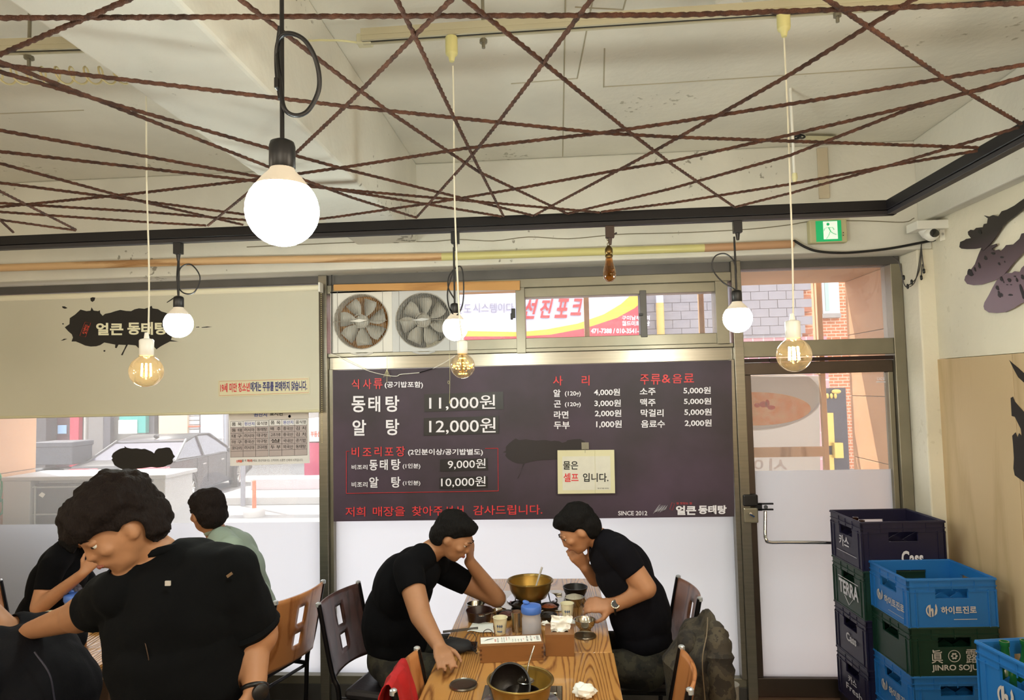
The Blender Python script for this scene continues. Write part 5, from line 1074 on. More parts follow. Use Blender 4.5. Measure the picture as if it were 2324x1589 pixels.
# ================================================================ crates
def crate(lab, x, y, z, w, d, h, rz, m, front=None, left=None, grp=None, pr=None):
    """x, y = front left corner of the footprint; front faces the camera (-Y), left faces -X"""
    t = thing('bottle_crate', lab, 'crate', (x, y, z), rz)
    th = .010
    def wall(n_, a, u, v, L, hl, hb, ht, hw):   # a origin, u along, v inward normal; handle hole
        a, u, v = Vector(a), Vector(u), Vector(v); up = Vector((0, 0, 1))
        c0, c1 = L/2-hw/2, L/2+hw/2; mb = MB()
        def bb(s0, s1, z0, z1, t0=0, t1=th): mb.hexa([a+u*s0+v*t0+up*z0, a+u*s1+v*t0+up*z0, a+u*s1+v*t1+up*z0, a+u*s0+v*t1+up*z0], [a+u*s0+v*t0+up*z1, a+u*s1+v*t0+up*z1, a+u*s1+v*t1+up*z1, a+u*s0+v*t1+up*z1])
        bb(0, c0, .0, h); bb(c1, L, 0, h); bb(c0, c1, 0, hb); bb(c0, c1, ht, h)
        # proud ribs
        for z0, z1, t0 in ((h-.006, h, -.006), (h-.035, h-.031, -.004), (0, .008, -.003)): bb(-.002, L+.002, z0, z1, t0, 0)
        bb(-.002, c0, h-.060, h-.056, -.004, 0); bb(c1, L+.002, h-.060, h-.056, -.004, 0)
        for s in (.0, .035, L-.04, L-.005): bb(s, s+.005, 0, h-.05, -.004, 0)
        for s in (.1, L/2, L-.1): bb(s, s+.003, h-.052, h-.006, -.003, 0)
        q = MB(); 
        return O(n_, mb, m, t, world=False)
    hz = h*.60, h*.80
    f = wall('side_wall', (0, 0, 0), (1, 0, 0), (0, 1, 0), w, 0, hz[0], hz[1], .155)
    wall('side_wall', (0, d, 0), (1, 0, 0), (0, -1, 0), w, 0, hz[0], hz[1], .155)
    l = wall('side_wall', (0, d, 0), (0, -1, 0), (1, 0, 0), d, 0, hz[0], hz[1], .15)
    wall('side_wall', (w, d, 0), (0, -1, 0), (-1, 0, 0), d, 0, hz[0], hz[1], .15)
    dv = MB()
    for k in range(1, 5): dv.box((w*k/5-.0015, th, .02), (w*k/5+.0015, d-th, h-.11))
    for k in range(1, 4): dv.box((th, d*k/4-.0015, .02), (w-th, d*k/4+.0015, h-.11))
    # pointed tops of the lattice
    for k in range(5):
        for q in range(4):
            cx, cy = w*(k+.5)/5, d*(q)/4
            if q: dv.add([(w*k/5, cy-.001, h-.11), (w*(k+1)/5, cy-.001, h-.11), (cx, cy-.001, h-.085), (w*k/5, cy+.001, h-.11), (w*(k+1)/5, cy+.001, h-.11), (cx, cy+.001, h-.085)], [(0, 1, 2), (5, 4, 3), (0, 2, 5, 3), (1, 4, 5, 2)])
    O('bottle_lattice', dv, m, t, world=False); O('crate_floor', MB().box((th, th, 0), (w-th, d-th, .008)), m, t, world=False)
    O('rim', MB().tube([(0, 0, h), (w, 0, h), (w, d, h), (0, d, h)], .006, 6, closed=True), m, t, world=False)
    for face, items in (('front_print', front), ('side_print', left)):
        if not items: continue
        mb = MB()
        for it in items:
            s, u0, v0, u1, v1 = it[:5]; b = it[5] if len(it) > 5 else .015
            if face == 'front_print': o_, uu, ww = Vector((u0*w, -.0055, v0*h)), Vector(((u1-u0)*w, 0, 0)), Vector((0, 0, (v1-v0)*h))
            else: o_, uu, ww = Vector((-.0055, d-u0*d, v0*h)), Vector((0, -(u1-u0)*d, 0)), Vector((0, 0, (v1-v0)*h))
            if s == '@hite':
                c = o_+uu/2+ww/2; e1, e2 = uu/2, ww/2
                pg = lambda L: mb.add([c+e1*a_+e2*b_ for a_, b_ in L], [tuple(range(len(L)))])
                pg([(math.cos(t_)*1.0, math.sin(t_)*1.0) for t_ in [2.0+k*.26 for k in range(11)]]+[(-.05+math.cos(t_)*.72, .02+math.sin(t_)*.74) for t_ in [4.5-k*.25 for k in range(10)]])
                pg([(-.52, .78), (-.15, .95), (-.12, .25), (.05, .38), (.28, .30), (.34, -.05), (.30, -.85), (0, -.95), (0, -.1), (-.14, -.05), (-.2, -.9), (-.5, -.75)])
                pg([(.42, -.8), (.55, -.2), (.68, .35), (.62, .7), (.78, 1.05), (.98, .5), (1.0, 0), (.85, -.5)])
            elif s == '@seal':
                c = o_+uu/2+ww/2; n_ = 20
                for R0, R1 in ((.88, 1.0),):
                    P_ = [c+uu/2*R_*math.cos(2*math.pi*k/n_)+ww/2*R_*math.sin(2*math.pi*k/n_) for R_ in (R0, R1) for k in range(n_)]
                    mb.add(P_, [(k, (k+1) % n_, n_+(k+1) % n_, n_+k) for k in range(n_)])
                for k in range(6):
                    a_ = k*1.05; P_ = [c+uu/2*(.35*math.cos(a_)+.22*math.cos(b_))+ww/2*(.4*math.sin(a_)+.18*math.sin(b_)) for b_ in (0, 1.2, 2.4, 3.6, 4.8)]; mb.add(P_, [tuple(range(5))])
            elif s == '@tri': 
                mb.tube([o_+ww, o_+uu/2, o_+uu+ww], .0012, 4)
            elif s == '@bar': mb.add([o_, o_+uu, o_+uu+ww, o_+ww], [(0, 1, 2, 3)])
            else: text(mb, s, o_, uu, ww, b)
        O(face, mb, pr or M('crate_print', '#b9b2ac', .6), t, world=False)
    return t
m_navy = M('crate_navy', '#17142f', .42, bump=.03); m_grn = M('crate_green', '#092c1f', .4, bump=.03); m_grn2 = M('crate_deep_green', '#123024', .42, bump=.03); m_blu = M('crate_blue', '#1f66a8', .4, bump=.03); m_lpr = M('crate_print_pale', '#d4d2d8', .6)
hA = .255; xA, yA, zA = 1.56, 3.763, .13; wA, dA = .437, .36; rA = .05
cass_f = [('Cass', .46, .12, .72, .42, .03)]
crate('navy beer crate with pale lettering, on top of the back stack', xA, yA, zA+hA*3, wA, dA, hA, rA, m_navy, cass_f, [('카스', .30, .34, .62, .58, .02), ('@bar', .2, .22, .85, .23)], pr=m_lpr)
crate('dark green beer crate, second from the top of the back stack', xA, yA, zA+hA*2, wA, dA, hA, rA, m_grn2, None, [('TERRA', .22, .30, .84, .60, .03), ('@tri', .40, .12, .66, .28), ('@bar', .2, .64, .85, .655)], pr=m_lpr)
crate('navy beer crate, third from the top of the back stack', xA, yA, zA+hA, wA, dA, hA, rA, m_navy, cass_f, [('Cass', .38, .32, .70, .50, .03)], pr=m_lpr)
crate('navy beer crate at the bottom of the back stack', xA, yA, zA+0, wA, dA, hA, rA, m_navy, cass_f, [('카스', .38, .42, .64, .58, .02), ('Fresh', .3, .25, .8, .38, .01)], pr=m_lpr)
hB = .225; xB, yB, zB, wB, dB, rB = 1.613, 3.412, .05, .415, .35, .05
hj_f = [('@hite', .19, .23, .32, .50), ('하이트진로', .36, .29, .76, .45, .03), ('@bar', .5, .17, .76, .185)]
hj_l = [('@hite', .20, .25, .36, .50), ('하이트진로', .40, .26, .92, .44, .03), ('@bar', .5, .14, .9, .15)]
crate('bright blue crate on top of the front stack, lettered in Korean', xB, yB, zB+hB*3, wB, dB, hB, rB, m_blu, hj_f, hj_l)
crate('green crate with a round seal between two Chinese characters, front stack', xB, yB, zB+hB*2, wB, dB, hB, rB, m_grn, [('眞', .22, .28, .35, .56, .004), ('@seal', .41, .30, .55, .55), ('露', .61, .28, .74, .56, .004), ('JINRO SOJU', .22, .10, .74, .25, .025)], None)
crate('bright blue crate third in the front stack', xB, yB, zB+hB, wB, dB, hB, rB, m_blu, hj_f, hj_l)
crate('bright blue crate at the bottom of the front stack', xB, yB, zB+0, wB, dB, hB, rB, m_blu, hj_f, hj_l)
hC = .225; zC = .08; a16 = math.radians(8)
pC = Vector((1.425, 2.543, 0)); dC = .35; x0, y0 = pC.x+math.sin(a16)*dC, pC.y-math.cos(a16)*dC
# back-left corner is at pC
crC = []
for k in range(4): crate(('blue crate at the bottom right corner, topmost, holding green bottles', 'blue crate right below the bottle crate at the bottom right corner', 'blue crate second from the floor at the bottom right corner', 'lowest blue crate at the bottom right corner')[3-k], x0, y0, zC+hC*k, .415, dC, hC, a16, m_blu, hj_f, [('@hite', .26, .22, .46, .56), ('하이트진로', .5, .24, .95, .44, .03)])
m_gb = M('bottle_green', '#1d5a2e', .08, coat=.6); m_bb = M('bottle_brown', '#2e1609', .1, coat=.6)
def soju(lab, x, y, z, m, h=.215, grp=None):
    t = thing('glass_bottle', lab, 'bottle', (x, y, z), group=grp)
    O('bottle_glass', MB().lathe([(0, 0), (.03, 0), (.032, .01), (.032, h*.5), (.028, h*.6), (.015, h*.75), (.013, h*.93), (.0155, h*.94), (.0155, h), (.011, h), (.011, h*.98), (0, h*.97)], (0, 0, 0), 18), m, t, world=False, smooth=True)
Rc = rotz(a16); o3 = Vector((x0, y0, zC+hC*3+.01))
for i, (u, v) in enumerate(((.055, .29), (.13, .29), (.13, .21), (.2, .29))):
    p = o3+Rc @ Vector((u, v, 0)); soju(('green bottle at the back left of the corner crate', 'green bottle second from left at the back of the corner crate', 'green bottle in the middle row of the corner crate', 'green bottle third at the back of the corner crate')[i], p.x, p.y, p.z, m_gb, .235)
for lv, nm in ((3, 'top'), (1, 'third'), (0, 'lowest')):
    for i, v in enumerate((.13, .21)): soju('brown bottle in the %s navy crate, %s one behind its side handle hole' % (nm, ('nearer', 'farther')[i]), xA+.06, yA+v, zA+hA*lv+.01, m_bb, .235, 'brown bottles in the navy crates')

for lab, x, y, w, d, h, rz in (('low black pallet under the back stack of crates', xA, yA, wA, dA, zA, rA), ('low black pallet under the front stack of crates', xB, yB, wB, dB, zB, rB), ('low black pallet under the corner stack of crates', x0, y0, .415, dC, zC, a16)):
    t = thing('pallet', lab, 'pallet', (x, y, 0), rz)
    for k in range(5): O('deck_board', MB().box((w*k/5+.005, 0, h*.6), (w*(k+1)/5-.005, d, h)), m_black, t, world=False)
    for k in range(3): O('runner', MB().box((0, (d-.05)*k/2, 0), (w, (d-.05)*k/2+.05, h*.6)), m_black, t, world=False)
# ================================================================ people
def cap_mesh(p0, p1, r0, r1, n=14):
    """tapered capsule with round ends"""
    p0, p1 = Vector(p0), Vector(p1); d = (p1-p0); L = max(d.length, 1e-5); R = d.to_track_quat('Z', 'Y').to_matrix()
    pr_ = [(r0*math.sin(a), -r0*math.cos(a)) for a in [math.pi/2*i/5 for i in range(6)]]+[(r1*math.cos(a), L+r1*math.sin(a)) for a in [math.pi/2*i/5 for i in range(6)]]
    return MB().lathe(pr_, p0, n, R)
def mesh_from_prims(prims, voxel, smooth_it=3):
    mb = MB()
    for p in prims:
        if p[0] == 'c': q = cap_mesh(*p[1:5])
        else: q = MB().sph(p[1], p[2], 22, 16, p[3])
        mb.add(q.v, q.f)
    me = bpy.data.meshes.new('tmp'); me.from_pydata(mb.v, [], mb.f); me.update()
    o = bpy.data.objects.new('tmp', me); C.objects.link(o)
    r = o.modifiers.new('r', 'REMESH'); r.mode = 'VOXEL'; r.voxel_size = voxel; r.use_smooth_shade = True
    s = o.modifiers.new('s', 'SMOOTH'); s.factor = .5; s.iterations = smooth_it
    dg = bpy.context.evaluated_depsgraph_get(); ev = o.evaluated_get(dg); m2 = bpy.data.meshes.new_from_object(ev)
    v = np.empty(len(m2.vertices)*3); m2.vertices.foreach_get('co', v); v = v.reshape(-1, 3)
    nn = np.empty(len(m2.vertices)*3); m2.vertices.foreach_get('normal', nn); nn = nn.reshape(-1, 3)
    f = np.array([tuple(p.vertices) for p in m2.polygons if len(p.vertices) == 4])
    bpy.data.objects.remove(o); bpy.data.meshes.remove(me); bpy.data.meshes.remove(m2)
    return v, nn, f
def dist_prim(p, X):
    if p[0] == 'c':
        a, b = np.array(p[1]), np.array(p[2]); ab = b-a; t = np.clip(((X-a) @ ab)/max(1e-9, ab @ ab), 0, 1)
        return np.linalg.norm(X-(a+t[:, None]*ab), axis=1)-(p[3]+(p[4]-p[3])*t)
    R = np.array(p[3]) if p[3] is not None else np.eye(3); L = (X-np.array(p[1])) @ R; r = np.array(p[2])
    k = np.linalg.norm(L/r, axis=1); return (k-1)*r.min()
def submesh(v, f):
    idx = np.unique(f); mp = -np.ones(len(v), int); mp[idx] = np.arange(len(idx)); return idx, mp[f]
def mk(name, v, f, mat, parent, label=None, mods=None):
    me = bpy.data.meshes.new(name); me.vertices.add(len(v)); me.vertices.foreach_set('co', v.astype(np.float32).ravel())
    me.loops.add(f.size); me.polygons.add(len(f)); me.loops.foreach_set('vertex_index', f.ravel().astype(np.int32))
    me.polygons.foreach_set('loop_start', (np.arange(len(f))*4).astype(np.int32)); me.polygons.foreach_set('use_smooth', [True]*len(f)); me.update(calc_edges=True); me.validate()
    me.materials.append(mat); me.transform(WM[parent].inverted()); o = bpy.data.objects.new(name, me); C.objects.link(o); o.parent = parent
    if label: o['label'] = label
    return o
def person(label, loc, prims, clothes, skin, voxel=.0085, fold=.006, hairmat=None, hair_amp=.006):
    """prims: ('c',p0,p1,r0,r1,tag) / ('e',centre,radii,rot,tag)"""
    t = thing('person', label, 'person', loc)
    P = [p for p in prims]; v, n, f = mesh_from_prims(P, voxel)
    fc = v[f].mean(axis=1); D = np.stack([dist_prim(p, fc) for p in P], 1); tags = [p[5] if p[0] == 'c' else p[4] for p in P]; near = np.array([tags[i] for i in D.argmin(1)])
    mk('body', v, f, skin, t)
    for tg, (nm, mat, off) in clothes.items():
        sel = near == tg
        if not sel.any(): continue
        # grow the patch one ring so garments overlap a little
        idx, ff = submesh(v, f[sel]); vv = v[idx].copy(); nv = n[idx]
        amp = fold if tg not in ('hair', 'shoe') else (hair_amp if tg == 'hair' else .001)
        k = np.array([noise.noise(Vector((a*7, b*7, c*11)))*1.0+.6*noise.noise(Vector((a*17+3, b*17, c*15))) for a, b, c in vv]) if tg != 'hair' else np.array([noise.noise(Vector((a*30, b*30, c*30)))+.7*noise.noise(Vector((a*70, b*70, c*55))) for a, b, c in vv])
        vv = vv+nv*np.maximum(off+k*amp, .003)[:, None]
        # even out the hems: relax the border loop
        e = np.concatenate([ff[:, [0, 1]], ff[:, [1, 2]], ff[:, [2, 3]], ff[:, [3, 0]]]); es_ = np.sort(e, 1); uq, ct_n = np.unique(es_, axis=0, return_counts=True); be = uq[ct_n == 1]
        for _ in range(8):
            acc = np.zeros_like(vv); cn = np.zeros(len(vv)); np.add.at(acc, be[:, 0], vv[be[:, 1]]); np.add.at(acc, be[:, 1], vv[be[:, 0]]); np.add.at(cn, be[:, 0], 1); np.add.at(cn, be[:, 1], 1)
            bi = cn > 1; vv[bi] = vv[bi]*.4+.6*acc[bi]/cn[bi, None]
        o = mk(nm, vv, ff, mat, t); s = o.modifiers.new('s', 'SOLIDIFY'); s.thickness = .004; s.offset = -1
    return t
def V3(v): return np.array([v[0], v[1], v[2]])
m_skin = M('skin', '#a97855', .55, var=.08, scale=20); m_skin2 = M('skin_light', '#b27e5a', .55, var=.08, scale=20)
m_hair = M('hair_black', '#0b0807', .8, spec=.2, bump=.8, bscale=160, stretch=(1, 1, .3)); m_hairb = M('hair_dark_brown', '#170e0b', .8, spec=.2, bump=.8, bscale=160, stretch=(1, 1, .3))
m_tee = M('tee_black', '#060609', .95, spec=.15, bump=.1, bscale=300); m_tee2 = M('tee_charcoal', '#0c0b11', .95, spec=.15, bump=.1, bscale=300)
m_green = M('shirt_sage', '#8c9a8c', .8, bump=.1, bscale=300); m_work = M('work_shirt', '#07080a', .95, spec=.15, bump=.12, bscale=250)
m_shoe = M('shoe_black', '#0c0b0b', .5); m_trous = M('trousers_black', '#0d0d10', .95, spec=.15)
m_eye = M('eye_white', '#d8d4cc', .3); m_iris = M('iris', '#1a0f0a', .2); m_lip = M('lip', '#8a4b3c', .5)
def head(c, fwd, up, s=1.0, hair='short', hl=0):
    """head prims at centre c (mid skull), fwd and up directions"""
    F = Vector(fwd).normalized(); U = Vector(up); U = (U-F*U.dot(F)).normalized(); Rt = F.cross(U); c = Vector(c)
    R = Matrix((Rt, F, U)).transposed()     # columns: right, forward, up
    g = lambda x, y, z: tuple(c+(Rt*x+F*y+U*z)*s)
    e = lambda x, y, z, rx, ry, rz, tg: ('e', g(x, y, z), (rx*s, ry*s, rz*s), R, tg)
    cp = lambda a, b, r0, r1, tg: ('c', g(*a), g(*b), r0*s, r1*s, tg)
    P = [e(0, .012, -.015, .068, .084, .088, 'skin'), e(0, .040, -.062, .050, .050, .052, 'skin'), e(0, .062, -.093, .026, .024, .02, 'skin'),
         e(0, .088, .010, .040, .014, .012, 'skin'), cp((0, .092, .0), (0, .103, -.032), .008, .011, 'skin'), e(.012, .093, -.036, .008, .010, .007, 'skin'), e(-.012, .093, -.036, .008, .010, .007, 'skin'),
         e(0, .091, -.060, .022, .012, .006, 'skin'), e(0, .089, -.068, .019, .012, .006, 'skin'), e(.040, .064, -.030, .022, .022, .02, 'skin'), e(-.040, .064, -.030, .022, .022, .02, 'skin'),
         e(.074, .0, -.022, .009, .017, .030, 'skin'), e(-.074, .0, -.022, .009, .017, .030, 'skin')]
    # hair mass: crown, back and sides
    P += [e(0, -.018, .032, .079, .090, .078, 'hair'), e(0, -.045, -.020, .074, .062, .075, 'hair'), e(0, .035, .068, .062, .052, .034, 'hair'), e(.040, -.01, .01, .038, .05, .05, 'hair'), e(-.040, -.01, .01, .038, .05, .05, 'hair')]
    if hair == 'long': P += [e(.055, -.02, -.09, .035, .055, .11, 'hair'), e(-.055, -.02, -.09, .035, .055, .11, 'hair'), e(0, -.07, -.10, .07, .035, .12, 'hair')]
    if hair == 'bushy': P += [e(0, -.01, .055, .084, .094, .070, 'hair'), e(0, .05, .06, .07, .055, .05, 'hair')]
    return P, (g, R, s)
def face_parts(t, hd):
    g, R, s = hd; F = R.col[1]
    for sx in (-1, 1):
        ey = O('eye', MB().sph(g(sx*.030, .0765, -.004), .0120*s, 14, 10), m_eye, t, smooth=True)
        O('iris', MB().sph(g(sx*.030, .0845, -.006), .0062*s, 12, 8), m_iris, ey, smooth=True)
        O('eyelid', MB().sph(g(sx*.030, .0775, .0030), (.0155*s, .0150*s, .0110*s), 14, 8, R), m_skin, t, smooth=True)
        O('eyebrow', MB().tube([g(sx*.014, .099, .016), g(sx*.030, .098, .021), g(sx*.047, .086, .016)], [.003*s, .0036*s, .002*s], 6, sq=.6), m_hair, t, smooth=True)
    O('mouth', MB().tube([g(-.021, .094, -.063), g(-.01, .101, -.063), g(.01, .101, -.063), g(.021, .094, -.063)], [.002*s, .0042*s, .0042*s, .002*s], 8, sq=1.3), m_lip, t, smooth=True)
def hand(wrist, tip, palm_n, side, curl=.3, s=1.0, spread=1.0, r=.0085):
    """wrist -> knuckle direction tip-wrist, palm_n = back-of-hand normal, side=+1: thumb on +cross side"""
    w = Vector(wrist); d = (Vector(tip)-w).normalized(); N = Vector(palm_n); N = (N-d*N.dot(d)).normalized(); S = d.cross(N)*side
    P = []; pl = .085*s
    for k in range(4):
        o = (k-1.5)*.0195*s; P.append(('c', tuple(w+S*o*.45+d*.01), tuple(w+d*pl+S*o*spread), .015*s, .0118*s, 'skin'))
    for k, ln in enumerate((.072, .080, .074, .058)):      # index..little, index nearest the thumb (+S)
        o = (1.5-k)*.0195*s*spread; b = w+d*pl+S*o; dd = (d+S*(1.5-k)*.07*spread).normalized(); p = b; a = 0
        for j, (q, rr) in enumerate(((.46, r), (.30, r*.92), (.24, r*.82))):
            a += curl*(.8 if j == 0 else 1.0); dv = dd*math.cos(a)-N*math.sin(a); e = p+dv*ln*q*s; P.append(('c', tuple(p), tuple(e), rr*s*1.05, rr*s*.95, 'skin')); p = e
    b = w+d*.022*s+S*.024*s-N*.006; m_ = b+(d*.55+S*.75-N*.25).normalized()*.040*s; e = m_+(d*.85+S*.35-N*.35).normalized()*.030*s; e2 = e+(d*.95+S*.05-N*.3).normalized()*.024*s
    P += [('c', tuple(b), tuple(m_), .0155*s, .0118*s, 'skin'), ('c', tuple(m_), tuple(e), .0110*s, .0100*s, 'skin'), ('c', tuple(e), tuple(e2), .0098*s, .0082*s, 'skin')]
    return P
def limb(a, b, r0, r1, cut=None, t0='shirt', t1='skin'):
    a, b = Vector(a), Vector(b)
    if cut is None: return [('c', tuple(a), tuple(b), r0, r1, t0)]
    m_ = a.lerp(b, cut); rm = r0+(r1-r0)*cut; return [('c', tuple(a), tuple(m_), r0, rm, t0), ('c', tuple(m_), tuple(b), rm*.985, r1, t1)]
def ell(c, r, R=None, tg='shirt'): return ('e', tuple(c), r, R, tg)
def frame(z, x):     # matrix with local Z along z, X towards x
    Z = Vector(z).normalized(); X = Vector(x); X = (X-Z*X.dot(Z)).normalized(); Y = Z.cross(X); return Matrix((X, Y, Z)).transposed()
def torso(pel, chest, neck, shL, shR, lat, w=.17, dpt=.115, tag='shirt', belly=1.0, pt='pants'):
    """pelvis, chest centre, neck base; lat = sideways direction"""
    pel, chest, neck, shL, shR = map(Vector, (pel, chest, neck, shL, shR)); sp = chest-pel
    R = frame(sp, lat); mid = pel.lerp(chest, .5); Rn = frame(neck-chest, lat)
    P = [ell(pel+sp*.05, (w*.98, dpt*1.08, .12), frame(Vector((0, 0, 1)), lat), pt), ell(pel.lerp(chest, .28), (w*.92*belly, dpt*1.12*belly, .15), R, tag), ell(mid, (w*.95, dpt*1.1*belly, .17), R, tag), ell(chest, (w*1.02, dpt*1.12, .17), R, tag),
         ell(chest.lerp(neck, .5), (w*.88, dpt*.92, .11), Rn, tag), ('c', tuple(shL), tuple(neck.lerp(shL, .35)), .062, .062, tag), ('c', tuple(shR), tuple(neck.lerp(shR, .35)), .062, .062, tag)]
    return P
def leg(hip, knee, ank, toe, r=(.088, .062, .045)):
    P = [('c', tuple(hip), tuple(knee), r[0], r[1], 'pants'), ('c', tuple(knee), tuple(Vector(knee).lerp(Vector(ank), .4)), r[1]*.96, r[1]*.98, 'pants'), ('c', tuple(Vector(knee).lerp(Vector(ank), .4)), tuple(ank), r[1]*.98, r[2], 'pants')]
    a, b = Vector(ank), Vector(toe); P += [('c', tuple(a+Vector((0, 0, -.03))), tuple(a.lerp(b, .6)), .042, .040, 'shoe'), ('c', tuple(a.lerp(b, .5)), tuple(b), .042, .034, 'shoe')]
    return P
J = AY
# ---- A: left diner
nk = J(975, 1252, 3.40); hdA, hA_ = head(J(1030, 1213, 3.38), (.80, -.10, -.52), (.50, 0, .85), 1.0, 'short')
shN, shF = J(925, 1290, 3.24), J(995, 1290, 3.56); elN, elF = J(955, 1398, 3.10), J(1128, 1358, 3.62); wrN, wrF = J(996, 1466, 2.92), J(1066, 1275, 3.50)
pelA, chA = Vector((-.86, 3.42, .56)), J(915, 1335, 3.40)
pA_ = torso(pelA, chA, nk, shN, shF, (0, 1, 0), .175, .125)+[('c', tuple(nk), hdA[0][1], .056, .054, 'skin'), ell(pelA.lerp(chA, .5)+Vector((-.05, 0, .02)), (.13, .16, .20), frame(chA-pelA, (1, 0, 0)))]
pA_ += limb(shN, elN, .066, .050, .42)+[('c', tuple(elN), tuple(wrN), .050, .030, 'skin')]+limb(shF, elF, .064, .048, .45)+[('c', tuple(elF), tuple(wrF), .049, .030, 'skin')]
pA_ += hand(wrN, J(1012, 1500, 2.80), (.15, -.5, .85), -1, .22, 1.05)+hand(wrF, J(1068, 1235, 3.46), (.85, -.3, .1), 1, .25, 1.0)
kn1, kn2 = Vector((-.42, 3.28, .58)), Vector((-.42, 3.56, .58))
pA_ += leg(pelA+Vector((.03, -.11, -.02)), kn1, (-.46, 3.26, .10), (-.28, 3.24, .045))+leg(pelA+Vector((.03, .11, -.02)), kn2, (-.46, 3.58, .10), (-.28, 3.60, .045))+hdA
cl_d = {'shirt': ('tee_shirt', m_tee, .007), 'pants': ('camouflage_trousers', m_camo, .008), 'shoe': ('shoes', m_shoe, .003), 'hair': ('hair', m_hair, .007)}
tA = person('man in black T-shirt and camouflage trousers leaning on the table, left, hand on cheek', pelA[:2]+(0,) if False else (pelA.x, pelA.y, 0), pA_, cl_d, m_skin); face_parts(tA, hA_)
# ---- B: right diner
nk = J(1362, 1222, 3.46); hdB, hB_ = head(J(1310, 1196, 3.42), (-.80, -.05, -.60), (-.55, 0, .85), 1.0, 'short')
shN, shF = J(1405, 1252, 3.32), J(1378, 1258, 3.64); elN, elF = J(1466, 1335, 3.28), J(1352, 1312, 3.62); wrN, wrF = J(1392, 1376, 3.34), J(1328, 1288, 3.52)
pelB, chB = Vector((.40, 3.48, .56)), J(1418, 1305, 3.46)
pB_ = torso(pelB, chB, nk, shN, shF, (0, 1, 0), .17, .120)+[('c', tuple(nk), hdB[0][1], .054, .052, 'skin'), ell(pelB.lerp(chB, .55)+Vector((.04, 0, .02)), (.12, .155, .20), frame(chB-pelB, (1, 0, 0)))]
pB_ += limb(shN, elN, .066, .050, .50)+[('c', tuple(elN), tuple(wrN), .050, .031, 'skin')]+limb(shF, elF, .060, .045, .45)+[('c', tuple(elF), tuple(wrF), .045, .029, 'skin')]
pB_ += hand(wrN, J(1340, 1372, 3.36), (.1, -.75, .6), -1, .42, 1.05)+hand(wrF, J(1308, 1262, 3.48), (-.2, -.9, .2), 1, .6, 1.0)
kn1, kn2 = Vector((-.0, 3.32, .58)), Vector((.0, 3.60, .58))
pB_ += leg(pelB+Vector((-.03, -.11, -.02)), kn1, (.06, 3.30, .10), (-.12, 3.28, .045))+leg(pelB+Vector((-.03, .11, -.02)), kn2, (.06, 3.62, .10), (-.12, 3.64, .045))+hdB
cl_b = dict(cl_d); cl_b['shirt'] = ('tee_shirt', m_tee2, .007)
tB = person('man in black T-shirt with a wristwatch bending over his food, right', (pelB.x, pelB.y, 0), pB_, cl_b, m_skin2); face_parts(tB, hB_)
wd_ = (J(1340, 1372, 3.36)-wrN).normalized(); wc_ = wrN-wd_*.012; Rw = frame(wd_, (0, -1, .4))
wt_ = O('watch_strap', MB().ring(wc_, .036, .0055, 24, 6, Rw), m_black, tB, smooth=True, label='black watch strap')
fc_ = wc_+Vector((-.1, -.85, .5)).normalized()*.037; Rf_ = frame(Vector((-.1, -.85, .5)), wd_)
O('watch_case', MB().lathe([(.021, -.006), (.022, 0), (.021, .006), (.017, .008), (0, .008)], fc_, 24, Rf_), m_inox, wt_, smooth=True); O('watch_dial', MB().lathe([(0, .0088), (.0165, .0086)], fc_, 20, Rf_), M('dial', '#3b3a3a', .4, var=.8, scale=300), wt_)
# ---- C: man in green shirt, back to the viewer
nk = J(492, 1212, 3.62); hdC, hC_ = head(J(470, 1158, 3.58), (-.80, .45, -.15), (-.12, 0, 1), 1.0, 'short')
pelC, chC = Vector((-1.66, 3.58, .56)), J(525, 1300, 3.62); shN, shF = J(520, 1252, 3.44), J(548, 1238, 3.76)
elN, elF = J(545, 1372, 3.40), J(590, 1340, 3.80)
pC_ = torso(pelC, chC, nk, shN, shF, (.25, 1, 0), .19, .13)+[('c', tuple(nk), hdC[0][1], .056, .054, 'skin')]
pC_ += limb(shN, elN, .068, .052)+[('c', tuple(elN), tuple(J(450, 1372, 3.42)), .048, .030, 'skin')]+limb(shF, elF, .068, .052)+[('c', tuple(elF), tuple(J(500, 1370, 3.84)), .048, .030, 'skin')]
pC_ += hand(J(450, 1372, 3.42), J(420, 1380, 3.44), (0, -.2, 1), -1, .4)+hand(J(500, 1370, 3.84), J(470, 1378, 3.82), (0, 0, 1), 1, .4)
pC_ += leg(pelC+Vector((-.03, -.11, -.02)), Vector((-2.08, 3.46, .58)), (-2.02, 3.44, .10), (-2.2, 3.44, .045))+leg(pelC+Vector((-.03, .11, -.02)), Vector((-2.08, 3.70, .58)), (-2.02, 3.72, .10), (-2.2, 3.72, .045))+hdC
cl_c = {'shirt': ('shirt', m_green, .009), 'pants': ('trousers', M('trousers_grey', '#3c3a40', .85), .008), 'shoe': ('shoes', m_shoe, .003), 'hair': ('hair', m_hairb, .009)}
tC = person('man in sage green shirt seated with his back turned, left table', (pelC.x, pelC.y, 0), pC_, cl_c, m_skin, hair_amp=.009); face_parts(tC, hC_)
O('shirt_collar', MB().tube([nk+Vector((.05*math.cos(a)-.0, .062*math.sin(a), .018+.01*math.cos(a))) for a in [math.pi*2*k/20 for k in range(20)]], .012, 8, closed=True), m_green, tC, smooth=True)
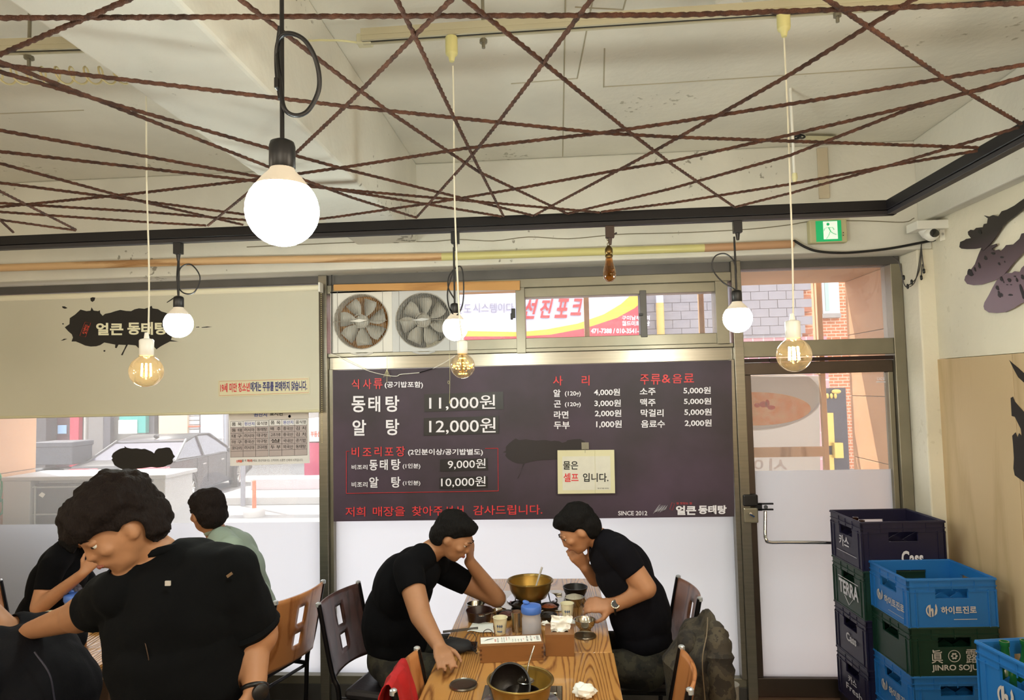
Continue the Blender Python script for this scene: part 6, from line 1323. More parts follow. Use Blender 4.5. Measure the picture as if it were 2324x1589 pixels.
# ---- E: diner at the far left
nk = J(160, 1235, 3.62); hdE, hE_ = head(J(198, 1192, 3.58), (.85, -.30, -.35), (.3, 0, 1), .96, 'long')
pelE, chE = Vector((-2.93, 3.60, .56)), J(130, 1320, 3.60); shN, shF = J(120, 1285, 3.46), J(160, 1275, 3.74)
elN, wrN = J(90, 1378, 3.38), J(190, 1300, 3.34); elF, wrF = J(235, 1375, 3.74), J(300, 1385, 3.62)
pE_ = torso(pelE, chE, nk, shN, shF, (0, 1, 0), .155, .11)+[('c', tuple(nk), hdE[0][1], .048, .046, 'skin')]
pE_ += limb(shN, elN, .060, .045, .55)+[('c', tuple(elN), tuple(wrN), .043, .025, 'skin')]+limb(shF, elF, .056, .042, .5)+[('c', tuple(elF), tuple(wrF), .040, .025, 'skin')]
pE_ += hand(wrN, J(222, 1262, 3.36), (.3, -.9, .1), -1, .5, .92)+hand(wrF, J(330, 1390, 3.6), (0, 0, 1), 1, .3, .92)
pE_ += leg(pelE+Vector((.03, -.10, -.02)), Vector((-2.50, 3.48, .57)), (-2.52, 3.46, .10), (-2.34, 3.46, .045), (.078, .055, .04))+leg(pelE+Vector((.03, .10, -.02)), Vector((-2.50, 3.72, .57)), (-2.52, 3.74, .10), (-2.34, 3.74, .045), (.078, .055, .04))+hdE
tE = person('person in black printed T-shirt eating at the far left, hand raised to the face', (pelE.x, pelE.y, 0), pE_, {'shirt': ('tee_shirt', m_tee, .007), 'pants': ('trousers', m_trous, .008), 'shoe': ('shoes', m_shoe, .003), 'hair': ('hair', m_hair, .007)}, m_skin2); face_parts(tE, hE_)
O('shirt_print', crumple(J(172, 1338, 3.42), .030, .006, .034, 4.0, .3), M('print_grey', '#8f8fa0', .7, var=.7, scale=60), tE, smooth=True, label='grey print on the shirt front')
# ---- D: standing man in dark work shirt, foreground
nk = J(362, 1262, 2.00); hdD, hD_ = head(J(272, 1185, 1.90), (-.55, -.62, -.55), (-.35, -.25, .9), 1.08, 'bushy')
pelD, chD = Vector((-1.12, 2.06, .92)), J(415, 1390, 2.00)
shN, shF = J(522, 1308, 2.00), J(272, 1345, 1.92)
elN = J(580, 1442, 2.06); wrN = J(578, 1560, 1.98)
elF = J(180, 1396, 2.06); wrF = J(66, 1432, 2.18)
lat = (shN-shF).normalized()
pD_ = torso(pelD, chD, nk, shN, shF, lat, .185, .13)+[('c', tuple(nk), hdD[0][1], .060, .056, 'skin'), ell(chD+Vector((0, .0, -.14)), (.20, .14, .2), frame((0, 0, 1), lat)), ell(J(380, 1330, 2.0), (.15, .11, .11), frame((0, 0, 1), lat)), ell(J(470, 1330, 2.0), (.14, .11, .12), frame((0, 0, 1), lat)), ell(J(330, 1420, 1.99), (.11, .12, .17), frame((0, 0, 1), lat))]
pD_ += limb(shN, elN, .080, .068, .88)+[('c', tuple(elN), tuple(wrN), .047, .034, 'skin')]+limb(shF, elF, .068, .056, .55)+[('c', tuple(elF), tuple(wrF), .050, .030, 'skin')]
pD_ += hand(wrN, wrN+Vector((.0, -.02, -.1)), (.9, -.2, 0), 1, .35, 1.05)+hand(wrF, J(20, 1448, 2.24), (.1, -.2, 1), -1, .35, 1.08)
pD_ += leg(pelD+Vector((-.10, 0, -.04)), Vector((-1.22, 2.02, .50)), (-1.24, 2.10, .10), (-1.28, 1.96, .045), (.095, .068, .05))+leg(pelD+Vector((.11, 0, -.04)), Vector((-.98, 2.04, .50)), (-.96, 2.12, .10), (-.96, 1.96, .045), (.095, .068, .05))+hdD
tD = person('standing man in dark rolled-sleeve work shirt reaching left, foreground', (pelD.x, pelD.y, 0), pD_, {'shirt': ('work_shirt', m_work, .012), 'pants': ('trousers', m_trous, .010), 'shoe': ('shoes', m_shoe, .003), 'hair': ('hair', m_hairb, .014)}, m_skin, fold=.013, hair_amp=.013); face_parts(tD, hD_)
O('shirt_zip', MB().tube(bez([J(x, y, d) for x, y, d in ((312, 1388, 1.855), (325, 1440, 1.85), (338, 1500, 1.85), (345, 1560, 1.86), (350, 1620, 1.88))], 5), .0018, 5), M('zip_brown', '#4a3a30', .4, .5), tD, label='thin brown zip line')
O('sleeve_tab', MB().cbox(J(521, 1305, 1.905), (.018, .003, .008), Matrix.Rotation(-.6, 3, 'Y')), M('tab_tan', '#6b5238', .7), tD)
O('name_badge', MB().box(J(374, 1330, 1.835), J(388, 1318, 1.84)), M('badge_white', '#b8b0a8', .5), tD)
Rw = frame(wrN-elN, (1, 0, 0)); wt_ = O('watch_strap', MB().ring(wrN, .0325, .007, 24, 8, Rw), m_black, tD, smooth=True, label='black watch strap'); O('watch_case', MB().lathe([(.023, -.004), (.024, .006), (.02, .010), (0, .010)], wrN+Vector((.030, -.03, 0)), 22, frame((.7, -.7, 0), (0, 0, 1))), m_black, wt_, smooth=True)
# ---- F: shoulder at the lower left corner
pelF, chF = Vector((-1.78, 2.16, .56)), Vector((-1.84, 2.22, .90)); nk = Vector((-1.93, 2.22, 1.12)); hdF, hF_ = head((-2.08, 2.22, 1.28), (-.9, 0, -.3), (-.2, 0, 1), 1.0, 'short')
shN, shF = Vector((-1.82, 2.03, 1.02)), Vector((-1.86, 2.42, 1.03))
pF_ = torso(pelF, chF, nk, shN, shF, (0, 1, 0), .20, .17)+[('c', tuple(nk), hdF[0][1], .056, .054, 'skin'), ell((-1.79, 2.2, .88), (.175, .21, .22)), ell((-1.82, 2.2, 1.0), (.135, .20, .13))]
pF_ += limb(shN, (-1.98, 1.95, .84), .072, .058)+limb((-1.98, 1.95, .84), (-2.18, 2.02, .80), .055, .035)+limb(shF, (-2.0, 2.46, .84), .072, .058)+limb((-2.0, 2.46, .84), (-2.2, 2.38, .80), .055, .035)
pF_ += hand((-2.18, 2.02, .80), (-2.28, 2.06, .79), (0, 0, 1), 1, .3)+hand((-2.2, 2.38, .80), (-2.3, 2.34, .79), (0, 0, 1), -1, .3)
pF_ += leg(pelF+Vector((-.03, -.11, -.02)), Vector((-2.18, 2.04, .58)), (-2.12, 2.02, .10), (-2.3, 2.02, .045))+leg(pelF+Vector((-.03, .11, -.02)), Vector((-2.18, 2.30, .58)), (-2.12, 2.32, .10), (-2.3, 2.32, .045))+hdF
tF = person('seated person in dark navy jacket, only back and shoulder showing, lower left corner', (pelF.x, pelF.y, 0), pF_, {'shirt': ('navy_jacket', M('jacket_navy', '#07070d', .85, spec=.2, bump=.15, bscale=120), .014), 'pants': ('trousers', m_trous, .008), 'shoe': ('shoes', m_shoe, .003), 'hair': ('hair', m_hair, .007)}, m_skin, fold=.010); face_parts(tF, hF_)
O('jacket_seam', MB().tube(bez([J(78, 1480, 2.03), J(112, 1530, 2.02), J(124, 1590, 2.04)], 6), .0025, 5), M('seam_navy', '#2b2a3a', .6), tF, smooth=True)

# cuffs and collars
def cuff(par, a, b, t_, r, m, w=.010):
    a, b = Vector(a), Vector(b); O('sleeve_hem', MB().ring(a.lerp(b, t_), r, w, 26, 6, frame(b-a, (0, 1, .3))), m, par, smooth=True)
cuff(tD, J(522, 1308, 2.00), J(580, 1442, 2.06), .86, .072, m_work, .014)
O('shirt_collar', MB().tube([J(362, 1262, 2.00)+Vector((.075*math.cos(a), .07*math.sin(a), .012+.02*math.cos(a+.4))) for a in [math.pi*2*k/20 for k in range(20)]], .013, 8, closed=True), m_work, tD, smooth=True)
# ================================================================ the street outside
GZ = -.45
gr = struct('ground', (0, 15, GZ))
m_asph = M('asphalt', '#7d7a76', .9, var=.15, scale=2, bump=.3, bscale=40)
O('street_surface', MB().box((-40, 4.33, GZ-.1), (30, 45, GZ)), m_asph, gr)
O('threshold_slab', MB().box((-4.6, 4.36, GZ), (2.5, 5.2, -.02)), M('slab_grey', '#b0aaa2', .85, var=.15), gr, bevel=.01)
m_conc = M('pale_concrete', '#a29d97', .85, var=.12, scale=1.5, bump=.1)
st = thing('concrete_step', 'low pale concrete platform with steps across the street', 'steps', (-6.2, 15.8, GZ))
O('lower_step', MB().box((-7.6, 14.2, GZ), (2.5, 15.95, GZ+.16)), m_conc, st, bevel=.01); O('upper_step', MB().box((-7.2, 15.3, GZ+.16), (2.5, 15.95, GZ+.40)), M('pink_concrete', '#b8a6a6', .85, var=.1), st, bevel=.01)
# traffic post
p = AY(577, 1178, 12.9); t = thing('traffic_post', 'thin orange post on a pale block standing on the street', 'post', (p.x, 12.9, GZ))
O('post_rod', MB().lathe([(.045, GZ+.12), (.04, GZ+.14), (.035, GZ+.68), (0, GZ+.70)], (p.x, 12.9, 0), 14), M('post_orange', '#e2551f', .5), t, smooth=True)
O('post_base', MB().lathe([(.20, GZ), (.20, GZ+.10), (.14, GZ+.16), (0, GZ+.16)], (p.x, 12.9, 0), 18), m_conc, t, smooth=True)
# ---------------------------------------------------------------- air-conditioner outdoor unit
m_ac = M('unit_grey', '#b2b2b0', .5); m_coil = M('coil_grey', '#6b6765', .6, var=.3, scale=120, stretch=(1, 1, .1))
a = AY(5, 1185, 4.72); b = AY(375, 1078, 4.72); ac = thing('outdoor_unit', 'grey air conditioner outdoor unit standing outside the left window', 'air conditioner', ((a.x+b.x)/2, 4.95, 0))
X0, X1, Z1 = a.x, b.x, AY(200, 1090, 4.72).z; z0 = -.02; xs = X0+(X1-X0)*.17
O('cabinet', MB().box((X0, 4.72, z0), (xs, 5.12, Z1)).box((xs, 4.80, z0), (X1-.02, 5.12, Z1)).box((X1-.09, 4.72, z0), (X1, 4.80, Z1)), m_ac, ac, bevel=.006)
O('top_cover', MB().box((X0-.01, 4.71, Z1), (X1+.01, 5.14, Z1+.03)), m_ac, ac, bevel=.008)
O('coil', MB().box((xs, 4.765, z0+.06), (X1-.2, 4.80, Z1-.03)), m_coil, ac)
gd = MB()
for z in np.linspace(z0+.1, Z1-.05, 7): gd.tube([(xs-.03, 4.745, z), (X1-.2, 4.745, z)], .006, 6)
gd.tube([(xs+.02, 4.745, z0+.08), (xs+.02, 4.745, Z1-.04)], .007, 6)
O('coil_guard', gd, m_ac, ac)
gg = MB()
for x in np.linspace(X1-.2, X1-.09, 4): gg.box((x-.007, 4.72, z0+.05), (x+.007, 4.735, Z1-.02))
for z in np.linspace(z0+.06, Z1-.03, 14): gg.box((X1-.2, 4.722, z-.006), (X1-.09, 4.733, z+.006))
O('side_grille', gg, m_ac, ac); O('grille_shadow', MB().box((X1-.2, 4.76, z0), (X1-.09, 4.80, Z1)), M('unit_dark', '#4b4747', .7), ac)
O('paper_tag', MB().prism([AY(x, y, 4.74) for x, y in ((88, 1124), (97, 1130), (103, 1122), (95, 1117))], (0, -.002, 0)), m_paper, ac)
gh = thing('garden_hose', 'green hose looping on the outer wall at the left edge', 'hose', AX(4, 1120, -4.16)[:])
O('hose_loop', MB().tube(bez([AX(x, y, -4.15) for x, y in ((-40, 1060), (-6, 1070), (4, 1100), (-4, 1140), (-30, 1150), (-6, 1143), (5, 1135), (4, 1165), (-30, 1175))], 5), .008, 8), M('hose_green', '#2f9a5c', .4), gh, smooth=True)
# ---------------------------------------------------------------- car
def car():
    rr = Vector((-8.2, 14.3, GZ)); fr = Vector((-8.45, 17.12, GZ)); f = (fr-rr).normalized(); ang = math.atan2(f.y, f.x)
    t = thing('car', 'dark grey sedan parked across the street, seen from behind', 'car', (rr.x, rr.y, GZ), ang)
    # local: x forward from the rear axle, y left; right side at y=0 (wheels), body spans y -0.05..1.8
    m_b = M('car_paint', '#2a2727', .45, 0, coat=.15); m_g = M('car_glass', '#3a3442', .2); m_t = M('tyre', '#1d1b1b', .8); m_r = M('alloy_rim', '#b9b6b0', .3, .8)
    W = 1.80
    body = [(-.98, .35), (-1.02, .62), (-1.0, .88), (-.93, .98), (-.45, 1.04), (.0, 1.02), (2.0, .96), (2.6, .92), (3.4, .80), (3.68, .62), (3.72, .36), (3.2, .24), (-.6, .24)]
    sec = [(0, 0.0), (.06, -.06), (.5, -.10), (1, -.10)]
    mb = MB(); n = len(body); L = []
    for y, s in ((-.07, .88), (-.11, .97), (-.11, 1.0), (W+.02, 1.0), (W+.02, .97), (W-.02, .88)):
        pass
    cxz = (1.35, .62); rings = [(-.04, .965), (-.09, .99), (-.10, 1.0), (.3, 1.01), (W-.3, 1.01), (W+.06, 1.0), (W+.05, .99), (W, .965)]
    for y, s in rings: L.append([(cxz[0]+(x-cxz[0])*s, y, cxz[1]+(z-cxz[1])*s) for x, z in body])
    vs = [p for r_ in L for p in r_]; fs = [(i*n+k, i*n+(k+1) % n, (i+1)*n+(k+1) % n, (i+1)*n+k) for i in range(len(rings)-1) for k in range(n)]+[tuple(range(n)), tuple((len(rings)-1)*n+k for k in range(n))[::-1]]
    O('car_body', MB().add(vs, fs), m_b, t, world=False, bevel=.03, smooth=True)
    cab = [(-.55, 1.0), (.30, 1.38), (.9, 1.46), (1.5, 1.44), (2.45, .95)]
    def cabm(o0, o1, sc, y0, y1):
        q = [(x, y, z) for y in (y0, y1) for x, z in cab]; return q
    lo0, lo1, hi0, hi1 = -.06, W+.02, .16, W-.20
    vv = []
    for x, z in cab:
        k = (z-.95)/.5; vv.append((x, lo0+(hi0-lo0)*k, z))
    for x, z in cab:
        k = (z-.95)/.5; vv.append((x, lo1+(hi1-lo1)*k, z))
    m_ = len(cab); O('cabin_glass', MB().add(vv, [tuple(range(m_))[::-1], tuple(m_+k for k in range(m_))]+[(k, (k+1) % m_, m_+(k+1) % m_, m_+k) for k in range(m_)]), m_g, t, world=False, bevel=.02)
    roof = MB(); 
    ro = [(.22, 1.35), (.9, 1.47), (1.5, 1.455), (1.72, 1.33)]; 
    q0 = [(x, .10-(1.4-z)*.3, z+.012) for x, z in ro]; q1 = [(x, W-.14+(1.4-z)*.3, z+.012) for x, z in ro]
    roof.add(q0+q1, [(k, k+1, 4+k+1, 4+k) for k in range(3)]); o = O('roof_panel', roof, m_b, t, world=False, smooth=True); s = o.modifiers.new('s', 'SOLIDIFY'); s.thickness = .03
    pl_ = MB()
    for y0, y1, sg in ((lo0, hi0, 1), (lo1, hi1, -1)):
        for xa, za, xb, zb in ((-.55, 1.0, .30, 1.39), (.78, .98, .85, 1.46), (2.45, .95, 1.55, 1.44), (-.6, .99, 2.5, .95)):
            ka, kb_ = (za-.95)/.5, (zb-.95)/.5; pl_.tube([(xa, y0+(y1-y0)*ka-.01*sg, za), (xb, y0+(y1-y0)*kb_-.01*sg, zb)], .028, 6)
    O('pillar_trim', pl_, m_b, t, world=False)
    for y in (0.0, W-.04):
        for x in (0, 2.83):
            wv = O('wheel', MB().lathe([(.24, -.1), (.32, -.095), (.335, -.06), (.335, .06), (.32, .095), (.24, .10)], (x, y-.02, .335), 28, Matrix.Rotation(math.pi/2, 3, 'X'), cap=False), m_t, t, world=False, smooth=True)
            rm = MB().lathe([(.0, .07), (.05, .07), (.06, .03), (.22, .05), (.24, .08)], (x, y-.02, .335), 24, Matrix.Rotation(math.pi/2 if y < 1 else -math.pi/2, 3, 'X'), cap=False); 
            sgn = -1 if y < 1 else 1
            for k in range(10):
                a_ = k*math.pi/5; rm.tube([(x+.05*math.cos(a_), y-.02+sgn*.09, .335+.05*math.sin(a_)), (x+.235*math.cos(a_), y-.02+sgn*.085, .335+.235*math.sin(a_))], .014, 5)
            r_ = O('rim', rm, m_r, wv, world=False, smooth=True)
    O('wheel_arch', MB().ring((0, -.105, .36), .37, .02, 28, 6, Matrix.Rotation(math.pi/2, 3, 'X')).ring((2.83, -.105, .36), .37, .02, 28, 6, Matrix.Rotation(math.pi/2, 3, 'X')), m_b, t, world=False, smooth=True)
    m_tl = M('tail_red', '#c4182c', .2, coat=.6, emit='#ff2040', es=.15)
    for y0, y1 in ((-.10, .50), (W-.52, W+.07)): O('tail_lamp', MB().box((-1.045, y0, .78), (-.85, y1, .93)), m_tl, t, world=False, bevel=.03)
    O('number_plate', MB().box((-1.05, W/2-.26, .55), (-1.02, W/2+.26, .67)), m_paper, t, world=False); O('rear_bumper', MB().box((-1.07, -.04, .30), (-.9, W, .50)), M('bumper_dark', '#3a3736', .5), t, world=False, bevel=.03)
    for x, w in ((.62, .1), (1.62, .1)): O('door_handle', MB().box((x, -.125, .80), (x+.17, -.10, .825)), m_r, t, world=False, bevel=.005)
    dg = MB()
    for x in (.35, .92, 1.95): dg.box((x, -.113, .38), (x+.008, -.10, .96))
    O('door_gap', dg, m_t, t, world=False); O('wing_mirror', MB().sph((1.95, -.2, 1.02), (.06, .09, .07), 12, 8), m_b, t, world=False, smooth=True); O('antenna', MB().sph((.55, W/2, 1.47), (.12, .03, .05), 10, 6), m_b, t, world=False, smooth=True)
car()
# ---------------------------------------------------------------- scooter with delivery box
sx, sy = AY(90, 1040, 13.6).x, 13.6; t = thing('scooter', 'parked scooter with a dark grey top box, far left of the street', 'scooter', (sx, sy, GZ))
m_sc = M('scooter_grey', '#303136', .4, .3)
for dx in (-.6, .62): O('wheel', MB().ring((sx+dx, sy, GZ+.27), .2, .07, 24, 8, Matrix.Rotation(math.pi/2, 3, 'X')).lathe([(.05, -.05), (.05, .05)], (sx+dx, sy, GZ+.27), 12, Matrix.Rotation(math.pi/2, 3, 'X')), M('tyre', ''), t, smooth=True)
O('body_shell', MB().sph((sx+.3, sy, GZ+.65), (.42, .2, .22), 20, 12).sph((sx-.5, sy, GZ+.62), (.16, .2, .35), 16, 12).box((sx-.5, sy-.15, GZ+.28), (sx+.3, sy+.15, GZ+.42)), m_sc, t, smooth=True)
O('handlebar', MB().tube([(sx-.42, sy-.32, GZ+1.12), (sx-.5, sy, GZ+1.06), (sx-.42, sy+.32, GZ+1.12)], .018, 8).tube([(sx-.5, sy, GZ+.9), (sx-.62, sy, GZ+.3)], .03, 8), m_black, t, smooth=True)
O('saddle', MB().sph((sx+.15, sy, GZ+.86), (.38, .17, .07), 18, 10), m_black, t, smooth=True); O('top_box', MB().box((sx+.10, sy-.3, GZ+1.0), (sx+.95, sy+.3, GZ+1.42)).box((sx+.08, sy-.32, GZ+1.36), (sx+.97, sy+.32, GZ+1.47)), M('box_grey', '#35353b', .5), t, bevel=.02)
# ---------------------------------------------------------------- buildings across the street
bA = thing('shop_building', 'row of shop fronts across the street with red, teal and white panels', 'building', (-9, 22, GZ))
m_bw = M('shop_wall', '#a39d96', .8, var=.1); D = 22.0
def pan(n_, px0, px1, py0, py1, d, m, dep=.3, lab=None, par=None):
    a, b = AY(px0, py1, d), AY(px1, py0, d); a.x, b.x = AY(px0, 1000, d).x, AY(px1, 1000, d).x; return O(n_, MB().box((a.x, d, a.z), (b.x, d+dep, b.z)), m, par or bA, bevel=.01, label=lab)
pan('wall', -300, 740, 380, 1200, 22.4, m_bw, .5)
pan('pilaster', 62, 104, 600, 1110, 21.6, M('pilaster_grey', '#4c4748', .8), .6); pan('display_window', 106, 178, 930, 1060, 22.1, M('display_dark', '#5c3b42', .3, var=.4, scale=4), .2)
pan('red_panel', 158, 178, 800, 1060, 22.0, M('panel_red', '#c03048', .5), .2); pan('drain_pipe', 189, 194, 600, 1060, 21.5, m_bw, .1)
pan('pilaster', 200, 234, 600, 1060, 22.0, M('pilaster_pale', '#827c78', .8), .4); pan('door_leaf', 234, 250, 930, 1060, 21.95, M('door_dark', '#4e4a50', .4), .2)
tl = pan('shop_sign', 270, 330, 930, 984, 21.8, M('sign_teal', '#3d9c92', .5), .2, 'teal shop sign'); pan('sign_sheet', 268, 310, 953, 985, 21.75, m_paper, .04, par=bA)
pan('door_leaf', 330, 350, 930, 990, 22.0, M('door_dark', ''), .2); pan('pilaster', 360, 425, 700, 1010, 21.8, M('pilaster_beige', '#cdbb9c', .8), .4)
for k in range(9): pan('shutter_slat', 426, 452, 935+k*10, 944+k*10, 21.9, M('slat_white', '#b8b6b8', .5), .08)
pan('shutter_stripe', 426, 452, 966, 970, 21.85, M('sign_orange', '#cf5a2c', .5), .1)
wd2 = pan('white_gate', 455, 512, 930, 1040, 21.7, M('gate_white', '#aeb2ba', .5), .15); O('gate_bar', MB().tube([AY(505, 930, 21.65), AY(506, 1035, 21.65)], .03, 8).tube([AY(486, 994, 21.65), AY(508, 995, 21.65)], .03, 8), M('slat_white', ''), bA)
for k in range(3): pan('product_box', 125+k*18, 139+k*18, 1015, 1050, 21.0, M(('box_red', 'box_white', 'box_blue')[k], ('#c8504e', '#d8d8d8', '#6f9cc0')[k], .5), .3)
pan('balloon_print', 130, 150, 965, 985, 22.05, M('print_pale_blue', '#8fb0d0', .5), .05)
bP = thing('vending_booth', 'pink-red booth with white top at the right end of the left window view', 'booth', AY(720, 1100, 17.6)[:])
pan('booth_body', 690, 760, 1004, 1092, 17.6, M('booth_pink', '#b0204c', .5), .9, par=bP); pan('booth_top', 688, 762, 950, 1003, 17.55, M('booth_white', '#ded8d8', .5), .95, par=bP)
O('booth_lettering', ptext(MB(), '부동산', 705, 978, 728, 992, 1, 17.54, .03), M('print_orange', ''), bP)
# second building: grey block wall
bG = thing('grey_block_building', 'grey concrete block building beyond the sliding lights', 'building', (3, 16, GZ))
m_gb2 = bricks('block_wall', '#8e898c', '#858084', '#a6a09e', .42, .20)
O('block_wall', MB().box((-1.6, 16, 2.95), (5.55, 20, 8)), m_gb2, bG)
O('block_wall', MB().box((-1.6, 16.02, GZ), (6.1, 20, 2.95)), bricks('pink_wall', '#b98a8c', '#b08084', '#d2bab6', .24, .6), bG, label='pink tiled lower wall')
# individual blocks picked out around the two openings seen through the upper lights
m_bl = M('block_face', '#8f8a8e', .85, var=.10, scale=8); r_ = random.Random(3)
blk = None
for row in range(9):
    z = 3.02+row*.20
    for c_ in range(13):
        x = 1.62+c_*.40+(row % 2)*.20
        if x > 5.5: continue
        if blk is None:
            blk = O('block', MB().box((x+.006, 15.975, z+.006), (x+.394, 16.0, z+.194)), m_bl, bG)
            b0 = Vector(blk.location); bx0, bz0 = x, z
        else:
            o = blk.copy(); C.objects.link(o); o.location = b0+Vector((x-bx0, r_.uniform(-.006, .006), z-bz0))
dpp = AY(1500, 700, 15.6); O('drain_pipe', MB().tube([(dpp.x, 15.75, 1.2), (dpp.x, 15.75, AY(1500, 686, 15.6).z)], .09, 12), M('pipe_yellow', '#c8a860', .5), bG, smooth=True, label='yellowish lower pipe')
O('drain_pipe', MB().tube([(dpp.x, 15.75, AY(1500, 686, 15.6).z), (dpp.x, 15.75, 8)], .085, 12), M('pipe_white', '#c4c6d0', .5), bG, smooth=True, label='pale upper pipe')
bO = thing('brick_building', 'orange brick building with a white-framed window, beyond the door light', 'building', (7.6, 19, GZ))
O('brick_wall', MB().box((6.2, 19, GZ), (12, 24, 9)), bricks('orange_brick', '#c47a52', '#b56c48', '#d8b49a', .24, .085), bO)
wn = AY(1868, 712, 18.9), AY(1903, 632, 18.9); O('window', MB().box((wn[0].x, 18.9, wn[0].z), (wn[1].x, 19, wn[1].z)), M('frame_white', '#d8dcda', .5), bO, bevel=.01)
O('window_pane', MB().box((wn[0].x+.07, 18.88, wn[0].z+.07), (wn[1].x-.28, 18.9, wn[1].z-.07)), M('pane_green', '#9fb8b0', .1), bO); O('window_sill', MB().box((wn[0].x-.1, 18.85, wn[0].z-.12), (wn[1].x, 19.05, wn[0].z)), m_bw, bO)
pm = MB()
for k in range(14): pm.box((AY(1815, 700, 18.8).x, 18.75, 3.2+k*.3), (AY(1840, 700, 18.8).x, 18.95, 3.32+k*.3))
O('vent_louvres', pm, M('louvre_brown', '#a8674a', .6), bO)['kind'] = 'stuff'
# ---------------------------------------------------------------- meat shop banner
SY = 14.0; bn2 = thing('street_banner', 'large white shop banner with pink-red lettering and a yellow and red sweep', 'banner', (-2, SY, 2.8))
a, b = AY(650, 776, SY), AY(1466, 655, SY)
def BN(px, py, k=0): p = AY(px, py, SY); return Vector((p.x, SY-.01*k, p.z))
O('post', MB().tube([(a.x-1, SY+.1, GZ), (a.x-1, SY+.1, 3.9)], .05, 10), M('post_grey', '#77757a', .5), bn2, smooth=True); O('post', MB().tube([(-.6, SY+.1, GZ), (-.6, SY+.1, 3.9)], .05, 10), M('post_grey', ''), bn2, smooth=True)
O('banner_sheet', MB().box((a.x-2.5, SY, BN(1300, 766).z), (b.x, SY+.06, BN(1300, 655).z)), M('banner_white', '#b4b4c6', .6), bn2)
ye = [(600, 745), (1040, 751), (1180, 754), (1240, 748), (1310, 735), (1370, 714), (1410, 690), (1440, 662), (1462, 655), (1466, 655), (1466, 678), (1440, 700), (1400, 722), (1330, 745), (1250, 760), (1180, 764), (600, 764)]
O('yellow_sweep', MB().prism([BN(x, y, 1) for x, y in ye], (0, -.01, 0)), M('sweep_yellow', '#e2b040', .6), bn2)
re_ = [(1180, 764), (1250, 760), (1330, 745), (1400, 722), (1440, 700), (1466, 678), (1466, 767), (600, 780), (600, 764)]
O('red_sweep', MB().prism([BN(x, y, 2) for x, y in re_], (0, -.01, 0)), M('sweep_red', '#c8424e', .6), bn2)
k = MB()
for s, x0, x1, y0, y1 in (('선', 1188, 1222, 678, 724), ('진', 1226, 1256, 679, 722), ('포', 1258, 1292, 678, 722), ('크', 1294, 1322, 678, 716)): 
    v, f_ = tmesh(s, .03, .35); o_ = BN(x0, y1, 3); u_ = BN(x1, y1, 3)-o_; w_2 = BN(x0, y0, 3)-o_; k.add([o_+u_*p_[0]+w_2*p_[1] for p_ in v], f_)
O('red_lettering', k, M('banner_red', '#b8383c', .6), bn2)
k = MB()
for s, x0, y0, x1, y1 in (('온도', 1034, 690, 1070, 712), ('시스템이다', 1074, 688, 1166, 710)): text(k, s, BN(x0, y1, 3), BN(x1, y1, 3)-BN(x0, y1, 3), BN(x0, y0, 3)-BN(x0, y1, 3), .0)
O('grey_lettering', k, M('banner_grey', '#827c8c', .6), bn2)
k = MB()
for s, x0, y0, x1, y1, b_ in (('구미남부대리', 1411, 717, 1474, 727, .02), ('월드미트축산', 1411, 729, 1474, 740, .03), ('471-7388 / 010-3541-01', 1341, 746, 1460, 757, .03)): text(k, s, BN(x0, y1, 4), BN(x1, y1, 4)-BN(x0, y1, 4), BN(x0, y0, 4)-BN(x0, y1, 4), b_)
O('white_lettering', k, m_whiteprint, bn2)
# ---------------------------------------------------------------- timber frame with the food banner at the door
m_tim = wood('timber', '#a8845f', '#cba680', .7, 4, 6, 'Z', 6, .1)
ft = thing('timber_frame', 'outdoor timber frame of posts and rails beyond the glass', 'frame', (.9, 5.35, 0)); FY = 5.22
def tim(x0, x1, y0, y1, d=FY, th=.04, par=None, lab=None, yr=None):
    a, b = AY(x0, y1, d), AY(x1, y0, d)
    if yr: a.x, b.x = AY(x0, yr, d).x, AY(x1, yr, d).x
    O('post' if (y1-y0) > (x1-x0) else 'rail', MB().box((a.x, d, a.z), (b.x, d+th, b.z)), m_tim, par or ft, bevel=.004, label=lab)
tim(1867, 1879, 560, 1500, yr=960); tim(1848, 1866, 560, 850, FY+.1, .05, yr=700); tim(1560, 1865, 850, 856); tim(1560, 1871, 1014, 1041); tim(1325, 1337, 560, 1190, yr=700); tim(1586, 1598, 560, 1190, yr=700)
fb = thing('food_banner', 'outdoor banner picturing a pot of red stew behind the door', 'banner', AY(1780, 1020, FY+.03)[:]); BYy = FY+.05
def Q(px, py, k=0): p = AY(px, py, BYy); return Vector((p.x, BYy-.002*k, p.z))
O('banner_sheet', MB().prism([Q(1400, 1300), Q(1863, 1300), Q(1860, 853), Q(1400, 853)], (0, .01, 0)), M('banner_sheet_grey', '#dddad6', .6), fb)
def epoly(cx, cy, rx, ry, k, n=36, a0=0, a1=2*math.pi): return [Q(cx+rx*math.cos(a0+(a1-a0)*i/n), cy+ry*math.sin(a0+(a1-a0)*i/n), k) for i in range(n if a1-a0 > 6.2 else n+1)]
O('pot_print', MB().add(epoly(1700, 900, 165, 78, 1), [tuple(range(36))]), M('pot_print', '#cfcbc6', .6), fb)
O('soup_print', MB().add(epoly(1712, 928, 128, 38, 2), [tuple(range(36))]), M('soup_print', '#ffd9a8', .5, col2='#ffb27a', scale=14), fb)
ch_ = MB()
for cx, cy, rx, ry in ((1732, 918, 9, 7), (1750, 925, 9, 5), (1741, 916, 5, 9), (1718, 920, 7, 5)): ch_.add(epoly(cx, cy, rx, ry, 3, 14), [tuple(range(14))])
O('chilli_print', ch_, M('chilli_red', '#d85a40', .5), fb)
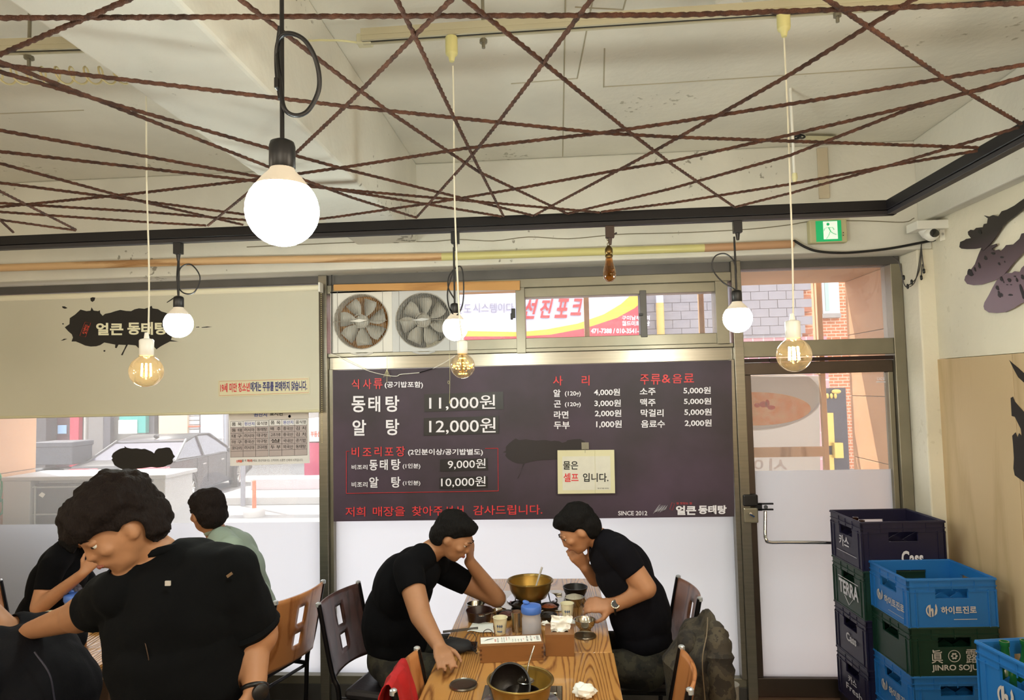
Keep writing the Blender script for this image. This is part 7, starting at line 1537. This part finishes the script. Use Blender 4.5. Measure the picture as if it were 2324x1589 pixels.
gl_ = MB(); pts = epoly(1705, 895, 158, 78, 3, 20, .25, 1.5); gl_.tube(pts, .006, 5, sq=.2); O('rim_highlight_print', gl_, M('print_rim_white', '#e4e2ee', .4), fb)
k = MB(); text(k, '시', Q(1745, 1072, 4), Q(1787, 1072, 4)-Q(1745, 1072, 4), Q(1745, 1041, 4)-Q(1745, 1072, 4), .02, mirror=True); text(k, '아', Q(1692, 1072, 4), Q(1732, 1072, 4)-Q(1692, 1072, 4), Q(1692, 1041, 4)-Q(1692, 1072, 4), .02, mirror=True)
O('white_lettering', k, m_whiteprint, fb)
for a_ in range(16):
    px_, py_ = 1700+random.uniform(0, 125), 928+random.uniform(-22, 22); p_, q_ = Q(px_, py_, 3), Q(px_+random.uniform(6, 16), py_+random.uniform(-5, 5), 3); ch_2 = MB().tube([p_, q_], [.004, .002], 5, sq=.2)
    if a_ == 0: nd = ch_2
    else: nd.add(ch_2.v, ch_2.f)
O('noodle_print', nd, M('noodle_pale', '#f8cfa0', .5), fb)['kind'] = 'stuff'
for nm_ in ('banner_sheet_grey', 'pot_print', 'soup_print', 'noodle_pale', 'chilli_red', 'print_rim_white'): transl(MT[nm_], .5)
# ornate black gate strip beside the return wall
og = thing('ornate_gate', 'black gate with gilt ornaments in the gap beside the outer wall', 'gate', AY(1892, 1100, 9.0)[:]); a, b = AY(1868, 1400, 9.0), AY(1925, 880, 9.0); a.x, b.x = AY(1872, 1000, 9.0).x, AY(1925, 1000, 9.0).x
O('gate_leaf', MB().box((a.x, 9, GZ), (b.x, 9.08, b.z)), M('gate_black', '#37343a', .5, .3), og)
gi = MB()
for px0, px1, py0, py1 in ((1879, 1889, 937, 1012), (1882, 1890, 1032, 1090)): gi.box(AY(px0, py1, 8.97), AY(px1, py0, 9.0))
gi.box(AY(1896, 1040, 8.9), AY(1906, 1004, 9.0))
for kx in range(3): gi.sph(AY(1878+kx*9, 899, 8.97), (.02, .01, .035), 8, 6)
gi.sph(AY(1898, 889, 8.97), (.06, .01, .03), 10, 6); O('gilt_ornament', gi, M('gilt', '#b89a50', .4, .5), og, smooth=True)
bpy.context.view_layer.update()
